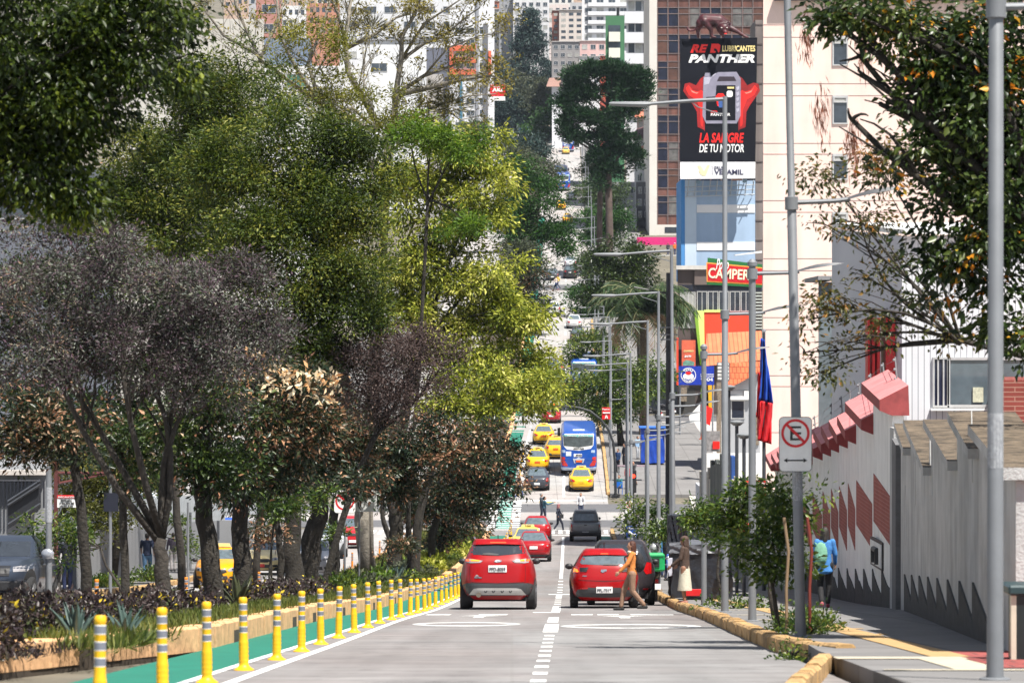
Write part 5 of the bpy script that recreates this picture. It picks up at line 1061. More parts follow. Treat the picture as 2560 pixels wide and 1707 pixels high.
for k in range(5):
    sg2 = MB(sg_.location).box(P(1794, 0, 255).x, P(1822, 0, 255).x, 254.94, 255, P(0, 913 + k*9, 255).z, P(0, 907 + k*9, 255).z).build('sign_board', W('sign board white', (.6, .58, .55), var=.4, scale=9), sg_)
t = thing('stone_column', 'narrow column of rough stone below the stacked sign boards', 'column', P(1797, 1110, 256)); MB(Vector(t.location)).box(P(1792, 0, 256).x, P(1803, 0, 256).x, 256, 256.4, gz(256), P(0, 956, 256).z).build('column', mat('pebbled pillar', (.2, .16, .12), .9, 0, .5, 9), t)
# kfc-like side yard: low white wall, fence panel, cone
t = building('low_wall', 'long low white wall in front of the tiled house', 235, 1755, 1900, 1133, .4, W('bright white wall', (.68, .68, .67)), 'wall')
panel_sign('fence_banner', 'grey and red banner on the yard fence', 240, 1763, 1077, 1800, 1128, W('banner grey', (.22, .21, .21), var=.5, scale=4)); panel_sign('fence_banner', 'small red square on the yard fence banner', 239.9, 1782, 1103, 1799, 1122, Mr)
cn = thing('traffic_cone', 'orange traffic cone in the restaurant yard', 'cone', P(1758, 1098, 262)); MB().lathe((0, 0, 0), [(.3, 0), (.3, .05), (.2, .06), (.05, .95), (0, .96)], 12).build('cone', mat('cone orange', (.85, .13, .01), .5), cn)
um = thing('parasol', 'folded red and white parasol in the restaurant yard', 'parasol', P(1752, 1090, 285)); MB().tube([(0, 0, 0), (0, 0, 2.6)], .04, 6).build('pole', M_steel, um)
mb = MB(); mb.m = 0; mb.prism([(0, 0, 2.5), (.9, 0, 2.1), (.7, 0, .8), (.1, 0, 1.1)], (0, .4, 0)); mb.m = 1; mb.prism([(0, .02, 2.5), (-.9, .02, 1.5), (-.8, .02, 1.0), (.1, .02, 1.1)], (0, .35, 0)); mb.build('canopy', [Mr, M_white], um)
# white corrugated building at right
D = 96; Mcor = brickm('white corrugated cladding', (.66, .67, .69), (.64, .65, .68), (.30, .31, .34), .155, 40, .012, .5, .06, 'XZ', 0)
t = building('clad_building', 'white corrugated building with wide window behind the stepped walls', D, 2255, 2700, 590, 16, Mcor)
org = Vector(t.location); MB(org).prism([P(2082, 572, D + 9), P(2255, 590, D + .01), P(2255, 1200, D + .01), P(2082, 1200, D + 9)], (.0, .3, 0)).build('side_wall', W('shaded white cladding', (.55, .56, .60)), t)  # side face of the white cladding, its shade mixed into the bluish grey
MB(org).prism([P(2082, 568, D + 9), P(2262, 586, D - .3), P(2800, 586, D - .3), P(2800, 566, D + 9)], (0, 0, .12)).build('roof', M_white, t)
win(t, D, 2331, 893, 2372, 1018, mat('dark blue glass', (.02, .025, .05), .1), True, 2); win(t, D, 2368, 893, 2580, 1018, mat('office pane', (.10, .13, .15), .08, 0, .3, 1, spec=.9), True, 0)
slab(t, D, 2325, 1020, 2580, 1026, .25, M_white, 'sill'); slab(t, D - .05, 2432, 968, 2458, 1005, .03, mat('notice cream', (.5, .5, .38), .6, 0, .3, 20), 'notice')
for i, u in enumerate((2164, 2174, 2184, 2203)): slab(t, D + 2, u, 795, u + (6 if i < 3 else 22), 1090, .6 + .25*i, mat('red lacquer', (.55, .012, .015), .4), 'red_fin', .1)
t2 = building('glass_stair', 'grey glazed stair box left of the white corrugated building', 110, 2046, 2084, 705, 5, mat('grey glass block', (.16, .19, .21), .3, 0, .3, 1)); 
MB(Vector(t2.location)).box(P(2044, 0, 110).x, P(2090, 0, 110).x, 109.8, 115, P(0, 700, 110).z, P(0, 690, 110).z).build('roof', W('grey roof edge', (.25, .25, .26)), t2)
t = building('brick_annex', 'red brick tiled wall with sloping white edge at the right border', 88, 2492, 2700, 950, 8, brickm('red brick tiles big', (.22, .045, .035), (.19, .04, .03), (.32, .17, .13), .55, .11, .012, .8, .2, 'XZ'), 'building')
t = thing('bin_cabinet', 'dark green cabinet with yellow edge at the lower right border', 'cabinet', P(2552, 1640, 37)); org = Vector(t.location)
D = 37; MB(org).box(P(2541, 0, D).x, P(2620, 0, D).x, D, D + .6, P(0, 1707, D).z, P(0, 1488, D).z).build('body', mat('cabinet dark green', (.012, .02, .02), .4), t); MB(org).box(P(2520, 0, D).x, P(2620, 0, D).x, D - .05, D + .6, P(0, 1487, D).z, P(0, 1462, D).z).build('lid', mat('cabinet lid', (.02, .045, .05), .4), t, bevel=.02); MB(org).box(P(2528, 0, D).x, P(2541, 0, D).x, D, D + .1, P(0, 1690, D).z, P(0, 1487, D).z).build('post', mat('cabinet post', (.55, .5, .4), .5), t)
# flag and pole
D = 118; q = P(1910, 828, D); t = thing('flagpole', 'dark flagpole with ball finial beside the leaning lamp pole', 'flagpole', (q.x, D, gz(D))); MB().tube([(0, 0, 0), (0, 0, q.z - gz(D))], [.07, .045], 8).build('pole', mat('dark painted steel', (.05, .055, .065), .5), t, smooth='auto'); MB().ball((0, 0, q.z - gz(D)), .07).build('finial', M_chrome, t)
def flag_mesh(pts_l, pts_r, n=18, w_=10):
    vs = []; fs = []
    for i in range(n + 1):
        tt = i / n; l = np.array(pts_l[0]) + (np.array(pts_l[1]) - np.array(pts_l[0])) * tt; r = np.array(pts_r[0]) + (np.array(pts_r[1]) - np.array(pts_r[0])) * tt
        for j in range(w_ + 1):
            a = l + (r - l) * j / w_; p = P(a[0], a[1], D - .1); vs.append(p + Vector((0, .14 * math.sin(j * 1.3 + i * .25), 0)))
    for i in range(n):
        for j in range(w_): a = i*(w_+1) + j; fs.append((a, a+1, a+w_+2, a+w_+1))
    return vs, fs
t = thing('flag', 'limp blue and red flag hanging from the dark flagpole', 'flag', (q.x, D, q.z)); org = Vector(t.location)
for m, l, r in ((mat('flag blue', (.01, .07, .42), .7, 0, .2, 2), ((1903, 845), (1897, 1000)), ((1912, 850), (1931, 1008))), (mat('flag red', (.55, .012, .02), .7, 0, .2, 2), ((1897, 1000), (1893, 1100)), ((1931, 1008), (1928, 1110))), (mat('flag red', (.55, .012, .02), .7), ((1896, 930), (1890, 1040)), ((1901, 930), (1899, 1050)))):
    o = MB(org).add(*flag_mesh(l, r)).build('cloth', m, t, smooth=True); o.modifiers.new('thickness', 'SOLIDIFY').thickness = .02
# paved yards beside the street
strip('paved_yard', 8.3, 70, 231, 322, .05, mat('pale yard paving', (.42, .40, .38), .9, 0, .15, .3), 6)
strip('paved_yard', 8.6, 40, 70, 229, .0, mat('pale yard paving', (.42, .40, .38), .9, 0, .15, .3), 6)
strip('paved_yard', -60, -22, 60, 229, .05, mat('grey yard paving', (.25, .24, .235), .9, 0, .15, .3), 6); strip('paved_yard', -40, -22, 249, 320, .05, mat('grey yard paving', (.25, .24, .235), .9, 0, .15, .3), 6)
# ---------------------------------------------------------------- left side: ramp building, walls, fence
D = 108; Mg = mat('grey painted wall', (.21, .215, .225), .85, 0, .08, 1, streak=.1); t = building('ramp_building', 'grey building with ramp and black railings at the left edge', D, -80, 117, 1176, 12, Mg, cat='building')
org = Vector(t.location); MB(org).box(P(-80, 0, D).x, P(118, 0, D).x, D - .35, D, P(0, 1186, D).z, P(0, 1174, D).z).build('cornice', mat('pale cornice', (.5, .46, .42), .8), t)
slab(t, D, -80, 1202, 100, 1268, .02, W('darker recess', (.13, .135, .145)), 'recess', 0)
MB(org).prism([P(18, 1322, D - 1), P(108, 1272, D - 1), P(118, 1272, D - 1), P(118, 1560, D - 1), P(18, 1560, D - 1)], (0, .9, 0)).build('ramp_wall', Mg, t)
mb = MB(org)
for k in range(14): q0 = P(-10 + k*9.2, 1202 , D - .3); mb.box(q0.x - .02, q0.x + .02, q0.y - .02, q0.y + .02, P(0, 1268, D).z, q0.z)
mb.tube([P(-40, 1202, D - .3), P(100, 1202, D - .3)], .03, 4); mb.build('railing', mat('black iron', (.01, .012, .02), .5), t)
MB(org).prism([P(20, 1255, D - 1.3), P(100, 1203, D - 1.3), P(100, 1272, D - 1.3), P(20, 1322, D - 1.3)], (0, .05, 0)).build('ramp_railing', mat('black mesh railing', (.012, .013, .017), .6), t)
mb = MB(org)
for dv in (0, 10, 58): mb.tube([P(20, 1253 + dv, D - 1.42), P(101, 1201 + dv, D - 1.42)], .04, 4)
mb.build('handrail', mat('dark painted steel', (.05, .055, .065), .5), t)
t = thing('steel_gantry', 'dark red steel gantry with a diagonal top beam', 'gantry', (P(138, 0, 100).x, 100, gz(100))); org = Vector(t.location); mb = MB(org); Mdr = mat('dark red steel', (.09, .022, .02), .6)
mb.box(P(135, 0, 100).x, P(144, 0, 100).x, 100, 100.12, gz(100), P(0, 1152, 100).z).build('post', Mdr, t); mb = MB(org); mb.tube([P(144, 1182, 100), P(285, 1183, 104)], .045, 4); mb.tube([P(144, 1208, 100), P(285, 1181, 104)], .035, 4); mb.tube([P(147, 1190, 100), P(147, 1206, 100)], .03, 4); mb.build('beam', Mdr, t)
# low grey wall running back
t = thing('boundary_wall', 'plain grey wall along the left sidewalk behind the walking man', 'wall', P(205, 1470, 124)); org = Vector(t.location); a0 = P(190, 0, 122); a1 = P(392, 0, 166)
mb = MB(org); n = 8
for i in range(n):
    p = a0 + (a1 - a0) * i / n; q = a0 + (a1 - a0) * (i + 1) / n; zt = P(0, 1322 - 4 * i / n, p.y).z; mb.prism([Vector((p.x, p.y, gz(p.y) - .2)), Vector((q.x, q.y, gz(q.y) - .2)), Vector((q.x, q.y, zt)), Vector((p.x, p.y, zt))], (-.2, 0, 0))
mb.build('wall', Mg, t)
def picket(name, lab, pa, pb, n, h, dz=0., m=None):
    t = thing(name, lab, 'fence', pa); org = Vector(t.location); mb = MB(org); m = m or mat('pale grey pickets', (.33, .35, .37), .6)
    for i in range(n):
        p = pa + (pb - pa) * (i / (n - 1)); mb.prism([p + Vector((-.05, 0, 0)), p + Vector((.05, 0, 0)), p + Vector((.05, 0, h - .1)), p + Vector((0, 0, h)), p + Vector((-.05, 0, h - .1))], (0, .03, 0))
    mb.build('picket', m, t); MB(org).prism([pa + Vector((0, .05, h*.2)), pb + Vector((0, .05, h*.2)), pb + Vector((0, .05, h*.28)), pa + Vector((0, .05, h*.28))], (0, .03, 0)).build('rail', m, t); return t
picket('picket_fence', 'pale grey picket fence with pointed tops above the grey wall', P(322, 1312, 158), P(560, 1300, 172), 54, 1.15)
picket('picket_fence', 'second stretch of pale picket fence farther right behind the trunks', P(455, 1292, 190), P(640, 1285, 196), 44, 1.1)
t = building('low_wall', 'low grey base wall under the picket fence', 172.4, 322, 640, 1300, .4, Mg, 'wall')
t = building('gate_pier', 'grey square gate pier left of the market stall', 160, 468, 479, 1280, .5, Mg, 'pier')
# left background blocks
def windows_auto(t, D, u0, u1, vt, vb, floor_m=3.0, bay_m=3.2, **k):
    s_ = F / D; nv = max(1, int((vb - vt) / (floor_m * s_))); nu = max(1, int((u1 - u0) / (bay_m * s_)))
    while nu * nv > 96: nv -= 1
    grid(t, D, u0, u1, nu, vt + s_*.4, floor_m * s_, nv, **k)
BL = [ # label, D, u0,u1,vt, depth, colour, vb for windows, kwargs
 ('large cream block glimpsed through the left tree crowns', 300, 285, 660, 48, 14, (.50, .48, .44), 0), ('dark blue grey shop block at the far left behind the purple tree', 205, -80, 290, 420, 12, (.13, .14, .17), 1),
 ('white house with green tinted window behind the bare tree', 420, 655, 900, 165, 12, (.66, .66, .66), 0), ('salmon pink block at the top left behind the bare tree', 620, 640, 705, -60, 15, (.42, .20, .17), 1),
 ('white block with one wide window behind the bare branches', 600, 893, 1066, 100, 15, (.68, .69, .71), 0), ('white block with dark balconies at the top behind the bare branches', 800, 850, 1150, -40, 15, (.62, .63, .66), 1),
 ('grey cylinder fronted block left of the red shop sign', 640, 1032, 1108, 186, 12, (.42, .40, .38), 0), ('charcoal and grey block above the rounded grey one', 690, 1062, 1124, 120, 12, (.13, .14, .18), 0)]
for lab, D, u0, u1, vt, dp, c, wn in BL:
    t = building('apartment_building', lab, D, u0, u1, vt, dp, W('render %.2f %.2f %.2f' % c, c, streak=.1))
    if wn: windows_auto(t, D, u0 + 3, u1 - 3, vt + 4, 330, 3.2, 4.0, hf=.45)
    if D == 600: win(t, D, 928, 158, 968, 180, M_win, True, 1); win(t, D, 940, 128, 945, 138, M_curt); slab(t, D, 893, 98, 1066, 101, .3, W('roof edge', (.3, .3, .32)), 'roof_edge')
    if D == 420: win(t, D, 716, 185, 766, 218, mat('green pane', (.05, .16, .11), .2, 0, .5, 1), True, 1); slab(t, D, 655, 95, 772, 163, -.5, W('blue grey roof', (.17, .22, .31)), 'roof', 6)
    if D == 300:
        windows_auto(t, D, 300, 420, 330, 560, 3.4, 3.6, hf=.4); slab(t, D, 400, 60, 460, 115, .4, W('grey lattice', (.4, .4, .41)), 'balcony')
    if D == 640: win(t, D, 1050, 262, 1075, 285, M_win)
# the white and orange tower with the red shop sign
D = 690; t = building('apartment_tower', 'white tower with orange balconies beside the red shop sign', D, 1124, 1236, -60, 15, W('tower white', (.64, .65, .68)), 'tower')
Mor = W('orange red balcony', (.62, .13, .06))
for k in range(2): slab(t, D, 1124, 115 + k*60, 1190, 128 + k*60, .5, Mor, 'balcony'); 
slab(t, D, 1124, 145, 1190, 158, .5, Mor, 'balcony'); slab(t, D, 1124, 115, 1133, 188, .45, Mor, 'balcony'); slab(t, D, 1221, 128, 1228, 190, .5, Mor, 'balcony'); slab(t, D, 1190, 0, 1197, 350, .3, W('grey fin', (.26, .27, .3)), 'fin'); slab(t, D, 1209, 60, 1220, 345, .3, W('dark fin', (.13, .135, .15)), 'fin'); slab(t, D, 1150, 188, 1156, 330, .3, W('teal fin', (.06, .17, .25)), 'fin')
grid(t, D, 1135, 1190, 2, 62, 29.5, 9, .75, .5); grid(t, D, 1197, 1209, 1, 62, 29.5, 9, .7, .6, frame=False)
sg0, cc, ss = panel_sign('shop_sign', 'red and white supermarket sign on the side of the white tower', 680, 1225, 212, 1263, 241, M_signred, [('Super', 1243, 216.5, 4, 20, M_signw, .03), ('AKI', 1243, 225, 10, 26, M_signw, .06)]); MB(Vector(sg0.location)).box(P(1225, 0, 680).x, P(1263, 0, 680).x, 680, 680.1, P(0, 252, 680).z, P(0, 241.5, 680).z).build('lower_strip', M_white, sg0)
# right: white balconies and green block
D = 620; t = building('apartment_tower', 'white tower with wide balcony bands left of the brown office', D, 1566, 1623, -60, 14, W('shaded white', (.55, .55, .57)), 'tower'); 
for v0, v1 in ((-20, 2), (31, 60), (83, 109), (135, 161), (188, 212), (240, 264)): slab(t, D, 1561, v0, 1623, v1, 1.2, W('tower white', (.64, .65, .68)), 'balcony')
for k in range(6):
    for j in range(3): win(t, D, 1570 + j*18, 3 + k*52.3 - 52*0, 1587 + j*18, 29 + k*52.3, M_curt if (j + k) % 3 == 0 else M_win)
D = 680; t = building('apartment_tower', 'dark green block with cream balcony bands', D, 1514, 1561, 40, 14, W('bottle green', (.05, .16, .075)), 'tower')
for k, v in enumerate((81, 121, 161)): slab(t, D, 1522, v, 1550, v + 24, .6, W('cream band', (.66, .66, .58)), 'balcony'); 
for v in (64, 105, 144): slab(t, D, 1521, v, 1551, v + 17, .1, M_win, 'window')
mb = MB(Vector(t.location)); mb.tube([P(1545, 40, 682), P(1545, 20, 682)], .3, 6); mb.build('chimney', M_black, t)
FAR = [('modern white block with dark glass corners at the top centre', 900, 1455, 1575, -10, (.62, .62, .64), 4, 22), ('beige block with slit windows at the top centre', 950, 1398, 1458, 26, (.56, .50, .46), 3, 14.5), ('red brick side wing beside the beige block', 955, 1380, 1398, 27, (.30, .13, .10), 1, 14.5), ('pale grey tall block at the top behind the dark conifer', 1000, 1283, 1373, -20, (.60, .60, .62), 5, 19), ('left face of the tall block behind the conifer, shade painted into its grey', 1004, 1248, 1283, -15, (.30, .31, .34), 3, 19), ('orange brick houses at the top left of the conifer', 1050, 1195, 1248, 4, (.45, .16, .09), 3, 17), ('white house row below the orange brick houses', 1020, 1190, 1248, 24, (.6, .58, .56), 3, 17), ('bare concrete block with columns of dark windows above the small tiled house', 880, 1380, 1452, 105, (.27, .26, .26), 4, 20), ('pink block behind the bare concrete one', 862, 1450, 1516, 103, (.58, .38, .36), 3, 24), ('small red brick block under the pink one', 850, 1496, 1521, 140, (.42, .09, .06), 0, 20), ('white low block between concrete block and araucaria', 845, 1448, 1500, 142, (.62, .62, .63), 3, 17)]  # tall block's left face stands as its own block, shade in its grey
for lab, D, u0, u1, vt, c, nu, pitch in FAR:
    t = building('apartment_building', lab, D, u0, u1, vt, 14, W('render %.2f %.2f %.2f' % c, c, streak=.1))
    if nu: grid(t, D, u0 + 1, u1 - 1, nu, vt + 3, pitch, max(2, int((250 - vt) / pitch)) if D < 900 else max(2, int((125 - vt) / pitch)), .62, .52, frame=pitch > 18)
    if D == 900:
        for k in range(5): slab(t, D, 1470, 8 + k*22, 1575, 17 + k*22, .9, W('tower white', (.64, .65, .68)), 'balcony')
    slab(t, D, u0 - .5, vt - 1.5, u1 + .5, vt, .3, W('pale roof edge', (.5, .48, .47)), 'roof_edge', 14)
t = building('small_house', 'small white house with brown tiled gable roof left of the araucaria', 842, 1380, 1408, 217, 8, W('tower white', (.64, .65, .68)), 'house'); MB(Vector(t.location)).prism([P(1366, 217, 841), P(1404, 217, 841), P(1401, 197, 845), P(1373, 198, 845)], (0, 1, .3)).build('roof', W('brown tiles', (.26, .15, .12)), t); MB(Vector(t.location)).prism([P(1402, 198, 842), P(1411, 217, 841), P(1402, 217, 841)], (0, 1, 0)).build('gable', W('dark gable', (.08, .06, .06)), t)
# houses between the araucaria and the office
for lab, D, u0, u1, vt, c, rp_ in [('house with red tile roof beside the office tower, highest of three', 600, 1592, 1628, 293, (.45, .35, .32), (272, (.45, .15, .09))), ('house with brown sloping roof beside the office tower, middle of three', 590, 1586, 1628, 345, (.5, .5, .52), (316, (.10, .05, .05))), ('house with red tile roof beside the office tower, lowest of three', 582, 1588, 1628, 394, (.62, .62, .62), (363, (.45, .15, .09))), ('dark and white shop front left of the office tower', 575, 1590, 1626, 455, (.13, .13, .14), None), ('low grey shops behind the araucaria trunk', 600, 1530, 1592, 455, (.28, .28, .3), None), ('cluttered pale shop with signs behind the araucaria trunk', 572, 1545, 1592, 520, (.4, .4, .42), None)]:
    t = building('house', lab, D, u0, u1, vt, 10, W('render %.2f %.2f %.2f' % c, c, streak=.15), 'house')
    if rp_: MB(Vector(t.location)).prism([P(u0 - 5, vt + 1, D - 1), P(u1, vt + 1, D - 1), P(u1, rp_[0], D + 5), P(u0 + 6, rp_[0] + 12, D + 5)], (0, .6, .4)).build('roof', W('roof %.2f' % rp_[1][0], rp_[1], var=.2), t)
    grid(t, D, u0 + 2, u1 - 2, 2, vt + 6, 30, 3, .6, .55)
# the hillside city behind everything
rc = random.Random(21); pal = [(.62, .60, .58), (.55, .50, .45), (.48, .22, .15), (.60, .52, .50), (.42, .42, .44), (.66, .66, .67), (.50, .36, .28), (.56, .53, .44)]
k = 0; hillw = ['white', 'beige', 'brick red', 'pinkish', 'grey', 'bright white', 'tan', 'cream']
for row, (D, vt) in enumerate(((1480, -45), (1350, -22), (1220, 2), (1120, 18))):
    u = 560 + row * 31; k = 0
    while u < 1640:
        w_ = rc.uniform(44, 88); ci = rc.randrange(8); v = vt + rc.uniform(-14, 14)
        if not (row == 3 and 1230 < u < 1500):
            t = building('apartment_building', '%s apartment block on the far hillside, %s from the left in the %s row' % (hillw[ci], ordw[k], ['topmost', 'second', 'third', 'lowest'][row]), D, u, u + w_ - 4, v, 12, W('render %.2f %.2f %.2f' % pal[ci], pal[ci], streak=.1), group='apartment blocks on the far hillside')
            grid(t, D, u + 2, u + w_ - 6, max(2, int(w_ / 15)), v + 3, 3.1 * F / D, 3, .6, .5, frame=False)
        u += w_; k += 1
# ================================================================ VEGETATION
DENS = 2.0
NR = np.random.default_rng(11)
def unit(v): return v / np.maximum(1e-9, np.linalg.norm(v, axis=1, keepdims=True))
def leaf_mesh(name, C, d, L, Wd, m, parent, mi=None, mats=None, org=(0, 0, 0), fold=.25):
    """one pointed, folded leaf (two triangles) at every centre C along direction d"""
    N = len(C); n = unit(NR.normal(size=(N, 3)) + np.array([.15, -.25, .7])); s_ = unit(np.cross(d, n)); up = np.cross(s_, d)
    q_ = NR.uniform(.45, 1.45, (N, 1)); L = L * q_; Wd = Wd * q_ ** .7 * NR.uniform(.7, 1.3, (N, 1))
    V = np.stack([C, C + d*L*.45 + s_*Wd/2 + up*Wd*fold, C + d*L, C + d*L*.45 - s_*Wd/2 + up*Wd*fold], 1).reshape(-1, 3) - np.array(org)
    me = bpy.data.meshes.new(name); me.vertices.add(4*N); me.vertices.foreach_set('co', V.astype(np.float32).ravel())
    base = np.arange(N) * 4; F3 = np.stack([base, base+1, base+2, base, base+2, base+3], 1).reshape(-1)
    me.loops.add(6*N); me.loops.foreach_set('vertex_index', F3.astype(np.int32)); me.polygons.add(2*N); me.polygons.foreach_set('loop_start', np.arange(0, 6*N, 3, dtype=np.int32)); me.polygons.foreach_set('loop_total', np.full(2*N, 3, dtype=np.int32))
    for q in (mats or [m]): me.materials.append(q)
    if mi is not None: me.polygons.foreach_set('material_index', np.repeat(mi, 2).astype(np.int32))
    me.update(calc_edges=True); o = bpy.data.objects.new(name, me); COL.objects.link(o); o.parent = parent; return o
def crown_points(blobs, D, n_cl, per, rc, shell=.55, droop=.2, lump=.25):
    """clump centres near the surface of each blob, then leaves round each clump; blobs are (u, v, ru, rv, dD) in photograph pixels"""
    B = []
    for b in blobs:
        dD = b[4] if len(b) > 4 else 0; Db = D + dD; s_ = Db / F; c = P(b[0], b[1], Db); B.append((c.x, c.y, c.z, b[2]*s_, max(b[2], b[3])*s_*.85 if len(b) < 6 else b[5], b[3]*s_))
    B = np.array(B); wts = B[:, 3] * B[:, 5]; wts = wts / wts.sum()
    # boughs: each blob is broken into rounded boughs on its surface, leaves sit mostly on their outer, upper side
    size = float(np.sqrt((B[:, 3] * B[:, 5]).mean())); nb = max(len(B) * 7, min(n_cl // 5, len(B) * 16)); bi = NR.choice(len(B), nb, p=wts); bd = unit(NR.normal(size=(nb, 3)) + np.array([0, -.25, .1])); bu = shell * .9 + (1.02 - shell * .9) * NR.random((nb, 1)) ** .6
    bc = B[bi, :3] + bd * bu * B[bi, 3:6] * (1 - lump * .5 + lump * NR.random((nb, 1))); br = np.minimum(B[bi, 3], B[bi, 5])[:, None] * NR.uniform(.20, .42, (nb, 1))
    idx = NR.integers(0, nb, n_cl); dr = unit(NR.normal(size=(n_cl, 3)) + np.array([0, -.1, .35])); r = .55 + .5 * NR.random((n_cl, 1)); cc = bc[idx] + dr * r * br[idx] * np.array([1.15, 1.15, .8])
    stray = NR.random(n_cl) < .12; cc[stray] = bc[idx][stray] + NR.normal(size=(stray.sum(), 3)) * br[idx][stray] * 1.1
    k = per; cs = np.repeat(cc, k, 0); off = NR.normal(size=(len(cs), 3)) * rc * np.array([1, 1, .6]); C = cs + off
    d = unit(unit(off) * .9 + np.repeat(dr, k, 0) * .5 + NR.normal(size=(len(cs), 3)) * .35 + np.array([0, 0, -droop])); return C, d, cc, B
def branchy(mb, p0, p1, r0, r1, bend=.15, seg=7, n=5):
    p0 = Vector(p0); p1 = Vector(p1); L = (p1 - p0).length; o = Vector((rnd.uniform(-1, 1), rnd.uniform(-1, 1), rnd.uniform(-.3, 1))) * L * bend
    pts = [p0.lerp(p1, t) + o * math.sin(math.pi * t) + Vector((rnd.uniform(-1, 1), rnd.uniform(-1, 1), 0)) * r0 * .4 * (0 < t < 1) for t in [i / n for i in range(n + 1)]]
    mb.tube(pts, [r0 + (r1 - r0) * i / n for i in range(n + 1)], seg); return pts
M_bark = mat('shade-darkened bark', (.028, .024, .019), .95, 0, .45, 5, bump=.8, bscale=16); M_bark2 = mat('shade-darkened brown bark', (.04, .034, .028), .95, 0, .4, 5, bump=.7, bscale=14); M_barkg = mat('lichen grey bark', (.20, .18, .15), .95, 0, .35, 4, bump=.7, bscale=14)  # first two barks darkened to carry the shade of the crowns above
def tree(name, lab, D, off, blobs, m, trunk_r=.2, leaf=(.18, .085), lai=2.4, per=46, rc=None, bark=None, fork=None, droop=.2, shell=.5, bloom=None, group=None, limbs=10, base_dz=0., trunk_px=None, cat='tree', lump=.3, lean=0.):
    
    if trunk_px: off = offu(trunk_px[0][0], D)
    base = S(D, off, base_dz); t = thing(name, lab, cat, base, group=group); C0 = np.array(base)
    leaf = (leaf[0] * .82, leaf[1] * .8) if not bloom or D > 90 else (leaf[0] * .9, leaf[1] * .9); s_ = D / F; area = sum(math.pi * b[2] * b[3] for b in blobs) * s_ * s_ * .8; la = leaf[0] * leaf[1] * .5; n = int(area * lai * DENS / la); n = min(n, 170000); n_cl = max(12, n // per)
    rc = rc or max(.16, leaf[0] * 1.5); C, d, cc, B = crown_points(blobs, D, n_cl, per, rc, shell, droop, lump)
    mats = [m]; mi = None
    if bloom:
        bm_, frac, bl = bloom; mats = [m, bm_]; hot = NR.random(n_cl) < frac; mi = (np.repeat(hot, per) & (NR.random(len(C)) < .75)).astype(int)
    leaf_mesh('crown', C, d, leaf[0], leaf[1], m, t, mi, mats, C0)
    mb = MB(base); cen = Vector(B[:, :3].mean(0)); zlow = min(b_[2] - b_[5] for b_ in B)
    if trunk_px:
        tp0 = [P(u, v, D) for u, v in trunk_px]; tp0[0] = Vector((tp0[0].x, D, gz(D))); tp = [tp0[0]]
        for a_, b_ in zip(tp0, tp0[1:]):
            for q_ in (1/3, 2/3, 1): tp.append(a_.lerp(b_, q_) + Vector((rnd.uniform(-1, 1), rnd.uniform(-1, 1), 0)) * trunk_r * .2)
    else:
        fz = fork if fork is not None else max(.8, (zlow - base.z) + .4); top = Vector((base.x + (cen.x - base.x) * .35 + lean, base.y + (cen.y - base.y) * .35, base.z + fz)); tp = [base + Vector((0, 0, -.1)), base.lerp(top, .35) + Vector((rnd.uniform(-.1, .1), 0, 0)), base.lerp(top, .7) + Vector((rnd.uniform(-.12, .12), 0, 0)), top]
    k = len(tp); mb.tube(tp, [trunk_r * (1.25 if i == 0 else 1 - .35 * i / (k - 1)) for i in range(k)], 10); top = tp[-1]
    for i in range(min(len(B), limbs)):
        b_ = Vector(B[i, :3]); pts = branchy(mb, top - Vector((0, 0, rnd.uniform(0, .25) * min(1.5, trunk_r*4))), b_, min(trunk_r * .45, .09), min(trunk_r * .15, .03), .14)
        for j in range(4):
            q = pts[rnd.randint(2, 5)]; e = b_ + Vector((rnd.uniform(-1, 1) * B[i, 3], rnd.uniform(-1, 1) * B[i, 4], rnd.uniform(-.6, .9) * B[i, 5])); branchy(mb, q, e, min(trunk_r * .2, .03), min(trunk_r * .05, .008), .18, 5, 4)
    mb.build('trunk', bark or M_bark, t, smooth=True, recalc=False); return t
G_olive = leafm('olive green leaves', [(.008, .018, .002), (.032, .060, .006), (.10, .135, .012), (.36, .34, .06)], .35)  # leaf ramps: shade in the dark ends, highlights in the bright ends
G_yel = leafm('yellow green leaves', [(.02, .04, .003), (.13, .17, .012), (.42, .44, .05), (.85, .78, .27)], .4)
G_lime = leafm('bright green leaves', [(.03, .07, .004), (.10, .19, .012), (.24, .32, .03)], .45)
G_dark = leafm('dark glossy leaves', [(.004, .011, .003), (.014, .030, .007), (.045, .075, .014), (.11, .13, .03)], .25, .35)
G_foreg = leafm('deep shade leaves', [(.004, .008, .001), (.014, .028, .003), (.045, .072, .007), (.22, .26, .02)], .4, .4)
G_mag = leafm('magnolia leaves', [(.006, .014, .008), (.018, .034, .016), (.05, .062, .028), (.20, .085, .04)], .2, .35)
G_rust = leafm('rusty bloom leaves', [(.07, .035, .02), (.24, .11, .06), (.50, .27, .15), (.8, .68, .5)], .3)
G_purp = leafm('purple grey feathery leaves', [(.010, .009, .006), (.045, .026, .030), (.055, .07, .04), (.12, .07, .10), (.19, .22, .18), (.32, .19, .12)], .25, .9)
G_purp2 = leafm('brownish purple leaves', [(.02, .014, .013), (.07, .045, .042), (.14, .10, .09), (.24, .19, .17)], .25, .85)
G_green = leafm('mid green leaves', [(.008, .03, .004), (.022, .075, .008), (.055, .14, .014)], .3)
G_arau = leafm('araucaria green', [(.006, .022, .008), (.014, .048, .014), (.03, .085, .022)], .12)
G_conif = leafm('blue green conifer needles', [(.010, .024, .022), (.022, .048, .042), (.04, .075, .06)], .1)
G_far = leafm('far green leaves', [(.02, .04, .012), (.05, .085, .025), (.09, .14, .04)], .25)
G_farg = leafm('far grey green leaves', [(.03, .04, .025), (.07, .085, .045), (.13, .14, .08)], .25)
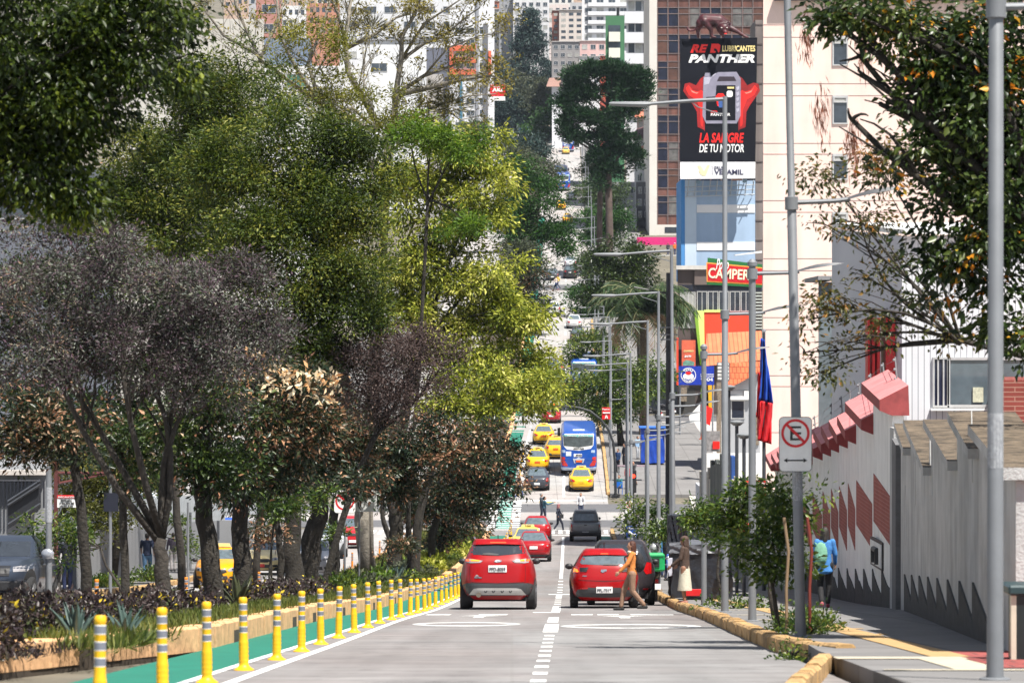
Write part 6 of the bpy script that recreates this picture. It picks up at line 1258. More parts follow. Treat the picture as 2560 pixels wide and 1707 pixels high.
G_sap = leafm('sapling leaves', [(.010, .028, .006), (.035, .075, .012), (.10, .15, .02), (.30, .32, .06)], .3, .35)
G_orange = leafm('orange old leaves', [(.45, .10, .01), (.65, .24, .02), (.6, .5, .04)], .4, .4)
# --- left foreground overhang, out of focus
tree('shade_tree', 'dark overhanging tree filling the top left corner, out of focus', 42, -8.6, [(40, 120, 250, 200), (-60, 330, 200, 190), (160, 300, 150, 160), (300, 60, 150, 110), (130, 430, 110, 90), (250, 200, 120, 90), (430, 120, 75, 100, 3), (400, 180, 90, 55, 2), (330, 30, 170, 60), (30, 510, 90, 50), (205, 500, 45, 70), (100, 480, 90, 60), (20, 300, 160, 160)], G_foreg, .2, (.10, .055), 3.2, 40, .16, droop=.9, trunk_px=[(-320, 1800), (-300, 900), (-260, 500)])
# --- purple grey feathery tree
tree('feathery_tree', 'purple grey feathery acacia with several thin trunks left of the median', 70, -7.2, [(120, 690, 200, 110), (330, 720, 190, 130), (520, 740, 150, 110), (560, 860, 170, 110), (330, 880, 220, 110), (90, 860, 190, 130), (660, 850, 90, 70), (100, 570, 110, 50), (230, 620, 120, 60), (470, 960, 150, 70), (650, 690, 60, 40)], G_purp, .17, (.10, .034), 1.7, 30, .15, bark=M_bark2, droop=.0, limbs=6, trunk_px=[(402, 1560), (405, 1420), (400, 1345)])
# --- big olive tree and neighbours
tree('evergreen_tree', 'big dense olive green evergreen in the middle of the median trees', 108, -7.4, [(740, 380, 150, 110), (800, 330, 110, 80), (880, 400, 110, 90), (820, 560, 130, 100), (640, 520, 170, 140), (850, 480, 130, 130), (760, 640, 190, 150), (640, 760, 120, 130), (860, 780, 120, 130), (720, 870, 120, 70), (900, 640, 90, 120), (560, 430, 90, 110), (800, 900, 90, 40)], G_olive, .3, (.15, .06), 2.9, 50, .22, lump=.4, trunk_px=[(738, 1500), (735, 1400), (728, 1330), (735, 1250), (720, 1100), (740, 950)])
tree('evergreen_tree', 'looser green tree with bare twigs between the dark corner tree and the olive one', 115, -8.5, [(350, 330, 70, 60), (450, 220, 60, 60), (330, 520, 60, 60), (400, 440, 120, 80), (540, 260, 90, 80), (480, 560, 140, 70), (420, 400, 110, 80), (500, 300, 90, 100), (600, 190, 90, 90), (380, 520, 120, 80), (520, 480, 110, 90), (440, 600, 130, 60), (300, 480, 70, 60), (610, 320, 60, 60), (700, 260, 60, 60), (270, 610, 60, 60)], G_olive, .14, (.14, .055), 2.0, 26, .2, bark=M_bark2, shell=.2, lump=.5, limbs=10, trunk_px=[(455, 1500), (452, 1400), (440, 1250), (432, 1120), (450, 800)])
tree('yellow_green_tree', 'tall pale yellow green tree at the right end of the median trees', 150, -5.6, [(1110, 400, 150, 80), (1180, 480, 110, 110), (1060, 520, 130, 110), (1230, 560, 60, 70), (1130, 610, 120, 80), (1010, 650, 90, 80), (1090, 730, 100, 80), (1200, 700, 90, 80), (1000, 780, 90, 70), (1260, 790, 90, 80), (1180, 840, 130, 80), (1330, 830, 60, 80), (1340, 930, 60, 90), (1100, 900, 90, 60), (1290, 960, 80, 70), (960, 420, 60, 60)], G_yel, .32, (.24, .095), 2.5, 46, .27, droop=.6, limbs=12, trunk_px=[(985, 1440), (992, 1320), (985, 1260), (1000, 1100), (1050, 850)])
tree('yellow_green_tree', 'lower pale yellow green tree hanging over the median below the tall one', 140, -5.4, [(1180, 960, 90, 60), (1230, 1000, 110, 70), (1120, 1010, 70, 50), (1310, 1010, 60, 50), (1360, 960, 40, 60)], G_yel, .2, (.22, .09), 2.6, 46, .25, droop=.5, trunk_px=[(1035, 1440), (1045, 1320), (1055, 1260), (1090, 1120)])
tree('bright_tree', 'fresh bright green crown on top of the yellow green tree', 143, -6.6, [(1090, 335, 90, 40), (1140, 370, 90, 45), (1030, 350, 50, 30), (1170, 560, 80, 35)], G_lime, .1, (.2, .08), 2.4, 40, .25, trunk_px=[(1022, 1440), (1022, 1320), (1020, 1220), (1050, 900), (1070, 500)])
# --- bare branched tree, limbs traced from the photograph
D = 150; base = S(D, offu(923, D), .1); t = thing('bare_tree', 'tall sparse tree with bare lichen grey branches against the white blocks', 'tree', base); mb = MB(base)
def limb(px, r0, r1, Dd=0, seg=7):
    pts = []; n = len(px)
    for i, (u, v) in enumerate(px): pts.append(P(u, v, D + Dd * i / (n - 1)))
    mb.tube(pts, [r0 + (r1 - r0) * i / (n - 1) for i in range(n)], seg); return pts
limb([(923, 1450), (905, 1300), (915, 1180), (930, 1000), (950, 700), (965, 420), (985, 300)], .36, .2, 3, 10); limb([(905, 1260), (875, 1160), (880, 1050), (860, 900)], .2, .12, 2, 8)
tips = []
Ls = [([(985, 300), (990, 232), (1003, 150), (1005, 90), (1035, 40), (1060, -20)], .14, .05), ([(985, 240), (1060, 190), (1130, 165), (1180, 150)], .1, .03), ([(985, 240), (1090, 215), (1165, 197), (1230, 190), (1262, 205)], .12, .02), ([(965, 330), (1040, 290), (1100, 262), (1170, 240), (1240, 235)], .1, .02), ([(1003, 150), (1060, 110), (1110, 90), (1170, 40), (1200, 20)], .08, .02), ([(1003, 150), (1060, 60), (1120, 20), (1180, -20)], .07, .02), ([(950, 320), (870, 180), (863, 100), (880, -20)], .14, .06), ([(870, 120), (940, 85), (990, 45), (1040, 30)], .09, .03), ([(863, 100), (840, 20), (820, -20)], .07, .04), ([(940, 330), (800, 260), (770, 160), (810, 60), (830, -20)], .12, .04), ([(800, 260), (740, 170), (700, 90), (690, -20)], .09, .04), ([(780, 200), (830, 120), (870, 70)], .05, .02), ([(800, 260), (650, 150), (600, 40), (580, -20)], .09, .05), ([(650, 150), (690, 60), (720, -20)], .07, .04), ([(650, 140), (560, 90), (500, 10), (470, -20)], .07, .03), ([(985, 290), (1080, 300), (1150, 270)], .06, .02), ([(1060, 190), (1120, 120), (1200, 90), (1270, 80)], .05, .015), ([(1100, 262), (1150, 300), (1200, 290)], .04, .015), ([(950, 330), (880, 270), (790, 300), (740, 250)], .08, .03), ([(920, 420), (1000, 360), (1090, 330)], .05, .02)]
def twigs(a, b, r, depth):
    L = (b - a).length
    for _ in range(3 if depth > 1 else 3):
        p = a.lerp(b, rnd.uniform(.3, 1)); dr = (b - a).normalized(); q = p + (dr + Vector((rnd.uniform(-.9, .9), rnd.uniform(-.7, .7), rnd.uniform(-.35, .9)))).normalized() * L * rnd.uniform(.45, .85)
        mb.tube([p, p.lerp(q, .5) + Vector((0, 0, rnd.uniform(-.06, .06) * L)), q], [r, r*.7, r*.4], 4, caps=False); tips.append(q)
        if depth > 0: twigs(p, q, r * .6, depth - 1)
for px, r0, r1 in Ls:
    pts = limb(px, r0, r1, rnd.uniform(-2, 2))
    for a, b in zip(pts, pts[1:]): twigs(a, b, max(.014, r1 * .55), 2)
mb.build('trunk', M_barkg, t, smooth=True, recalc=False)
tp_ = np.array([tuple(q) for q in tips]); sel = NR.random(len(tp_)) < .30; cc = tp_[sel]; C = np.repeat(cc, 14, 0) + NR.normal(size=(len(cc) * 14, 3)) * .14; leaf_mesh('crown', C, unit(NR.normal(size=C.shape)), .15, .06, leafm('sparse yellow leaves', [(.05, .045, .01), (.20, .17, .03), (.42, .34, .05)], .4), t, org=base)
for i, (u, v) in enumerate(((1125, 85), (930, 70), (1065, 228), (1128, 262), (790, 250))):
    o = thing('air_plant', ['dark clump of air plants on the upper right bare branches', 'small dark air plant clump on the central bare branch', 'dark air plant clump low on the bare limb', 'brown air plant clump at the end of a low bare limb', 'air plant clump on the left bare fork'][i], 'plant', P(u, v, D)); C = NR.normal(size=(500, 3)) * np.array([.3 if i else .45, .25, .17]); leaf_mesh('foliage', C, unit(C + np.array([0, 0, .1])), .3, .03, leafm('brown air plant', [(.04, .04, .02), (.13, .12, .05)], .2), o)
crown2 = tree('yellow_green_tree', 'olive yellow crown clusters below the bare branches', 146, -7.6, [(780, 90, 70, 40), (850, 130, 60, 45), (700, 110, 60, 40), (900, 250, 80, 40), (980, 235, 60, 35), (830, 210, 50, 60), (740, 170, 50, 50), (1010, 300, 70, 40), (900, 330, 110, 50), (820, 290, 70, 60)], leafm('olive yellow leaves', [(.04, .05, .006), (.15, .16, .015), (.34, .30, .04)], .4), .08, (.17, .065), .95, 26, .24, trunk_px=[(930, 1440), (925, 1000), (945, 600), (930, 420)], bark=M_barkg, shell=.2, lump=.5)
# --- magnolias and low trees of the median
MG = [('magnolia_tree', 'magnolia with bright cream and rusty bloom tufts right of the purple tree', 80, -6.9, [(640, 950, 70, 50), (760, 970, 90, 50), (590, 1080, 70, 70), (720, 1090, 110, 70), (610, 1190, 70, 60), (800, 1060, 50, 50), (700, 1200, 90, 50)], .22, .20, G_mag, (.15, .06), [(605, 1520), (604, 1400), (602, 1320), (600, 1200), (640, 1080)]),
      ('magnolia_tree', 'dark magnolia with thick dark trunk in front of the yellow taxi', 76, -6.7, [(560, 1030, 90, 90), (480, 1120, 80, 90), (560, 1180, 70, 70), (430, 1060, 60, 60)], .22, .10, G_dark, (.14, .06), [(535, 1560), (530, 1420), (512, 1300), (500, 1180), (512, 1080)]),
      ('magnolia_tree', 'rusty leaved magnolia at the left edge above the ramp railing', 74, -9.6, [(40, 1000, 110, 60), (120, 1060, 100, 60), (20, 1110, 100, 50), (180, 1120, 60, 50)], .12, .2, G_mag, (.15, .06), [(218, 1530), (212, 1380), (196, 1220), (185, 1150), (140, 1080)]),
      ('magnolia_tree', 'dark magnolia behind the grey gantry at the left', 88, -9.4, [(300, 1100, 110, 60), (220, 1060, 90, 60), (330, 1180, 60, 40), (420, 1090, 70, 60)], .11, .08, G_dark, (.15, .06), [(312, 1520), (312, 1380), (306, 1270), (312, 1170), (290, 1100)]),
      ('magnolia_tree', 'dark magnolia with rusty tufts above the thick median trunk', 112, -7.6, [(820, 1130, 110, 70), (740, 1190, 90, 60), (900, 1080, 90, 60), (840, 1020, 80, 60), (930, 1180, 80, 60)], .36, .22, G_mag, (.18, .075), [(775, 1500), (770, 1400), (785, 1330), (800, 1270), (806, 1180)]),
      ('magnolia_tree', 'magnolia crown full of pale rusty flowers over the crossed arrow sign', 128, -6.4, [(1000, 1120, 110, 70), (1080, 1080, 90, 50), (1100, 1160, 100, 60), (1180, 1120, 80, 60), (1010, 1200, 90, 60), (900, 1210, 70, 50)], .2, .22, G_mag, (.2, .08), [(830, 1460), (838, 1380), (834, 1300), (850, 1200), (950, 1150)]),
      ('magnolia_tree', 'drooping magnolia touching the green lane farther down the median', 150, -5.3, [(1160, 1200, 90, 60), (1240, 1150, 70, 60), (1100, 1240, 90, 60), (1200, 1260, 60, 50), (1280, 1200, 45, 45), (1270, 1110, 50, 40)], .18, .2, G_mag, (.22, .09), [(1075, 1430), (1082, 1340), (1100, 1260), (1150, 1200)]),
      ('magnolia_tree', 'magnolia behind the drooping one with reddish hanging tufts', 168, -6.2, [(1080, 1290, 60, 50), (1150, 1310, 60, 50), (1020, 1270, 60, 50), (1120, 1340, 50, 40)], .18, .22, G_mag, (.24, .1), [(1100, 1420), (1105, 1350), (1110, 1300)]),
      ('magnolia_tree', 'dark leafy magnolia in the middle above the slim forked trunks', 95, -7.8, [(640, 1200, 80, 45), (760, 1200, 70, 45), (560, 1200, 50, 40), (870, 1215, 60, 35)], .1, .14, G_mag, (.16, .07), [(700, 1500), (705, 1400), (690, 1300), (700, 1230)])]
G_cream = leafm('cream and orange blossom', [(.40, .14, .05), (.75, .45, .22), (.85, .76, .55), (.85, .80, .66)], .35)
for nm, lab, D, off, bl, tr_, fr, m, lf, tpx in MG:
    mt_ = tree(nm, lab, D, off, bl, m, tr_, lf, 3.1, 26, .22, bloom=(G_rust, fr, 1), shell=.35, droop=.3, lump=.4, trunk_px=tpx)
    if D == 80:
        for u, v in ((600, 885), (560, 868), (640, 900), (672, 925), (618, 950), (722, 935), (762, 955), (800, 942), (826, 950), (742, 985), (582, 930), (612, 1005), (690, 960), (820, 1000)):
            q = P(u + rnd.uniform(-6, 6), v, 78.8); n_ = rnd.randint(16, 42); C = np.array(q) + NR.normal(size=(n_, 3)) * np.array([.17, .12, .08]); leaf_mesh('blossom', C, unit(NR.normal(size=C.shape) + np.array([0, -.2, .5])), .15, .07, G_cream, mt_, org=mt_.location)
tree('feathery_tree', 'brownish purple tree crown between the olive and yellow green trees', 108, -6.8, [(930, 880, 90, 60), (1030, 870, 90, 50), (980, 960, 100, 70), (890, 950, 70, 60), (1060, 940, 60, 60), (960, 1040, 80, 50), (1120, 890, 50, 40)], G_purp2, .12, (.11, .038), 1.8, 40, .2, droop=0, trunk_px=[(800, 1490), (840, 1350), (890, 1200), (940, 1080)])
# slim and thick extra trunks of the row
TR = [(975, 165, [(980, 1410), (972, 1340), (955, 1290), (960, 1200)], .13, 'dark twisting trunk right of the big forked trunk'), (1022, 175, [(1022, 1400), (1022, 1320), (1020, 1220)], .17, 'straight median trunk farther down the row')]
tips2 = []
for u, D, px, r, lab in TR:
    g = gz(D); t = thing('median_tree', lab, 'tree', P(px[0][0], px[0][1], D)); org = Vector(t.location); mb = MB(org); pts = [P(a, b, D) for a, b in px]; pts[0].z = min(pts[0].z, g + .1); fine = [pts[0]]
    for a, b in zip(pts, pts[1:]):
        for k in (1/3, 2/3, 1): fine.append(a.lerp(b, k) + Vector((rnd.uniform(-1, 1), rnd.uniform(-1, 1), 0)) * r * .18)
    n = len(fine); mb.tube(fine, [r * (1.3 if i == 0 else 1.08 - .5 * i / n) * rnd.uniform(.93, 1.07) for i in range(n)], 12)
    if lab.startswith('forked'): mb.tube([P(402, 1345, D), P(425, 1300, D), P(436, 1230, D), P(432, 1130, D)], [.13, .11, .09, .07], 9); mb.tube([P(345, 1260, D), P(372, 1190, D), P(390, 1120, D)], [.07, .05, .04], 7)
    if lab.startswith('thick dark'): mb.tube([P(530, 1430, D), P(555, 1300, D), P(580, 1190, D), P(560, 1100, D)], [.22, .2, .17, .12], 9)
    if lab.startswith('broad'): mb.tube([P(728, 1340, D), P(760, 1260, D), P(770, 1190, D)], [.2, .15, .12], 8)
    top = fine[-1]
    for k in range(6): e = top + Vector((rnd.uniform(-1, 1), rnd.uniform(-.6, .6), rnd.uniform(.2, 1))) * D * .012; branchy(mb, top - Vector((0, 0, .1)), e, r * .4, r * .1, .15, 5, 4)
    mb.build('trunk', M_bark if u not in (405, 828, 772, 738) else M_bark2, t, smooth=True, recalc=False)
    cc = np.array([tuple(top)]) + NR.normal(size=(24, 3)) * np.array([.0055, .005, .003]) * D; C = np.repeat(cc, 16, 0) + NR.normal(size=(24*16, 3)) * .15; leaf_mesh('crown', C, unit(NR.normal(size=C.shape) + np.array([0, 0, -.2])), .16, .065, G_mag, t, org=org)
# --- trees across the left street and in the yards
tree('hedge_tree', 'sunlit yellow green hedge trees behind the vehicle warning sign', 125, -17.6, [(190, 1180, 70, 60), (270, 1190, 70, 60), (230, 1270, 80, 60), (300, 1270, 50, 50), (330, 1180, 60, 60)], leafm('hedge leaves', [(.03, .04, .006), (.10, .11, .015), (.25, .22, .05)], .35), .12, (.14, .06), 2.4, 40, .2)
tree('dark_hedge', 'dark evergreen mass behind the picket fence', 200, -20, [(420, 1200, 120, 70), (560, 1180, 130, 80), (330, 1190, 80, 70), (650, 1240, 90, 60)], G_dark, .2, (.26, .11), 2.2, 40, .3)
tree('street_sapling', 'leafy young tree on the left sidewalk in front of the dark clothed man', 94, -10.6 - .2, [(110, 1330, 55, 30), (170, 1330, 45, 40), (175, 1390, 35, 40), (100, 1370, 30, 30), (195, 1330, 30, 30), (70, 1310, 25, 20)], G_sap, .04, (.16, .05), 1.6, 16, .13, bark=M_bark2, fork=1.5)
tree('street_sapling', 'young tree beside the taxi with pale leaves', 140, -15.1, [(455, 1350, 18, 40), (450, 1300, 16, 30), (490, 1370, 25, 25)], G_sap, .04, (.17, .06), 1.8, 20, .15, fork=1.8)
tree('backdrop_tree', 'dark leafy tree filling the gap behind the purple feathery crown', 132, -17.5, [(60, 720, 110, 90), (200, 700, 110, 90), (350, 720, 110, 100), (500, 800, 110, 110), (80, 880, 110, 90), (250, 880, 120, 90), (420, 940, 110, 90), (120, 1020, 110, 70), (300, 1050, 110, 70), (520, 1000, 100, 90)], G_dark, .16, (.22, .1), 2.0, 30, .28, fork=2.4, lump=.4)
tree('backdrop_tree', 'dark leafy tree behind the magnolias in the middle of the median', 140, -10.2, [(640, 1080, 90, 80), (760, 1100, 90, 80), (880, 1100, 90, 80), (600, 980, 90, 80), (720, 1000, 90, 70), (850, 1010, 80, 60)], G_dark, .15, (.22, .1), 2.0, 30, .28, fork=3, lump=.4, trunk_px=[(640, 1470), (645, 1300), (700, 1150)])
tree('evergreen_tree', 'olive tree with reddish twig tips behind the looser green tree', 138, -16.5, [(300, 600, 100, 70), (430, 620, 110, 80), (560, 600, 110, 80), (400, 500, 100, 80), (540, 470, 110, 80), (330, 420, 80, 70), (600, 350, 90, 80), (480, 360, 90, 70), (650, 240, 80, 70)], G_olive, .16, (.17, .07), 1.5, 26, .24, bloom=(G_rust, .05, 1), fork=6, lump=.5)
# --- small trees of the median near the taxis
for D, off, bl, lab, m, fr in [(98, -7.4, [(655, 1330, 35, 25), (700, 1340, 30, 25), (640, 1355, 30, 20)], 'small rusty leaved sapling between the taxi and the broad trunk', G_mag, .4), (86, -6.5, [(700, 1270, 50, 45), (640, 1245, 40, 30), (780, 1250, 40, 30)], 'sapling with fresh green pointed leaves beside the broad trunk', G_sap, 0), (118, -6.8, [(820, 1340, 30, 20), (840, 1325, 25, 18)], 'short long leaved shrub tree beside the median sign posts', G_sap, 0), (135, -6.6, [(985, 1375, 45, 22), (1020, 1365, 30, 18)], 'low rusty shrub tree right of the big forked trunk', G_mag, .25)]:
    tree('median_sapling', lab, D, off, bl, m, .03, (.15, .05), 2.0, 20, .13, bloom=(G_rust, fr, 1) if fr else None)
# --- right foreground tree with orange old leaves
t = tree('magnolia_tree', 'large dark magnolia with orange old leaves overhanging the right side', 46, 7.2, [(2520, 250, 120, 120), (2400, 170, 110, 90), (2420, 420, 110, 110), (2480, 620, 110, 100), (2480, 100, 160, 140), (2330, 90, 110, 90), (2200, 60, 110, 60), (2080, 55, 60, 60), (2150, 140, 60, 40), (2300, 240, 110, 90), (2470, 330, 130, 130), (2160, 190, 60, 40), (2130, 300, 45, 35), (2200, 260, 60, 30), (2330, 400, 110, 80), (2470, 520, 130, 120), (2300, 520, 80, 60), (2440, 700, 120, 110), (2540, 830, 80, 90)], G_dark, .2, (.13, .065), 2.6, 20, .16, bloom=(G_orange, .05, 1), shell=.25, droop=.6, lump=.5, limbs=15, trunk_px=[(2720, 1500), (2690, 1200), (2650, 900), (2620, 600)])
tree('magnolia_tree', 'thin outer boughs with sparse small leaves in front of the pale pink tower', 50, 6.6, [(2070, 450, 55, 50), (2150, 560, 70, 45), (2060, 560, 45, 30), (2250, 640, 60, 40), (2180, 700, 60, 45), (2080, 760, 50, 45), (2210, 810, 80, 40), (2110, 860, 60, 35), (2010, 880, 30, 50), (2060, 930, 60, 30), (2300, 760, 60, 50), (2200, 420, 90, 60), (2020, 800, 20, 30), (2350, 840, 50, 30)], leafm('mixed outer leaves', [(.012, .022, .006), (.045, .06, .014), (.12, .11, .03), (.4, .16, .03)], .35, .4), .06, (.10, .045), 1.15, 14, .13, shell=.1, droop=.7, lump=.4, bark=M_bark2, limbs=14, trunk_px=[(2700, 1250), (2640, 1000), (2560, 890), (2400, 850)])
for k, (u, v) in enumerate(((2015, 85), (2052, 268), (2160, 120), (2130, 340))):
    o = thing('hanging_twigs', 'dry reddish twig cluster hanging %s' % ['by the pole at the top', 'alone before the pink tower wall', 'under the upper right boughs', 'beside the lit tower window'][k], 'twigs', P(u, v, 48)); C = NR.normal(size=(110, 3)) * np.array([.05, .04, .16]); leaf_mesh('twigs', C, unit(np.tile([0.05, 0, -1.], (110, 1)) + NR.normal(size=(110, 3)) * .2), .16, .015, leafm('dry reddish twigs', [(.16, .05, .03), (.32, .14, .09)], .2), o)
# --- saplings of the right sidewalk
SP = [('sapling', 'bushy dark young tree beside the leaning sign pole, red stake at its right', 52, 3.2, [(1950, 1300, 50, 55), (1890, 1360, 55, 55), (1970, 1225, 60, 40), (1985, 1390, 30, 45), (1845, 1390, 35, 45), (1910, 1425, 55, 25), (2035, 1235, 25, 22)], .035, .9),
      ('sapling', 'young tree with yellow green tips between two lamp poles', 62, 3.7, [(1850, 1260, 45, 50), (1890, 1240, 40, 40), (1830, 1310, 35, 40), (1870, 1330, 50, 50), (1800, 1290, 25, 30)], .04, 1.2),
      ('sapling', 'slim young tree with pale trunk beside the black tarpaulin stall', 79, 3.55, [(1762, 1270, 35, 40), (1790, 1290, 30, 35), (1740, 1310, 30, 25), (1775, 1340, 25, 28)], .035, 2.0),
      ('sapling', 'round leafy young tree above the blue direction sign', 140, 3.7, [(1600, 1270, 35, 30), (1570, 1310, 25, 20), (1630, 1290, 25, 30)], .04, 2.),
      ('sapling', 'leafy young tree above the people behind the motorcycle', 118, 3.6, [(1650, 1330, 35, 25), (1690, 1330, 30, 25), (1620, 1345, 20, 18)], .04, 2.)]
for nm, lab, D, off, bl, r, fk in SP: tree(nm, lab, D, off, bl, G_sap, r, (.12 if D < 100 else .18, .048 if D < 100 else .07), 3.0, 14, .12 if D < 100 else .2, bark=M_bark2, fork=fk, droop=.3, base_dz=KERB, shell=.3)
# stakes
for D, off, c, lab in ((50, 3.5, (.18, .03, .02), 'dark red stake beside the bushy young tree'), (50.5, 3.22, (.25, .17, .1), 'pale wooden stake left of the leaning sign pole')):
    o = thing('tree_stake', lab, 'stake', S(D, off, KERB)); MB().tube([(0, 0, 0), (-.01, 0, .6), (.02, 0, 1.1), (-.04, 0, 1.55)], .022, 7).build('stake', mat('stake %.2f' % c[0], c, .7), o, smooth='auto')
# --- trees along the far slope
FT = [('roadside_tree', 'dark green roadside tree low on the right beyond the side street', 285, 4.4, [(1480, 985, 70, 60), (1560, 970, 80, 60), (1620, 960, 50, 50), (1540, 1030, 80, 30), (1450, 960, 40, 30)], G_sap, .3, (.3, .13), 'r'),
 ('roadside_tree', 'round green tree above the lower roadside tree on the right', 350, 4.2, [(1460, 860, 45, 35), (1520, 880, 50, 40), (1440, 895, 30, 25), (1490, 920, 60, 20)], G_sap, .3, (.34, .14), 'r'),
 ('roadside_tree', 'dark roadside tree above the white sedan', 425, 4.6, [(1455, 750, 38, 36), (1500, 770, 46, 46), (1465, 795, 42, 20), (1540, 800, 50, 40)], G_green, .35, (.4, .17), 'r'),
 ('roadside_tree', 'blackish dense tree left of the palm', 330, 7.0, [(1540, 640, 70, 50), (1500, 690, 40, 60), (1580, 700, 60, 60), (1530, 740, 60, 40), (1600, 640, 40, 30)], G_dark, .35, (.34, .15), 'r'),
 ('roadside_tree', 'bright green broad tree left of the climbing road', 400, -6.2, [(1290, 440, 50, 40), (1340, 490, 60, 60), (1290, 560, 60, 60), (1360, 580, 40, 55), (1315, 635, 50, 35), (1395, 590, 25, 28), (1372, 490, 22, 35), (1408, 615, 24, 26), (1400, 560, 22, 24), (1280, 500, 40, 40)], G_green, .5, (.42, .18), 'l'),
 ('roadside_tree', 'olive crowned tree behind the bright green broad one', 520, -7, [(1290, 400, 50, 30), (1340, 430, 50, 30), (1368, 450, 30, 28), (1270, 380, 30, 25)], G_farg, .4, (.5, .2), 'l'),
 ('roadside_tree', 'small rusty shrub tree left of the two pedestrians on the slope', 345, -5.2, [(1330, 730, 40, 30), (1350, 770, 30, 30), (1310, 690, 40, 40), (1290, 750, 40, 50)], G_mag, .2, (.34, .14), 'l'),
 ('roadside_tree', 'dim green shrub mass behind the top of the yellow green tree', 360, -6.5, [(1300, 640, 40, 40), (1330, 660, 40, 30), (1270, 690, 40, 40)], G_farg, .3, (.4, .16), 'l'),
 ('roadside_tree', 'dark blue green tree left of the far buses', 640, -6.8, [(1335, 372, 40, 22), (1362, 400, 24, 28), (1310, 360, 35, 25)], G_conif, .4, (.6, .25), 'l'),
 ('roadside_tree', 'green tree strip right of the far road, highest', 640, 5.4, [(1470, 405, 18, 25), (1490, 425, 25, 30), (1465, 440, 16, 20)], G_far, .4, (.55, .22), 'r'),
 ('roadside_tree', 'green tree strip right of the far road, second highest', 560, 5.2, [(1470, 480, 25, 28), (1500, 500, 40, 38), (1535, 490, 40, 30)], G_far, .4, (.5, .2), 'r'),
 ('roadside_tree', 'green tree strip right of the far road beside the araucaria trunk', 505, 5.0, [(1470, 550, 28, 32), (1500, 580, 45, 38), (1545, 560, 40, 40), (1465, 610, 25, 26)], G_green, .4, (.46, .19), 'r'),
 ('roadside_tree', 'green tree strip right of the far road above the dark roadside tree', 462, 5.0, [(1465, 670, 24, 36), (1490, 700, 36, 36), (1452, 715, 18, 16)], G_far, .4, (.44, .18), 'r'),
 ('hill_tree', 'light green rounded tree below the conifer on the hill', 850, -6, [(1350, 300, 25, 20), (1345, 330, 35, 20), (1370, 340, 30, 20), (1385, 330, 20, 20)], G_green, .4, (.75, .3), 'l'),
 ('hill_tree', 'broad grey green tree between conifer and araucaria', 900, -2, [(1360, 240, 45, 25), (1330, 270, 40, 30), (1400, 260, 35, 35), (1370, 290, 40, 20), (1340, 210, 20, 12)], G_farg, .5, (.8, .3), 'h'),
 ('hill_tree', 'pale olive tree left of the conifer base', 930, -14, [(1290, 210, 35, 25), (1260, 200, 30, 25), (1300, 240, 30, 20)], G_farg, .4, (.8, .3), 'h'),
 ('hill_tree', 'dark green trees beside the red shop sign', 900, -18, [(1260, 270, 40, 30), (1290, 300, 35, 30), (1245, 320, 30, 30), (1280, 260, 30, 20), (1240, 180, 30, 40), (1235, 230, 30, 40)], G_conif, .4, (.8, .3), 'h'),
 ('hill_tree', 'low bushes at the roadside top beside the far bus', 780, -8, [(1330, 380, 30, 12), (1270, 350, 20, 12), (1300, 360, 30, 15)], G_far, .3, (.7, .28), 'l'),
 ('hill_tree', 'small palm like tuft at the foot of the white orange tower', 560, -26, [(1190, 320, 25, 15), (1175, 330, 15, 15)], G_far, .2, (.6, .12), 'h'),
 ('hill_tree', 'small dark trees between the hill apartment blocks', 1010, 0, [(1400, 95, 22, 12), (1310, 120, 20, 20)], G_conif, .3, (.7, .28), 'h')]
for nm, lab, D, off, bl, m, r, lf, k in FT:
    if k == 'h': off = offu(bl[0][0], D)
    tree(nm, lab, D, off, bl, m, r, lf, 3.2, 24, lf[0] * 1.25, bark=M_bark, shell=.45, lump=.35, droop=.3)
# conifer on the hill
D = 990; base = Vector((P(1322, 0, D).x, D, gz(D))); t = thing('conifer', 'tall dark blue green conifer on the hill left of centre', 'tree', base); zt = P(0, 16, D).z; cc = []
for k in range(620):
    f_ = rnd.random() ** .8; z = zt - f_ * (zt - P(0, 285, D).z); rr = (1.2 + 7.2 * f_ ** .85) * (1 + .22 * math.sin(f_ * 26)) * (.72 if f_ > .9 else 1); a = rnd.uniform(0, 6.28); q = rnd.uniform(.55, 1) ; cc.append((base.x + .0 + rr*q*math.cos(a) + (1.2 if f_ > .5 else 0), D + rr*q*math.sin(a), z - q * .8))
cc = np.array(cc); C = np.repeat(cc, 22, 0) + NR.normal(size=(len(cc)*22, 3)) * np.array([.8, .8, .45]); leaf_mesh('crown', C, unit(NR.normal(size=C.shape) * .6 + unit(C - np.array([base.x, D, 0])) * np.array([1, 1, 0]) + np.array([0, 0, -.2])), 1.1, .32, G_conif, t, org=base); MB().tube([(0, 0, 0), (0, 0, zt - base.z - 2)], [.5, .1], 8).build('trunk', M_bark, t)
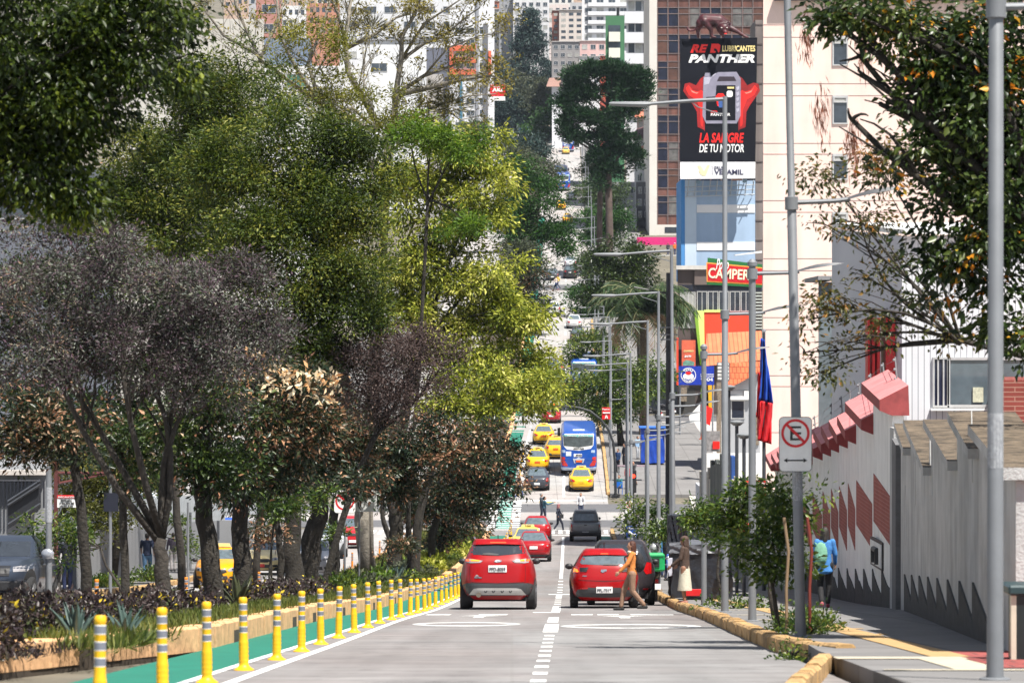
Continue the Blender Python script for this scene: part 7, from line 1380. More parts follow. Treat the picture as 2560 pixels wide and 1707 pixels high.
# araucaria
D = 480; base = Vector((P(1524, 0, D).x, D, gz(D))); t = thing('araucaria', 'umbrella shaped araucaria with tall bare banded trunk', 'tree', base); mb = MB(base); top = P(1518, 230, D); px = [(1524, 720), (1524, 580), (1521, 450), (1520, 350), (1518, 230)]; mb.tube([P(u, v, D) for u, v in px], [.52, .47, .44, .36, .2], 12); mb.tube([P(1498, 640, D+6), P(1500, 480, D+6), P(1497, 380, D + 6)], [.4, .35, .2], 9)
BLB = [(1440, 195, 32, 22), (1480, 180, 36, 20), (1530, 180, 44, 20), (1580, 190, 34, 22), (1605, 215, 22, 28), (1430, 230, 24, 20), (1470, 235, 34, 20), (1545, 225, 36, 22), (1590, 250, 28, 20), (1410, 270, 26, 26), (1450, 290, 38, 22), (1500, 300, 40, 24), (1560, 290, 40, 26), (1400, 315, 20, 20), (1440, 335, 34, 18), (1540, 335, 44, 22), (1490, 350, 30, 20), (1570, 370, 24, 26), (1500, 390, 26, 16), (1510, 420, 24, 20), (1590, 400, 14, 26), (1500, 450, 18, 22), (1548, 380, 26, 18), (1394, 335, 14, 14), (1555, 425, 12, 14)]
C, d, cc, B = crown_points(BLB, D, 1500, 26, .42, .55, -.3, .2); leaf_mesh('crown', C, d, .5, .16, G_arau, t, org=base)
for b_ in B: branchy(mb, Vector((top.x, D, max(b_[2] - 3.5, P(0, 440, D).z))), Vector(b_[:3]), .16, .06, .1, 6, 4)
mb.build('trunk', mat('araucaria bark', (.09, .065, .055), .95, 0, .4, 1.5, bump=.5), t, smooth=True, recalc=False)
# palm
def palm(lab, D, u, v, vb, R_, nf, dead=True, r=.3):
    base = Vector((P(u, 0, D).x, D, gz(D))); t = thing('palm_tree', lab, 'palm', base); c = P(u, v, D); mb = MB(base); mb.tube([base, base.lerp(c, .5) + Vector((.1, 0, 0)), c], [r*1.2, r, r*1.1], 12); mb.build('trunk', mat('palm trunk', (.10, .075, .05), .95, 0, .5, 6, bump=.8), t, smooth=True, recalc=False)
    pts = []; dirs = []; ptd = []; did = []; rb = MB(base)
    for k in range(nf):
        a = rnd.uniform(0, 6.28); e0 = rnd.uniform(-.1, 1.35); isd = e0 < .12; prev = c; L = R_ * rnd.uniform(.8, 1.1); n = 14; el = e0; line = [c]
        for i in range(n):
            el -= (1.6 + (.5 if isd else 0)) / n * (.5 + i / n); dv = Vector((math.cos(a) * math.cos(el), math.sin(a) * math.cos(el), math.sin(el))); q = prev + dv * L / n; sd = dv.cross(Vector((0, 0, 1))).normalized()
            for sg in (-1, 1):
                for j in range(3):
                    p_ = prev.lerp(q, j / 3); dd = (sd * sg + dv * .7 + Vector((0, 0, -.5 - .3 * rnd.random()))).normalized(); (ptd if isd else pts).append(tuple(p_)); (did if isd else dirs).append(tuple(dd))
            prev = q; line.append(q)
        rb.tube(line[::2], .025, 4, caps=False)
    rb.build('frond_rib', mat('palm rib', (.2, .2, .09), .7), t, recalc=False)
    leaf_mesh('fronds', np.array(pts), np.array(dirs), R_ * .24, .07, leafm('palm green', [(.012, .03, .01), (.04, .075, .025), (.12, .16, .07)], .3, .4), t, org=base)
    if pts and ptd: leaf_mesh('dead_fronds', np.array(ptd), np.array(did), R_ * .2, .06, leafm('palm dead fronds', [(.12, .05, .03), (.32, .20, .12), (.45, .42, .22)], .3), t, org=base)
palm('date palm with drooping green and reddish fronds left of the restaurant', 300, 1608, 775, 1100, 4.6, 80)
palm('small distant palm at the foot of the white orange tower', 600, 1190, 330, 400, 4.0, 40, r=.25)
# --- shrubs, agaves and ground cover of the median
def shrub(name, lab, D, off, rx, ry, rz, m, leaf, n, group=None, bloom=None, dz=.17, rc=.09):
    base = S(D, off, dz); t = thing(name, lab, 'shrub', base, group=group); k = n // 14; dr = unit(NR.normal(size=(k, 3))); dr[:, 2] = np.abs(dr[:, 2]); r_ = .45 + .55 * NR.random((k, 1)) ** .6; cc = dr * r_ * np.array([rx, ry, rz]) * (1 + .2 * np.sin(dr[:, :1] * 6 + D)); C = np.repeat(cc, 14, 0) + NR.normal(size=(k*14, 3)) * rc; C[:, 2] = np.maximum(C[:, 2], .01); mi = None; ms = [m]
    if bloom: ms = [m, bloom]; mi = (NR.random(len(C)) < .03).astype(int)
    leaf_mesh('foliage', C, unit(NR.normal(size=C.shape) + np.repeat(dr, 14, 0) + np.array([0, 0, .2])), leaf, leaf * .5, m, t, mi, ms)
    mb = MB()
    for q in range(7): a = q * .9; mb.tube([(0, 0, -.05), (rx*.4*math.cos(a), ry*.4*math.sin(a), rz*.5), (rx*.7*math.cos(a), ry*.7*math.sin(a), rz*.75)], [.02, .014, .006], 4)
    mb.build('stems', M_bark, t, recalc=False); return t
G_shp = leafm('dark purple shrub leaves', [(.008, .008, .008), (.03, .018, .02), (.07, .05, .045), (.07, .10, .03)], .2, .4); G_yf = leafm('yellow flowers', [(.6, .45, .02), (.7, .5, .05)], .3); G_grass = leafm('grass blades', [(.03, .05, .008), (.10, .13, .02), (.25, .24, .07)], .35)
SH = [(38, -6.2, 1.1, 1.5, .5), (42, -6.9, 1.0, 1.6, .45), (46, -6.3, .9, 1.5, .4), (50, -7.2, 1.1, 1.7, .34), (55, -6.5, 1.0, 1.6, .30), (60, -7.5, 1.0, 1.8, .27), (65, -6.8, .9, 1.6, .26), (71, -7.4, 1.0, 2, .27), (78, -6.8, 1.0, 2, .32), (85, -6.4, 1.0, 2.2, .36), (93, -6.5, 1.0, 2.4, .30), (101, -6.8, 1.1, 2.5, .28)]
for i, (D, off, rx, ry, rz) in enumerate(SH): shrub('purple_shrub', 'dark purple green shrub in the median bed, %s from the near end' % ordw[i], D, off, rx, ry, rz, G_shp, .075 if D < 60 else .1, 9000 if D < 60 else 5500, 'dark shrubs of the median bed', G_yf)
SG = [(108, -6.2), (116, -6.0), (125, -6.4), (135, -6.2), (146, -6.0), (158, -6.2), (172, -5.9), (186, -6.0), (200, -5.8), (212, -5.8)]
for i, (D, off) in enumerate(SG): shrub('green_shrub', 'low green shrub in the far median bed, %s of ten' % ordw[i], D, off, 1.2, 3., .38, [G_sap, G_farg, G_lime][i % 3], .14, 2600, 'green shrubs of the far median bed')
for D, off, lab in ((178, -4.9, 'pale grassy tuft at the kerb far down the median'), (150, -5.2, 'yellow green tuft before the red crossover')): shrub('grass_tuft', lab, D, off, .7, 2.5, .8, G_yel, .2, 1500)
for i, (D, off, h) in enumerate(((100, -13.9 - 1, .4), (128, -15.4, .35), (139, -15.2, .5))): shrub('green_shrub', 'low green plant on the left sidewalk bed, %s' % ['nearest', 'middle', 'farthest'][i], D, off, .8, 1, h, G_sap, .12, 1200)
def agave(lab, D, off, h, n, spread=.7, cname='agave blue green', c=(.07, .115, .10)):
    base = S(D, off, .17); t = thing('agave', lab, 'agave', base); m = mat(cname, c, .5, 0, .25, 3, streak=.2); 
    for k in range(n):
        a = k * 2.4 + rnd.uniform(-.2, .2); tilt = rnd.uniform(.12, spread); L = h * rnd.uniform(.75, 1.1); o_ = Vector((math.cos(a), math.sin(a), 0)); sd = Vector((-math.sin(a), math.cos(a), 0)); vs = []; nn = 7
        for i in range(nn + 1):
            q = i / nn; p = o_ * (tilt * L * q + .25 * tilt * L * q * q) + Vector((0, 0, L * q * math.cos(tilt * .8) - .22 * tilt * L * q * q)); w_ = .085 * h * (.55 + 1.3 * q * (1 - q) * 1.6) * (1 - q ** 4) + .003; nrm = (o_ * -.5 + Vector((0, 0, .7)))
            vs += [p - sd * w_ + nrm * w_ * .35, p - nrm * .012, p + sd * w_ + nrm * w_ * .35, p - nrm * (.03 * (1 - q) + .012)]
        fs = []
        for i in range(nn):
            b_ = 4 * i
            for e in range(4): fs.append((b_ + e, b_ + (e+1) % 4, b_ + 4 + (e+1) % 4, b_ + 4 + e))
        MB().add(vs, fs).build('leaf', m, t, smooth=True)
agave('blue green agave with broad upright leaves behind the near posts', 41.5, -5.15, .56, 13, .6); agave('smaller agave with narrow leaves right of the broad one', 43.5, -4.85, .52, 11, .6)
agave('dark curved leaved agave at the foot of the thick dark trunk', 76, -6.4, .8, 12, 1.0, 'agave olive', (.06, .07, .03)); agave('dark spiky agave left of the farthest yellow posts', 128, -5.6, .9, 16, 1.2); agave('small grey spiky plant under the far trunks', 150, -5.8, .9, 16, 1.2)
def cover(name, lab_kind, fL, fR, D0, D1, n, h, m, dz=.17):
    Dd = NR.uniform(D0, D1, n); x = np.array([xc(a) + fL + (fR - fL) * NR.random() for a in Dd]); z = np.array([gz(a) + dz for a in Dd]); C = np.stack([x, Dd, z], 1); e = bpy.data.objects.new(name, None)
    o = leaf_mesh(name, C, unit(NR.normal(size=(n, 3)) * .45 + np.array([0, 0, 1.])), h, h * .13, m, None, org=(0, 0, 0)); tag(o, kind='stuff'); o['label'] = lab_kind; o['category'] = 'grass'
cover('median_grass', 'patchy grass and weeds on the near median edge', -5.6, -4.5, 40, 110, 26000, .2, G_grass); cover('median_grass', 'patchy grass and weeds over the far median', -8.6, -4.6, 90, 224, 30000, .26, G_grass); cover('leaf_litter', 'small creeping weeds between the median shrubs', -8.6, -4.9, 36, 110, 26000, .12, G_shp)
shrub('weed_patch', 'weedy green plants at the foot of the bushy young tree', 53, 3.6, .45, 1.6, .22, G_sap, .07, 1500, dz=KERB); shrub('weed_patch', 'weedy patch at the foot of the leaning sign pole', 50, 3.45, .3, .8, .16, G_sap, .06, 700, dz=KERB); shrub('weed_patch', 'small weeds around the slim young tree trunk', 77, 3.7, .7, 1, .15, G_sap, .08, 600, dz=KERB); shrub('weed_patch', 'tiny weeds growing out of the near kerb', 43.2, 2.86, .12, .5, .16, G_sap, .05, 300, dz=0)
# ================================================================ PEOPLE
def cap(mb, a, b, r0, r1, seg=10):
    """tapered limb with rounded ends"""
    a = Vector(a); b = Vector(b); mb.tube([a, a.lerp(b, .5), b], [r0, (r0+r1)/2, r1], seg); mb.ball(a, r0, seg=seg, ring=6); mb.ball(b, r1, seg=seg, ring=6)
def fuse(mb, name, m, parent, vox=.014, smooth=4, sub=None):
    """voxel-fuse overlapping volumes into one continuous skin"""
    o = mb.build(name, m, None); o.location = (0, 0, 0); r = o.modifiers.new('r', 'REMESH'); r.mode = 'VOXEL'; r.voxel_size = vox; r.use_smooth_shade = True
    s_ = o.modifiers.new('s', 'SMOOTH'); s_.factor = .5; s_.iterations = smooth
    COL.objects.unlink(o); me = eval_alone(o); COL.objects.link(o); old = o.data; o.modifiers.clear(); o.data = me; bpy.data.meshes.remove(old)
    me.materials.clear(); me.materials.append(m); me.polygons.foreach_set('use_smooth', [True] * len(me.polygons)); o.parent = parent; return o
SKIN = mat('skin warm', (.42, .22, .14), .55, 0, .08, 6); SKIN2 = mat('skin brown', (.28, .14, .085), .55, 0, .08, 6)
def cloth(name, c): return mat('cloth ' + name, c, .85, 0, .16, 7, bump=.3, bscale=25)
def person(lab, loc, H=1.65, face=0., pose='stand', top=(.1, .1, .1), legs=(.05, .05, .06), shoes=(.03, .03, .03), hair=(.02, .015, .012), hairlen='short', skin=None, sleeves=True, skirt=False, female=False, near=False, arms=None, legsp=None, lean=0., cap_=None, group=None, longtop=False):
    """one figure; face is the heading in degrees (0 looks up the street). Local +Y is forward. Joints follow from pose."""
    t = thing('person', lab, 'person', loc, group, R(face)); k = H / 1.7; vx = .011 if near else .022; sk = skin or SKIN
    V3 = lambda x, y, z: Vector((x * k, y * k, z * k)); ln = math.tan(R(lean))
    hipz = .90; sh = 1.40; L_ = lambda z: ln * max(0, z - hipz)
    LP = {'stand': ((.02, .0), (-.02, .0)), 'walk': ((.30, 6), (-.28, 20)), 'stride': ((.27, 4), (-.30, 24)), 'step': ((.12, 4), (-.16, 35)), 'sit': None}[pose]
    hipw = .095; shw = (.165 if female else .19); jt = {}
    for i, sg in enumerate((1, -1)):
        hip = V3(sg*hipw, 0, hipz)
        if pose == 'sit': knee = V3(sg*.12, .42, .5 * 1.0); ank = V3(sg*.12, .45, .08); hip = V3(sg*hipw, 0, .52)
        else:
            fw, bend = LP[i]; ank = V3(sg*(hipw - .02), fw, .085 + (.05 if fw < -.1 else 0)); knee = V3(sg*hipw, fw*.5 + .05 + bend*.004, .50 - (.015 if abs(fw) > .2 else 0))
        jt[sg] = (hip, knee, ank)
    dz = (.52 - hipz) if pose == 'sit' else 0
    A = arms or {'stand': ((.05, .05), (.05, .05)), 'walk': ((-.22, .1), (.22, .16)), 'stride': ((-.2, .1), (.2, .16)), 'step': ((-.1, .1), (.12, .15)), 'sit': ((.18, .3), (.18, .3))}[pose]
    aj = {}
    for i, sg in enumerate((1, -1)):
        s0 = V3(sg*shw, L_(sh), sh + dz); ey, hy = A[i][0], A[i][1]; ex = .055; el = s0 + V3(sg*ex, ey, -.27 + abs(ey) * .25); hx = A[i][2] if len(A[i]) > 2 else .02; hz = A[i][3] if len(A[i]) > 3 else -.24
        ha = el + V3(sg*hx*-1 if len(A[i]) > 2 else sg*.01, hy, hz + abs(hy) * .2); aj[sg] = (s0, el, ha)
    # the body: one continuous surface from head to feet
    b = MB(); hc = V3(0, L_(1.58) + .015, 1.585 + dz); nb = V3(0, L_(1.42), 1.41 + dz)
    b.ball(hc, .078*k, .096*k, .115*k, 16, 12); b.ball(hc + V3(0, .035, -.065), .052*k, .055*k, .05*k, 12, 8); cap(b, nb, hc - V3(0, .01, .07), .058*k, .05*k)
    b.ball(hc + V3(0, .1, -.015), .014*k, .02*k, .024*k, 8, 6)
    for sg in (1, -1): b.ball(hc + V3(sg*.078, -.005, -.005), .012*k, .022*k, .032*k, 8, 6)
    def torso(mb, prof, h):
        for q in range(22):
            z = prof[0][0] + (prof[-1][0] - prof[0][0]) * q / 21; zz = [p[0] for p in prof][::-1]; rx = float(np.interp(z, zz, [p[1] for p in prof][::-1])); ry = float(np.interp(z, zz, [p[2] for p in prof][::-1]))
            mb.ball(V3(0, L_(z), z + dz), rx*k*(.92 if female else 1), ry*k, h*k, 16, 8)
    torso(b, ((1.38, .16, .095), (1.25, .155, .105), (1.12, .13, .095), (1.0, .138, .10), (.92, .15, .11)), .07)
    for sg in (1, -1):
        h, kn, an = jt[sg]; cap(b, h, kn, .082*k, .055*k); cap(b, kn, an, .055*k, .036*k); cap(b, an + V3(0, -.03, -.05), an + V3(0, .14, -.06), .034*k, .026*k)
        s0, el, ha = aj[sg]; cap(b, s0, el, .05*k, .04*k); cap(b, el, ha, .038*k, .026*k); dr = (ha - el).normalized(); side = dr.cross(Vector((sg, 0, 0))).normalized(); pal = ha + dr * .045 * k; b.ball(pal, .022*k, .038*k, .048*k, 10, 7)
        if near:
            for f in range(4): p0 = pal + side * (-.03 + .02 * f) * k + dr * .035 * k; L = (.052, .062, .058, .044)[f] * k; md = p0 + dr * L * .55 + Vector((-sg * .008, 0, 0)); cap(b, p0, md, .0095*k, .009*k, 6); cap(b, md, md + dr * L * .4 + Vector((-sg * .018, 0, 0)), .009*k, .0075*k, 6)
            p0 = pal + side * .03 * k; cap(b, p0 - dr * .02 * k, p0 + (dr * .03 + side * .03) * k, .011*k, .009*k, 6)
    fuse(b, 'body', sk, t, vx, 3)
    # face
    for sg in (1, -1): e = MB().ball(hc + V3(sg*.03, .083, .012), .012*k, .008*k, .007*k, 8, 5).build('eye', mat('eye dark', (.02, .015, .012), .3), t)
    MB().ball(hc + V3(0, .088, -.062), .022*k, .008*k, .006*k, 8, 5).build('mouth', mat('lips', (.35, .09, .08), .5), t)
    # hair
    hr = MB(); hm = mat('hair %.3f' % hair[0], hair, .6, 0, .3, 20, bump=.5)
    hr.ball(hc + V3(0, -.022, .022), .088*k, .10*k, .112*k, 14, 9)
    if hairlen in ('long', 'mid', 'pony'):
        zl = {'long': -.32, 'mid': -.16, 'pony': -.05}[hairlen]; cap(hr, hc + V3(0, -.05, -.02), hc + V3(0, -.075, zl), .075*k, .055*k)
        if hairlen != 'pony':
            for sg in (1, -1): cap(hr, hc + V3(sg*.055, -.03, 0), hc + V3(sg*.07, -.04, zl*.8), .045*k, .035*k)
        else: cap(hr, hc + V3(0, -.1, .03), hc + V3(0, -.13, -.25), .035*k, .02*k)
    fuse(hr, 'hair', hm, t, vx, 2)
    if cap_: c_ = MB().ball(hc + V3(0, -.01, .045), .097*k, .112*k, .09*k, 14, 8).build('headwear', cloth('hat %.2f' % cap_[0], cap_), t, smooth=True)
    # top
    tp = MB()
    torso(tp, ((1.385, .172, .106), (1.26, .172, .12), (1.12, .152, .115), (1.0, .160, .122), (.90, .172, .13)) + (((.78, .19, .145),) if longtop else ()), .07)
    cap(tp, nb - V3(0, 0, .02), nb + V3(0, 0, .02), .062*k, .06*k)
    for sg in (1, -1):
        s0, el, ha = aj[sg]; cap(tp, s0, el, .066*k, .056*k)
        if sleeves: cap(tp, el, el.lerp(ha, .88), .054*k, .042*k)
    fuse(tp, 'top', cloth('%.2f %.2f %.2f' % top, top), t, vx, 3)
    lg = MB(); lg.ball(V3(0, 0, .90 + dz), .160*k, .122*k, .12*k, 14, 8)
    if skirt:
        n = 10; vs = [V3((.15 + .06 * (i / n)) * math.cos(a), (.12 + .07 * (i / n)) * math.sin(a) * (1 + .05 * math.sin(6*a)), .95 - .62 * i / n + dz) for i in range(n + 1) for a in [2*math.pi*q/20 for q in range(20)]]
        lg.add(vs, [(i*20+q, i*20+(q+1) % 20, (i+1)*20+(q+1) % 20, (i+1)*20+q) for i in range(n) for q in range(20)] + [tuple(range(19, -1, -1)), tuple(range(n*20, n*20+20))])
    else:
        for sg in (1, -1): h, kn, an = jt[sg]; cap(lg, h, kn, .10*k, .072*k); cap(lg, kn, kn.lerp(an, .93), .070*k, .056*k)
    fuse(lg, 'skirt' if skirt else 'trousers', cloth('%.2f %.2f %.2f' % legs, legs), t, vx, 3)
    for sg in (1, -1): h, kn, an = jt[sg]; s_ = MB(); cap(s_, an + V3(0, -.045, -.045), an + V3(0, .16, -.055), .046*k, .036*k); s_.ball(an + V3(0, .05, -.06), .045*k, .13*k, .03*k); fuse(s_, 'shoe', cloth('shoe %.2f %.2f' % shoes[:2], shoes), t, vx, 2)
    t['_s'] = 0; del t['_s']
    return t, k
def bagpack(lab, loc, rz, c, w_=.28, h=.42, d=.16, cat='backpack'):
    o = thing('backpack', lab, cat, loc, rz=rz); mb = MB(); mb.ball((0, 0, 0), w_/2*1.1, d*.75, h/2*1.1, 14, 10); mb.ball((0, -d*.35, -h*.15), w_/2*.8, d*.5, h*.25, 12, 8); fuse(mb, 'bag', cloth('bag %.2f %.2f' % c[:2], c), o, .012, 3)
    m2 = MB()
    for sg in (-1, 1): m2.tube([(sg*w_*.3, d*.4, h*.42), (sg*w_*.42, d*.4 + .13, h*.5), (sg*w_*.45, d*.4 + .28, h*.3), (sg*w_*.42, d*.4 + .26, -h*.1), (sg*w_*.36, d*.4, -h*.35)], .014, 6)
    m2.build('strap', cloth('bag %.2f %.2f' % c[:2], c), o, smooth='auto'); return o
gp = lambda u, D, dz=0: Vector((P(u, 0, D).x, D, gz(D) + dz))
# woman in tan jacket crossing to the left
loc = gp(1580, 88.3); w1, k = person('woman in tan jacket and brown trousers striding left across the lane behind the red hatchback', loc, 1.62, 90, 'stride', (.58, .21, .05), (.25, .15, .10), (.02, .02, .02), (.07, .022, .012), 'long', female=True, near=True, arms=((-.08, .04), (.12, .2)))
fur = MB(); 
for a in range(12): q = 2*math.pi*a/12; fur.ball((.085*math.cos(q)*k, (.075*math.sin(q) + .01)*k, (1.425 + .02*math.sin(q))*k), .035)
fuse(fur, 'fleece_collar', cloth('cream fleece', (.62, .55, .45)), w1, .012, 1)
bagpack('black backpack worn by the woman in the tan jacket', loc + Vector((.17, 0, 1.12)), R(90), (.015, .015, .018))
loc = gp(2062, 78, KERB); person('woman in blue shirt and black trousers walking away along the white wall', loc, 1.66, 0, 'step', (.05, .20, .50), (.012, .012, .014), (.30, .06, .09), (.025, .02, .018), 'mid', female=True, near=True, arms=((.02, .1), (-.03, .12)), longtop=True)
bagpack('mint green drawstring bag on the back of the woman in blue', loc + Vector((-.1, -.2, 1.12)), R(0), (.16, .36, .25), .26, .46, .12, 'bag')
loc = gp(1712, 88.5, KERB); w3, k = person('older woman in brown hooded cardigan and long cream skirt holding papers at the kerb', loc, 1.58, 70, 'stand', (.065, .04, .03), (.50, .47, .38), (.35, .16, .13), (.06, .035, .025), 'mid', SKIN2, female=True, skirt=True, near=True, arms=((.05, .22), (.05, .24)), cap_=(.075, .045, .035))
pp_ = thing('paper_bundle', 'white papers held in front of the older woman', 'papers', loc + Vector((-.34, .12, .86)), rz=R(70)); MB().box(-.15, .15, -.01, .015, -.22, .2).build('sheets', mat('printed paper', (.55, .56, .66), .7, 0, .2, 12), pp_, bevel=.003)
person('man in navy gilet and jeans walking away along the grey wall', gp(368, 142, KERB), 1.74, 0, 'walk', (.02, .03, .065), (.10, .20, .34), (.05, .035, .03), (.012, .01, .01), 'short', SKIN2, sleeves=False)
person('dark clothed man standing half hidden behind the left sapling', gp(168, 112, KERB), 1.72, 10, 'stand', (.015, .018, .03), (.02, .03, .09), (.02, .02, .02), (.01, .01, .01))
person('person in red jacket bending behind the blue grey pickup', gp(82, 101, KERB), 1.5, 60, 'stand', (.50, .02, .02), (.03, .04, .1), (.02, .02, .02), (.01, .01, .01), 'mid', SKIN2, lean=24)
bk = thing('bucket', 'white bucket held by the person in the red jacket', 'bucket', gp(98, 100.6, .62)); MB().lathe((0, 0, 0), [(.10, 0), (.14, .28), (.145, .28), (.12, .02)], 14).build('bucket', M_white, bk); MB().tube([(-.14, 0, .28), (0, 0, .46), (.14, 0, .28)], .008, 5).build('handle', M_steel, bk)
person('person in patterned top beside the man in the navy gilet', gp(395, 150, KERB), 1.55, -30, 'stand', (.35, .12, .18), (.04, .05, .1), (.03, .03, .03), (.02, .015, .01), 'mid', female=True)
person('person in grey trousers under the far street sapling', gp(433, 156, KERB), 1.6, 20, 'stand', (.05, .04, .06), (.28, .26, .26), (.03, .03, .03), (.02, .015, .01))
person('person in red shirt leaning beside the silver jeep', gp(812, 186), 1.6, 180, 'stand', (.55, .02, .02), (.02, .02, .03), (.03, .03, .03), (.01, .01, .01), arms=((.05, .35), (.1, .1)))
# at the side street
person('woman in dark navy top and jeans standing beside the charcoal sedan', gp(1297, 247.5), 1.6, -80, 'walk', (.02, .025, .055), (.02, .05, .16), (.6, .6, .6), (.16, .05, .02), 'pony', female=True)
person('pedestrian in black tracksuit with white stripes crossing the side street', gp(1396, 229.5), 1.66, -70, 'walk', (.015, .018, .035), (.012, .015, .03), (.5, .5, .5), (.28, .11, .12), 'mid', cap_=(.26, .10, .11))
st = thing('handbag', 'black handbag carried by the pedestrian in the tracksuit', 'bag', gp(1404, 229.4, .95)); MB().box(-.12, .12, -.06, .06, -.15, .1).build('bag', M_black, st, bevel=.02); MB().tube([(-.08, 0, .1), (-.05, 0, .3), (.05, 0, .3), (.08, 0, .1)], .012, 5).build('strap', M_black, st)
person('pedestrian in teal jacket with raised arm behind the red hatchback', gp(1361, 236), 1.62, -85, 'stand', (.05, .13, .18), (.03, .035, .06), (.03, .03, .03), (.012, .01, .01), 'pony', arms=((.2, .45, .02, .05), (.2, .45, .02, .05)))
person('pedestrian in grey hoodie beside the one in teal behind the red hatchback', gp(1353, 238), 1.6, -80, 'stand', (.10, .12, .14), (.03, .035, .06), (.03, .03, .03), (.18, .18, .18), 'short')
person('boy in white shirt with backpack straps crossing behind the grey pickup', gp(1452, 238), 1.62, 180, 'stand', (.6, .6, .62), (.03, .04, .08), (.03, .03, .03), (.02, .015, .012))
for sg in (-1, 1): pass
bagpack('dark backpack of the boy in the white shirt', gp(1452, 238.2, 1.15), R(180), (.02, .03, .08))
for u, D, tp_, lg_, lab, ps in [(1545, 262, (.015, .05, .14), (.02, .02, .03), 'man in navy shirt behind the stall table beyond the side street', 'stand'), (1561, 266, (.03, .03, .035), (.03, .03, .04), 'person in black beside the man in the navy shirt', 'stand'), (1548, 249, (.03, .12, .12), (.03, .04, .07), 'person in teal sitting on a blue plastic chair', 'sit'), (1571, 252, (.35, .05, .05), (.03, .03, .04), 'person in dark red near the black signal post', 'stand'), (1594, 272, (.25, .40, .6), (.4, .42, .45), 'person in light blue at the left of the blue kiosk', 'stand'), (1634, 276, (.01, .05, .45), (.02, .03, .05), 'person in bright blue behind the blue kiosk', 'stand'), (1584, 254, (.03, .03, .04), (.35, .18, .12), 'person in black with bare legs by the signal post', 'walk')]: person(lab, S(D, offu(u, D), KERB), 1.66, rnd.uniform(100, 250), ps, tp_, lg_, (.04, .04, .04), (.012, .01, .01))
for u, D, tp_, lg_, lab in [(1668, 140, (.02, .02, .03), (.02, .03, .06), 'person in black seen between the lamp poles behind the saplings'), (1680, 142, (.03, .03, .04), (.02, .07, .22), 'person in blue jeans seen between the lamp poles behind the saplings'), (1655, 146, (.05, .2, .4), (.03, .05, .12), 'person in blue seen behind the motorcycle rider'), (1598, 128, (.03, .14, .3), (.03, .03, .04), 'person in blue jacket near the blue direction sign')]: person(lab, S(D, offu(u, D), KERB), 1.66, rnd.uniform(0, 360), 'stand', tp_, lg_, (.04, .04, .04), (.012, .01, .01))
person('pedestrian in white top crossing high on the slope, left of a pair', gp(1390, 462), 1.7, 80, 'stride', (.6, .5, .45), (.03, .06, .16), (.4, .05, .05), (.02, .015, .01)); person('pedestrian in yellow top crossing high on the slope, right of a pair', gp(1395, 464), 1.7, 80, 'stride', (.7, .5, .08), (.03, .05, .14), (.03, .03, .03), (.02, .015, .01))
zt = P(0, 637, 519).z
person('worker in orange vest and white helmet on the block wall', Vector((P(1687, 0, 519.8).x, 519.8, zt)), 1.65, 20, 'stand', (.80, .16, .02), (.03, .04, .1), (.05, .04, .03), (.02, .02, .02), cap_=(.7, .7, .7)); person('worker in dark clothes on the block wall, left of the orange one', Vector((P(1670, 0, 519.8).x, 519.8, zt)), 1.65, -20, 'stand', (.04, .04, .06), (.03, .04, .1), (.05, .04, .03), (.02, .02, .02), cap_=(.3, .1, .08))
# motorcycle rider
r_, k = person('motorcycle rider with black and white helmet behind the green box', S(104.6, 2.68, .28), 1.68, 0, 'sit', (.02, .025, .03), (.02, .02, .025), (.02, .02, .02), (.02, .02, .02), arms=((.25, .3), (.25, .3)))
MB().ball((0, .0, 1.21 * k), .135, .16, .15, 14, 10).build('helmet', mat('patterned helmet', (.25, .25, .25), .2, 0, 1., 14, coat=.5), r_, smooth=True)
person('child in blue and red beside the motorcycle rider', S(112, 2.2 + 1.2, KERB), 1.35, 200, 'stand', (.05, .1, .35), (.03, .03, .05), (.5, .05, .05), (.02, .015, .01))
# ---------------------------------------------------------------- stalls and street things
x = thing('tarpaulin_stall', 'black tarpaulin covered cart on the right sidewalk behind the older woman', 'stall', gp(1770, 97, KERB)); M_tarp = mat('black tarpaulin', (.018, .02, .026), .35, 0, .3, 3, bump=.8, bscale=5)
mb = MB(); n = 14
def tarp(x0, x1, y0, y1, z0, z1, sl=.0):
    vs = []; fs = []
    for j in range(n + 1):
        for i in range(4 * n):
            q = i / n; side_ = int(q); f_ = q - side_; c_ = [(x0, y0), (x1, y0), (x1, y1), (x0, y1)]; a, b = c_[side_], c_[(side_ + 1) % 4]; px_, py_ = a[0] + (b[0]-a[0])*f_, a[1] + (b[1]-a[1])*f_; zz = z0 + (z1 - z0) * j / n + (sl * (px_ - x0) * j / n)
            w_ = .03 * math.sin(i * 1.7 + j * .6) * (1 - .3 * j / n); vs.append((px_ + w_ * (1 if px_ > (x0+x1)/2 else -1), py_ + w_ * (1 if py_ > (y0+y1)/2 else -1), zz + .02 * math.sin(i * .9)))
    for j in range(n):
        for i in range(4*n): fs.append((j*4*n + i, j*4*n + (i+1) % (4*n), (j+1)*4*n + (i+1) % (4*n), (j+1)*4*n + i))
    fs.append(tuple(range(n*4*n, (n+1)*4*n))); fs.append(tuple(range(4*n - 1, -1, -1))); return MB().add(vs, fs)
tarp(-.95, .6, -.4, 1.6, .05, 1.2).build('cover', M_tarp, x, smooth='auto'); tarp(-1.0, .66, -.45, 1.5, 1.2, 1.45, .0).build('top_cover', mat('grey tarpaulin', (.10, .105, .12), .4, 0, .3, 3, bump=.8, bscale=5), x, smooth='auto'); tarp(-1.0, -.55, .2, 1.0, 1.4, 2.15).build('upright_cover', M_tarp, x, smooth='auto')
o = MB().box(-.62, -.08, -.50, -.47, .12, .3).build('crate', mat('red lacquer', (.55, .012, .015), .4), x, bevel=.01); 
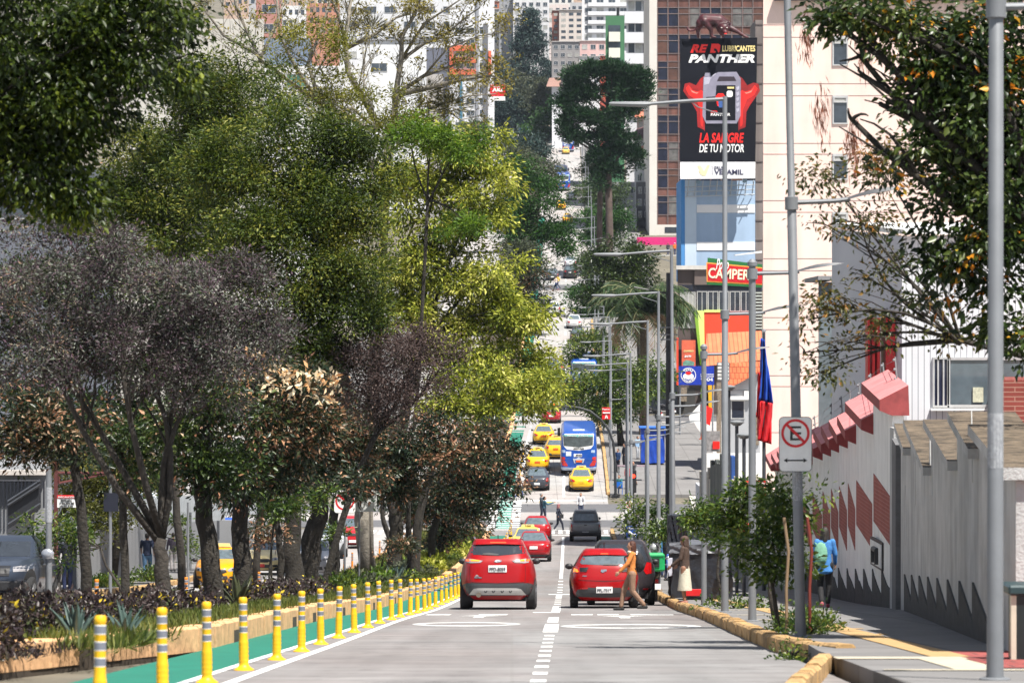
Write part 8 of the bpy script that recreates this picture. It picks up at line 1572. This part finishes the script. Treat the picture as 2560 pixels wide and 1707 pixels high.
x = thing('balloon', 'round red ball shaped balloon behind the saplings', 'balloon', P(1866, 1316, 96)); MB().ball((0, 0, 0), .17, seg=18, ring=12).build('balloon', mat('balloon red', (.75, .03, .03), .25, coat=.5), x, smooth=True); MB().tube([(0, 0, -.16), (.02, 0, -.9)], .004, 4).build('string', M_white, x)
x = thing('balloon', 'small orange flame shaped balloon left of the red one', 'balloon', P(1846, 1322, 96)); MB().ball((0, 0, 0), .14, .1, .10, 12, 8).build('balloon', mat('balloon orange', (.85, .2, .01), .3), x, smooth=True)
x = thing('kiosk', 'blue tarpaulin kiosk on the right beyond the side street', 'kiosk', gp(1636, 268, KERB)); tarp(-.95, .7, -.5, 1.2, .1, 2.55).build('cover', mat('blue tarpaulin', (.01, .06, .40), .45, 0, .25, 1.5, bump=.6, bscale=4), x, smooth='auto'); MB().box(-1.1, .8, -.7, 1.3, 2.55, 2.7).build('roof', mat('blue tarpaulin light', (.03, .15, .55), .5), x, bevel=.03); MB().tube([(.72, -.6, 2.4), (.98, -.6, 1.4), (.95, -.6, .4)], .1, 8).build('folds', mat('blue tarpaulin', (.01, .06, .40), .45), x)
x = thing('stall_table', 'long street stall table with faded pink cloth edge left of the blue kiosk', 'table', gp(1580, 257, KERB)); MB().box(-1.0, 1.0, -.4, .4, .98, 1.05).build('table_top', mat('faded cloth', (.30, .22, .26), .8, 0, .4, 3), x); [MB().tube([(a, b, 0), (a, b, .98)], .03, 5).build('leg', M_steel, x) for a in (-.9, .9) for b in (-.3, .3)]
x = thing('chair', 'blue plastic chair beyond the side street', 'chair', gp(1548, 248.9, KERB)); MB().box(-.22, .22, -.2, .22, .42, .46).build('seat', mat('blue plastic', (.01, .12, .5), .4), x); MB().box(-.22, .22, -.24, -.2, .46, .85).build('backrest', mat('blue plastic', (.01, .12, .5), .4), x); [MB().tube([(a, b, 0), (a, b, .43)], .02, 5).build('leg', mat('blue plastic', (.01, .12, .5), .4), x) for a in (-.2, .2) for b in (-.18, .2)]
for i, (u, D, w_) in enumerate(((490, 178, 1.1), (585, 180, 1.0))):
    x = thing('market_stall', ['market stall with blue and red canopy left of the thick dark trunk', 'market stall with blue and red canopy right of the thick dark trunk'][i], 'stall', gp(u, D, KERB)); z = P(0, 1312, D).z - gz(D); mb = MB(); mb.m = 0; mb.prism([(-w_, 0, z - .3), (w_, 0, z - .3), (w_*.5, .9, z + .1), (-w_*.5, .9, z + .1)], (0, .2, .05)); mb.m = 1; mb.box(-w_, w_, -.06, 0, z - .55, z - .3); mb.build('canopy', [mat('canopy blue', (.02, .08, .4), .6), mat('canopy red', (.6, .03, .04), .6)], x); [MB().tube([(a, .1, 0), (a, .1, z - .3)], .03, 5).build('post', M_steel, x) for a in (-w_*.9, w_*.9)]; MB().box(-w_*.8, w_*.8, .2, .8, .1, .9).build('counter', mat('dark counter', (.03, .03, .035), .6), x)
# the panther figure standing along the top edge of the billboard: a shaped, solid cut-out figure
D = 342.0; c = P(1790, 97, D); t = thing('panther_figure', 'dark red prowling panther figure on top of the oil billboard', 'sculpture', c); s_ = D / F; q = lambda x, y, dy=0.: Vector(((1650 + x/2.376 - 1790) * s_, dy, (97 - y/2.376) * s_)); mb = MB()
def pc(a, b, r0, r1): cap(mb, a, b, r0, r1, 10)
pc(q(262, 120), q(350, 128), 1.05*.55, .62); pc(q(350, 128), q(395, 150), .6, .45); pc(q(262, 118), q(238, 140), .5, .42); pc(q(238, 135), q(225, 180, .2), .38, .2); pc(q(225, 180, .2), q(228, 222, .2), .2, .13); pc(q(262, 130, -.3), q(300, 175, -.3), .38, .22); pc(q(300, 175, -.3), q(305, 220, -.3), .2, .14); pc(q(305, 220, -.3), q(330, 224, -.3), .13, .1)
pc(q(340, 140, -.3), q(350, 185, -.4), .34, .2); pc(q(350, 185, -.4), q(375, 220, -.4), .18, .13); pc(q(400, 160), q(450, 185, -.2), .34, .22); pc(q(450, 185, -.2), q(505, 220, -.3), .2, .12); pc(q(505, 220, -.3), q(520, 224, -.3), .13, .1)
mb.ball(q(378, 170, -.55), .52, .5, .46, 14, 10); mb.ball(q(384, 198, -.9), .26, .28, .2, 12, 8); mb.ball(q(352, 142, -.5), .15, .1, .17, 8, 6); mb.ball(q(408, 140, -.5), .15, .1, .17, 8, 6)
tl = [q(240, 150), q(222, 165), q(200, 182), q(178, 184), q(164, 175), q(162, 162)]
for a, b in zip(tl, tl[1:]): pc(a, b, .11, .09)
fuse(mb, 'body', mat('panther dark red', (.055, .010, .014), .5, 0, .95, 1.1), t, .06, 2)
for x_, y_ in ((362, 172), (394, 172)): MB().ball(q(x_, y_, -1.02), .07, .05, .05, 8, 6).build('eye', mat('panther eye', (.7, .65, .6), .4), t)
MB().ball(q(385, 208, -1.12), .15, .05, .06, 8, 6).build('mouth', Mr, t)

bpy.data.scenes.remove(_tmp)
# ================================================================ AIR
hm_ = bpy.data.materials.new('haze air'); hm_.use_nodes = True; n = hm_.node_tree.nodes; n.remove(n['Principled BSDF']); v = n.new('ShaderNodeVolumePrincipled'); v.inputs['Color'].default_value = (.72, .82, 1, 1); v.inputs['Density'].default_value = .00005; v.inputs['Anisotropy'].default_value = .2
hm_.node_tree.links.new(v.outputs[0], n['Material Output'].inputs['Volume'])
tag(MB().box(-1000, 1000, -60, 2300, -20, 250).build('haze', hm_), kind='stuff')
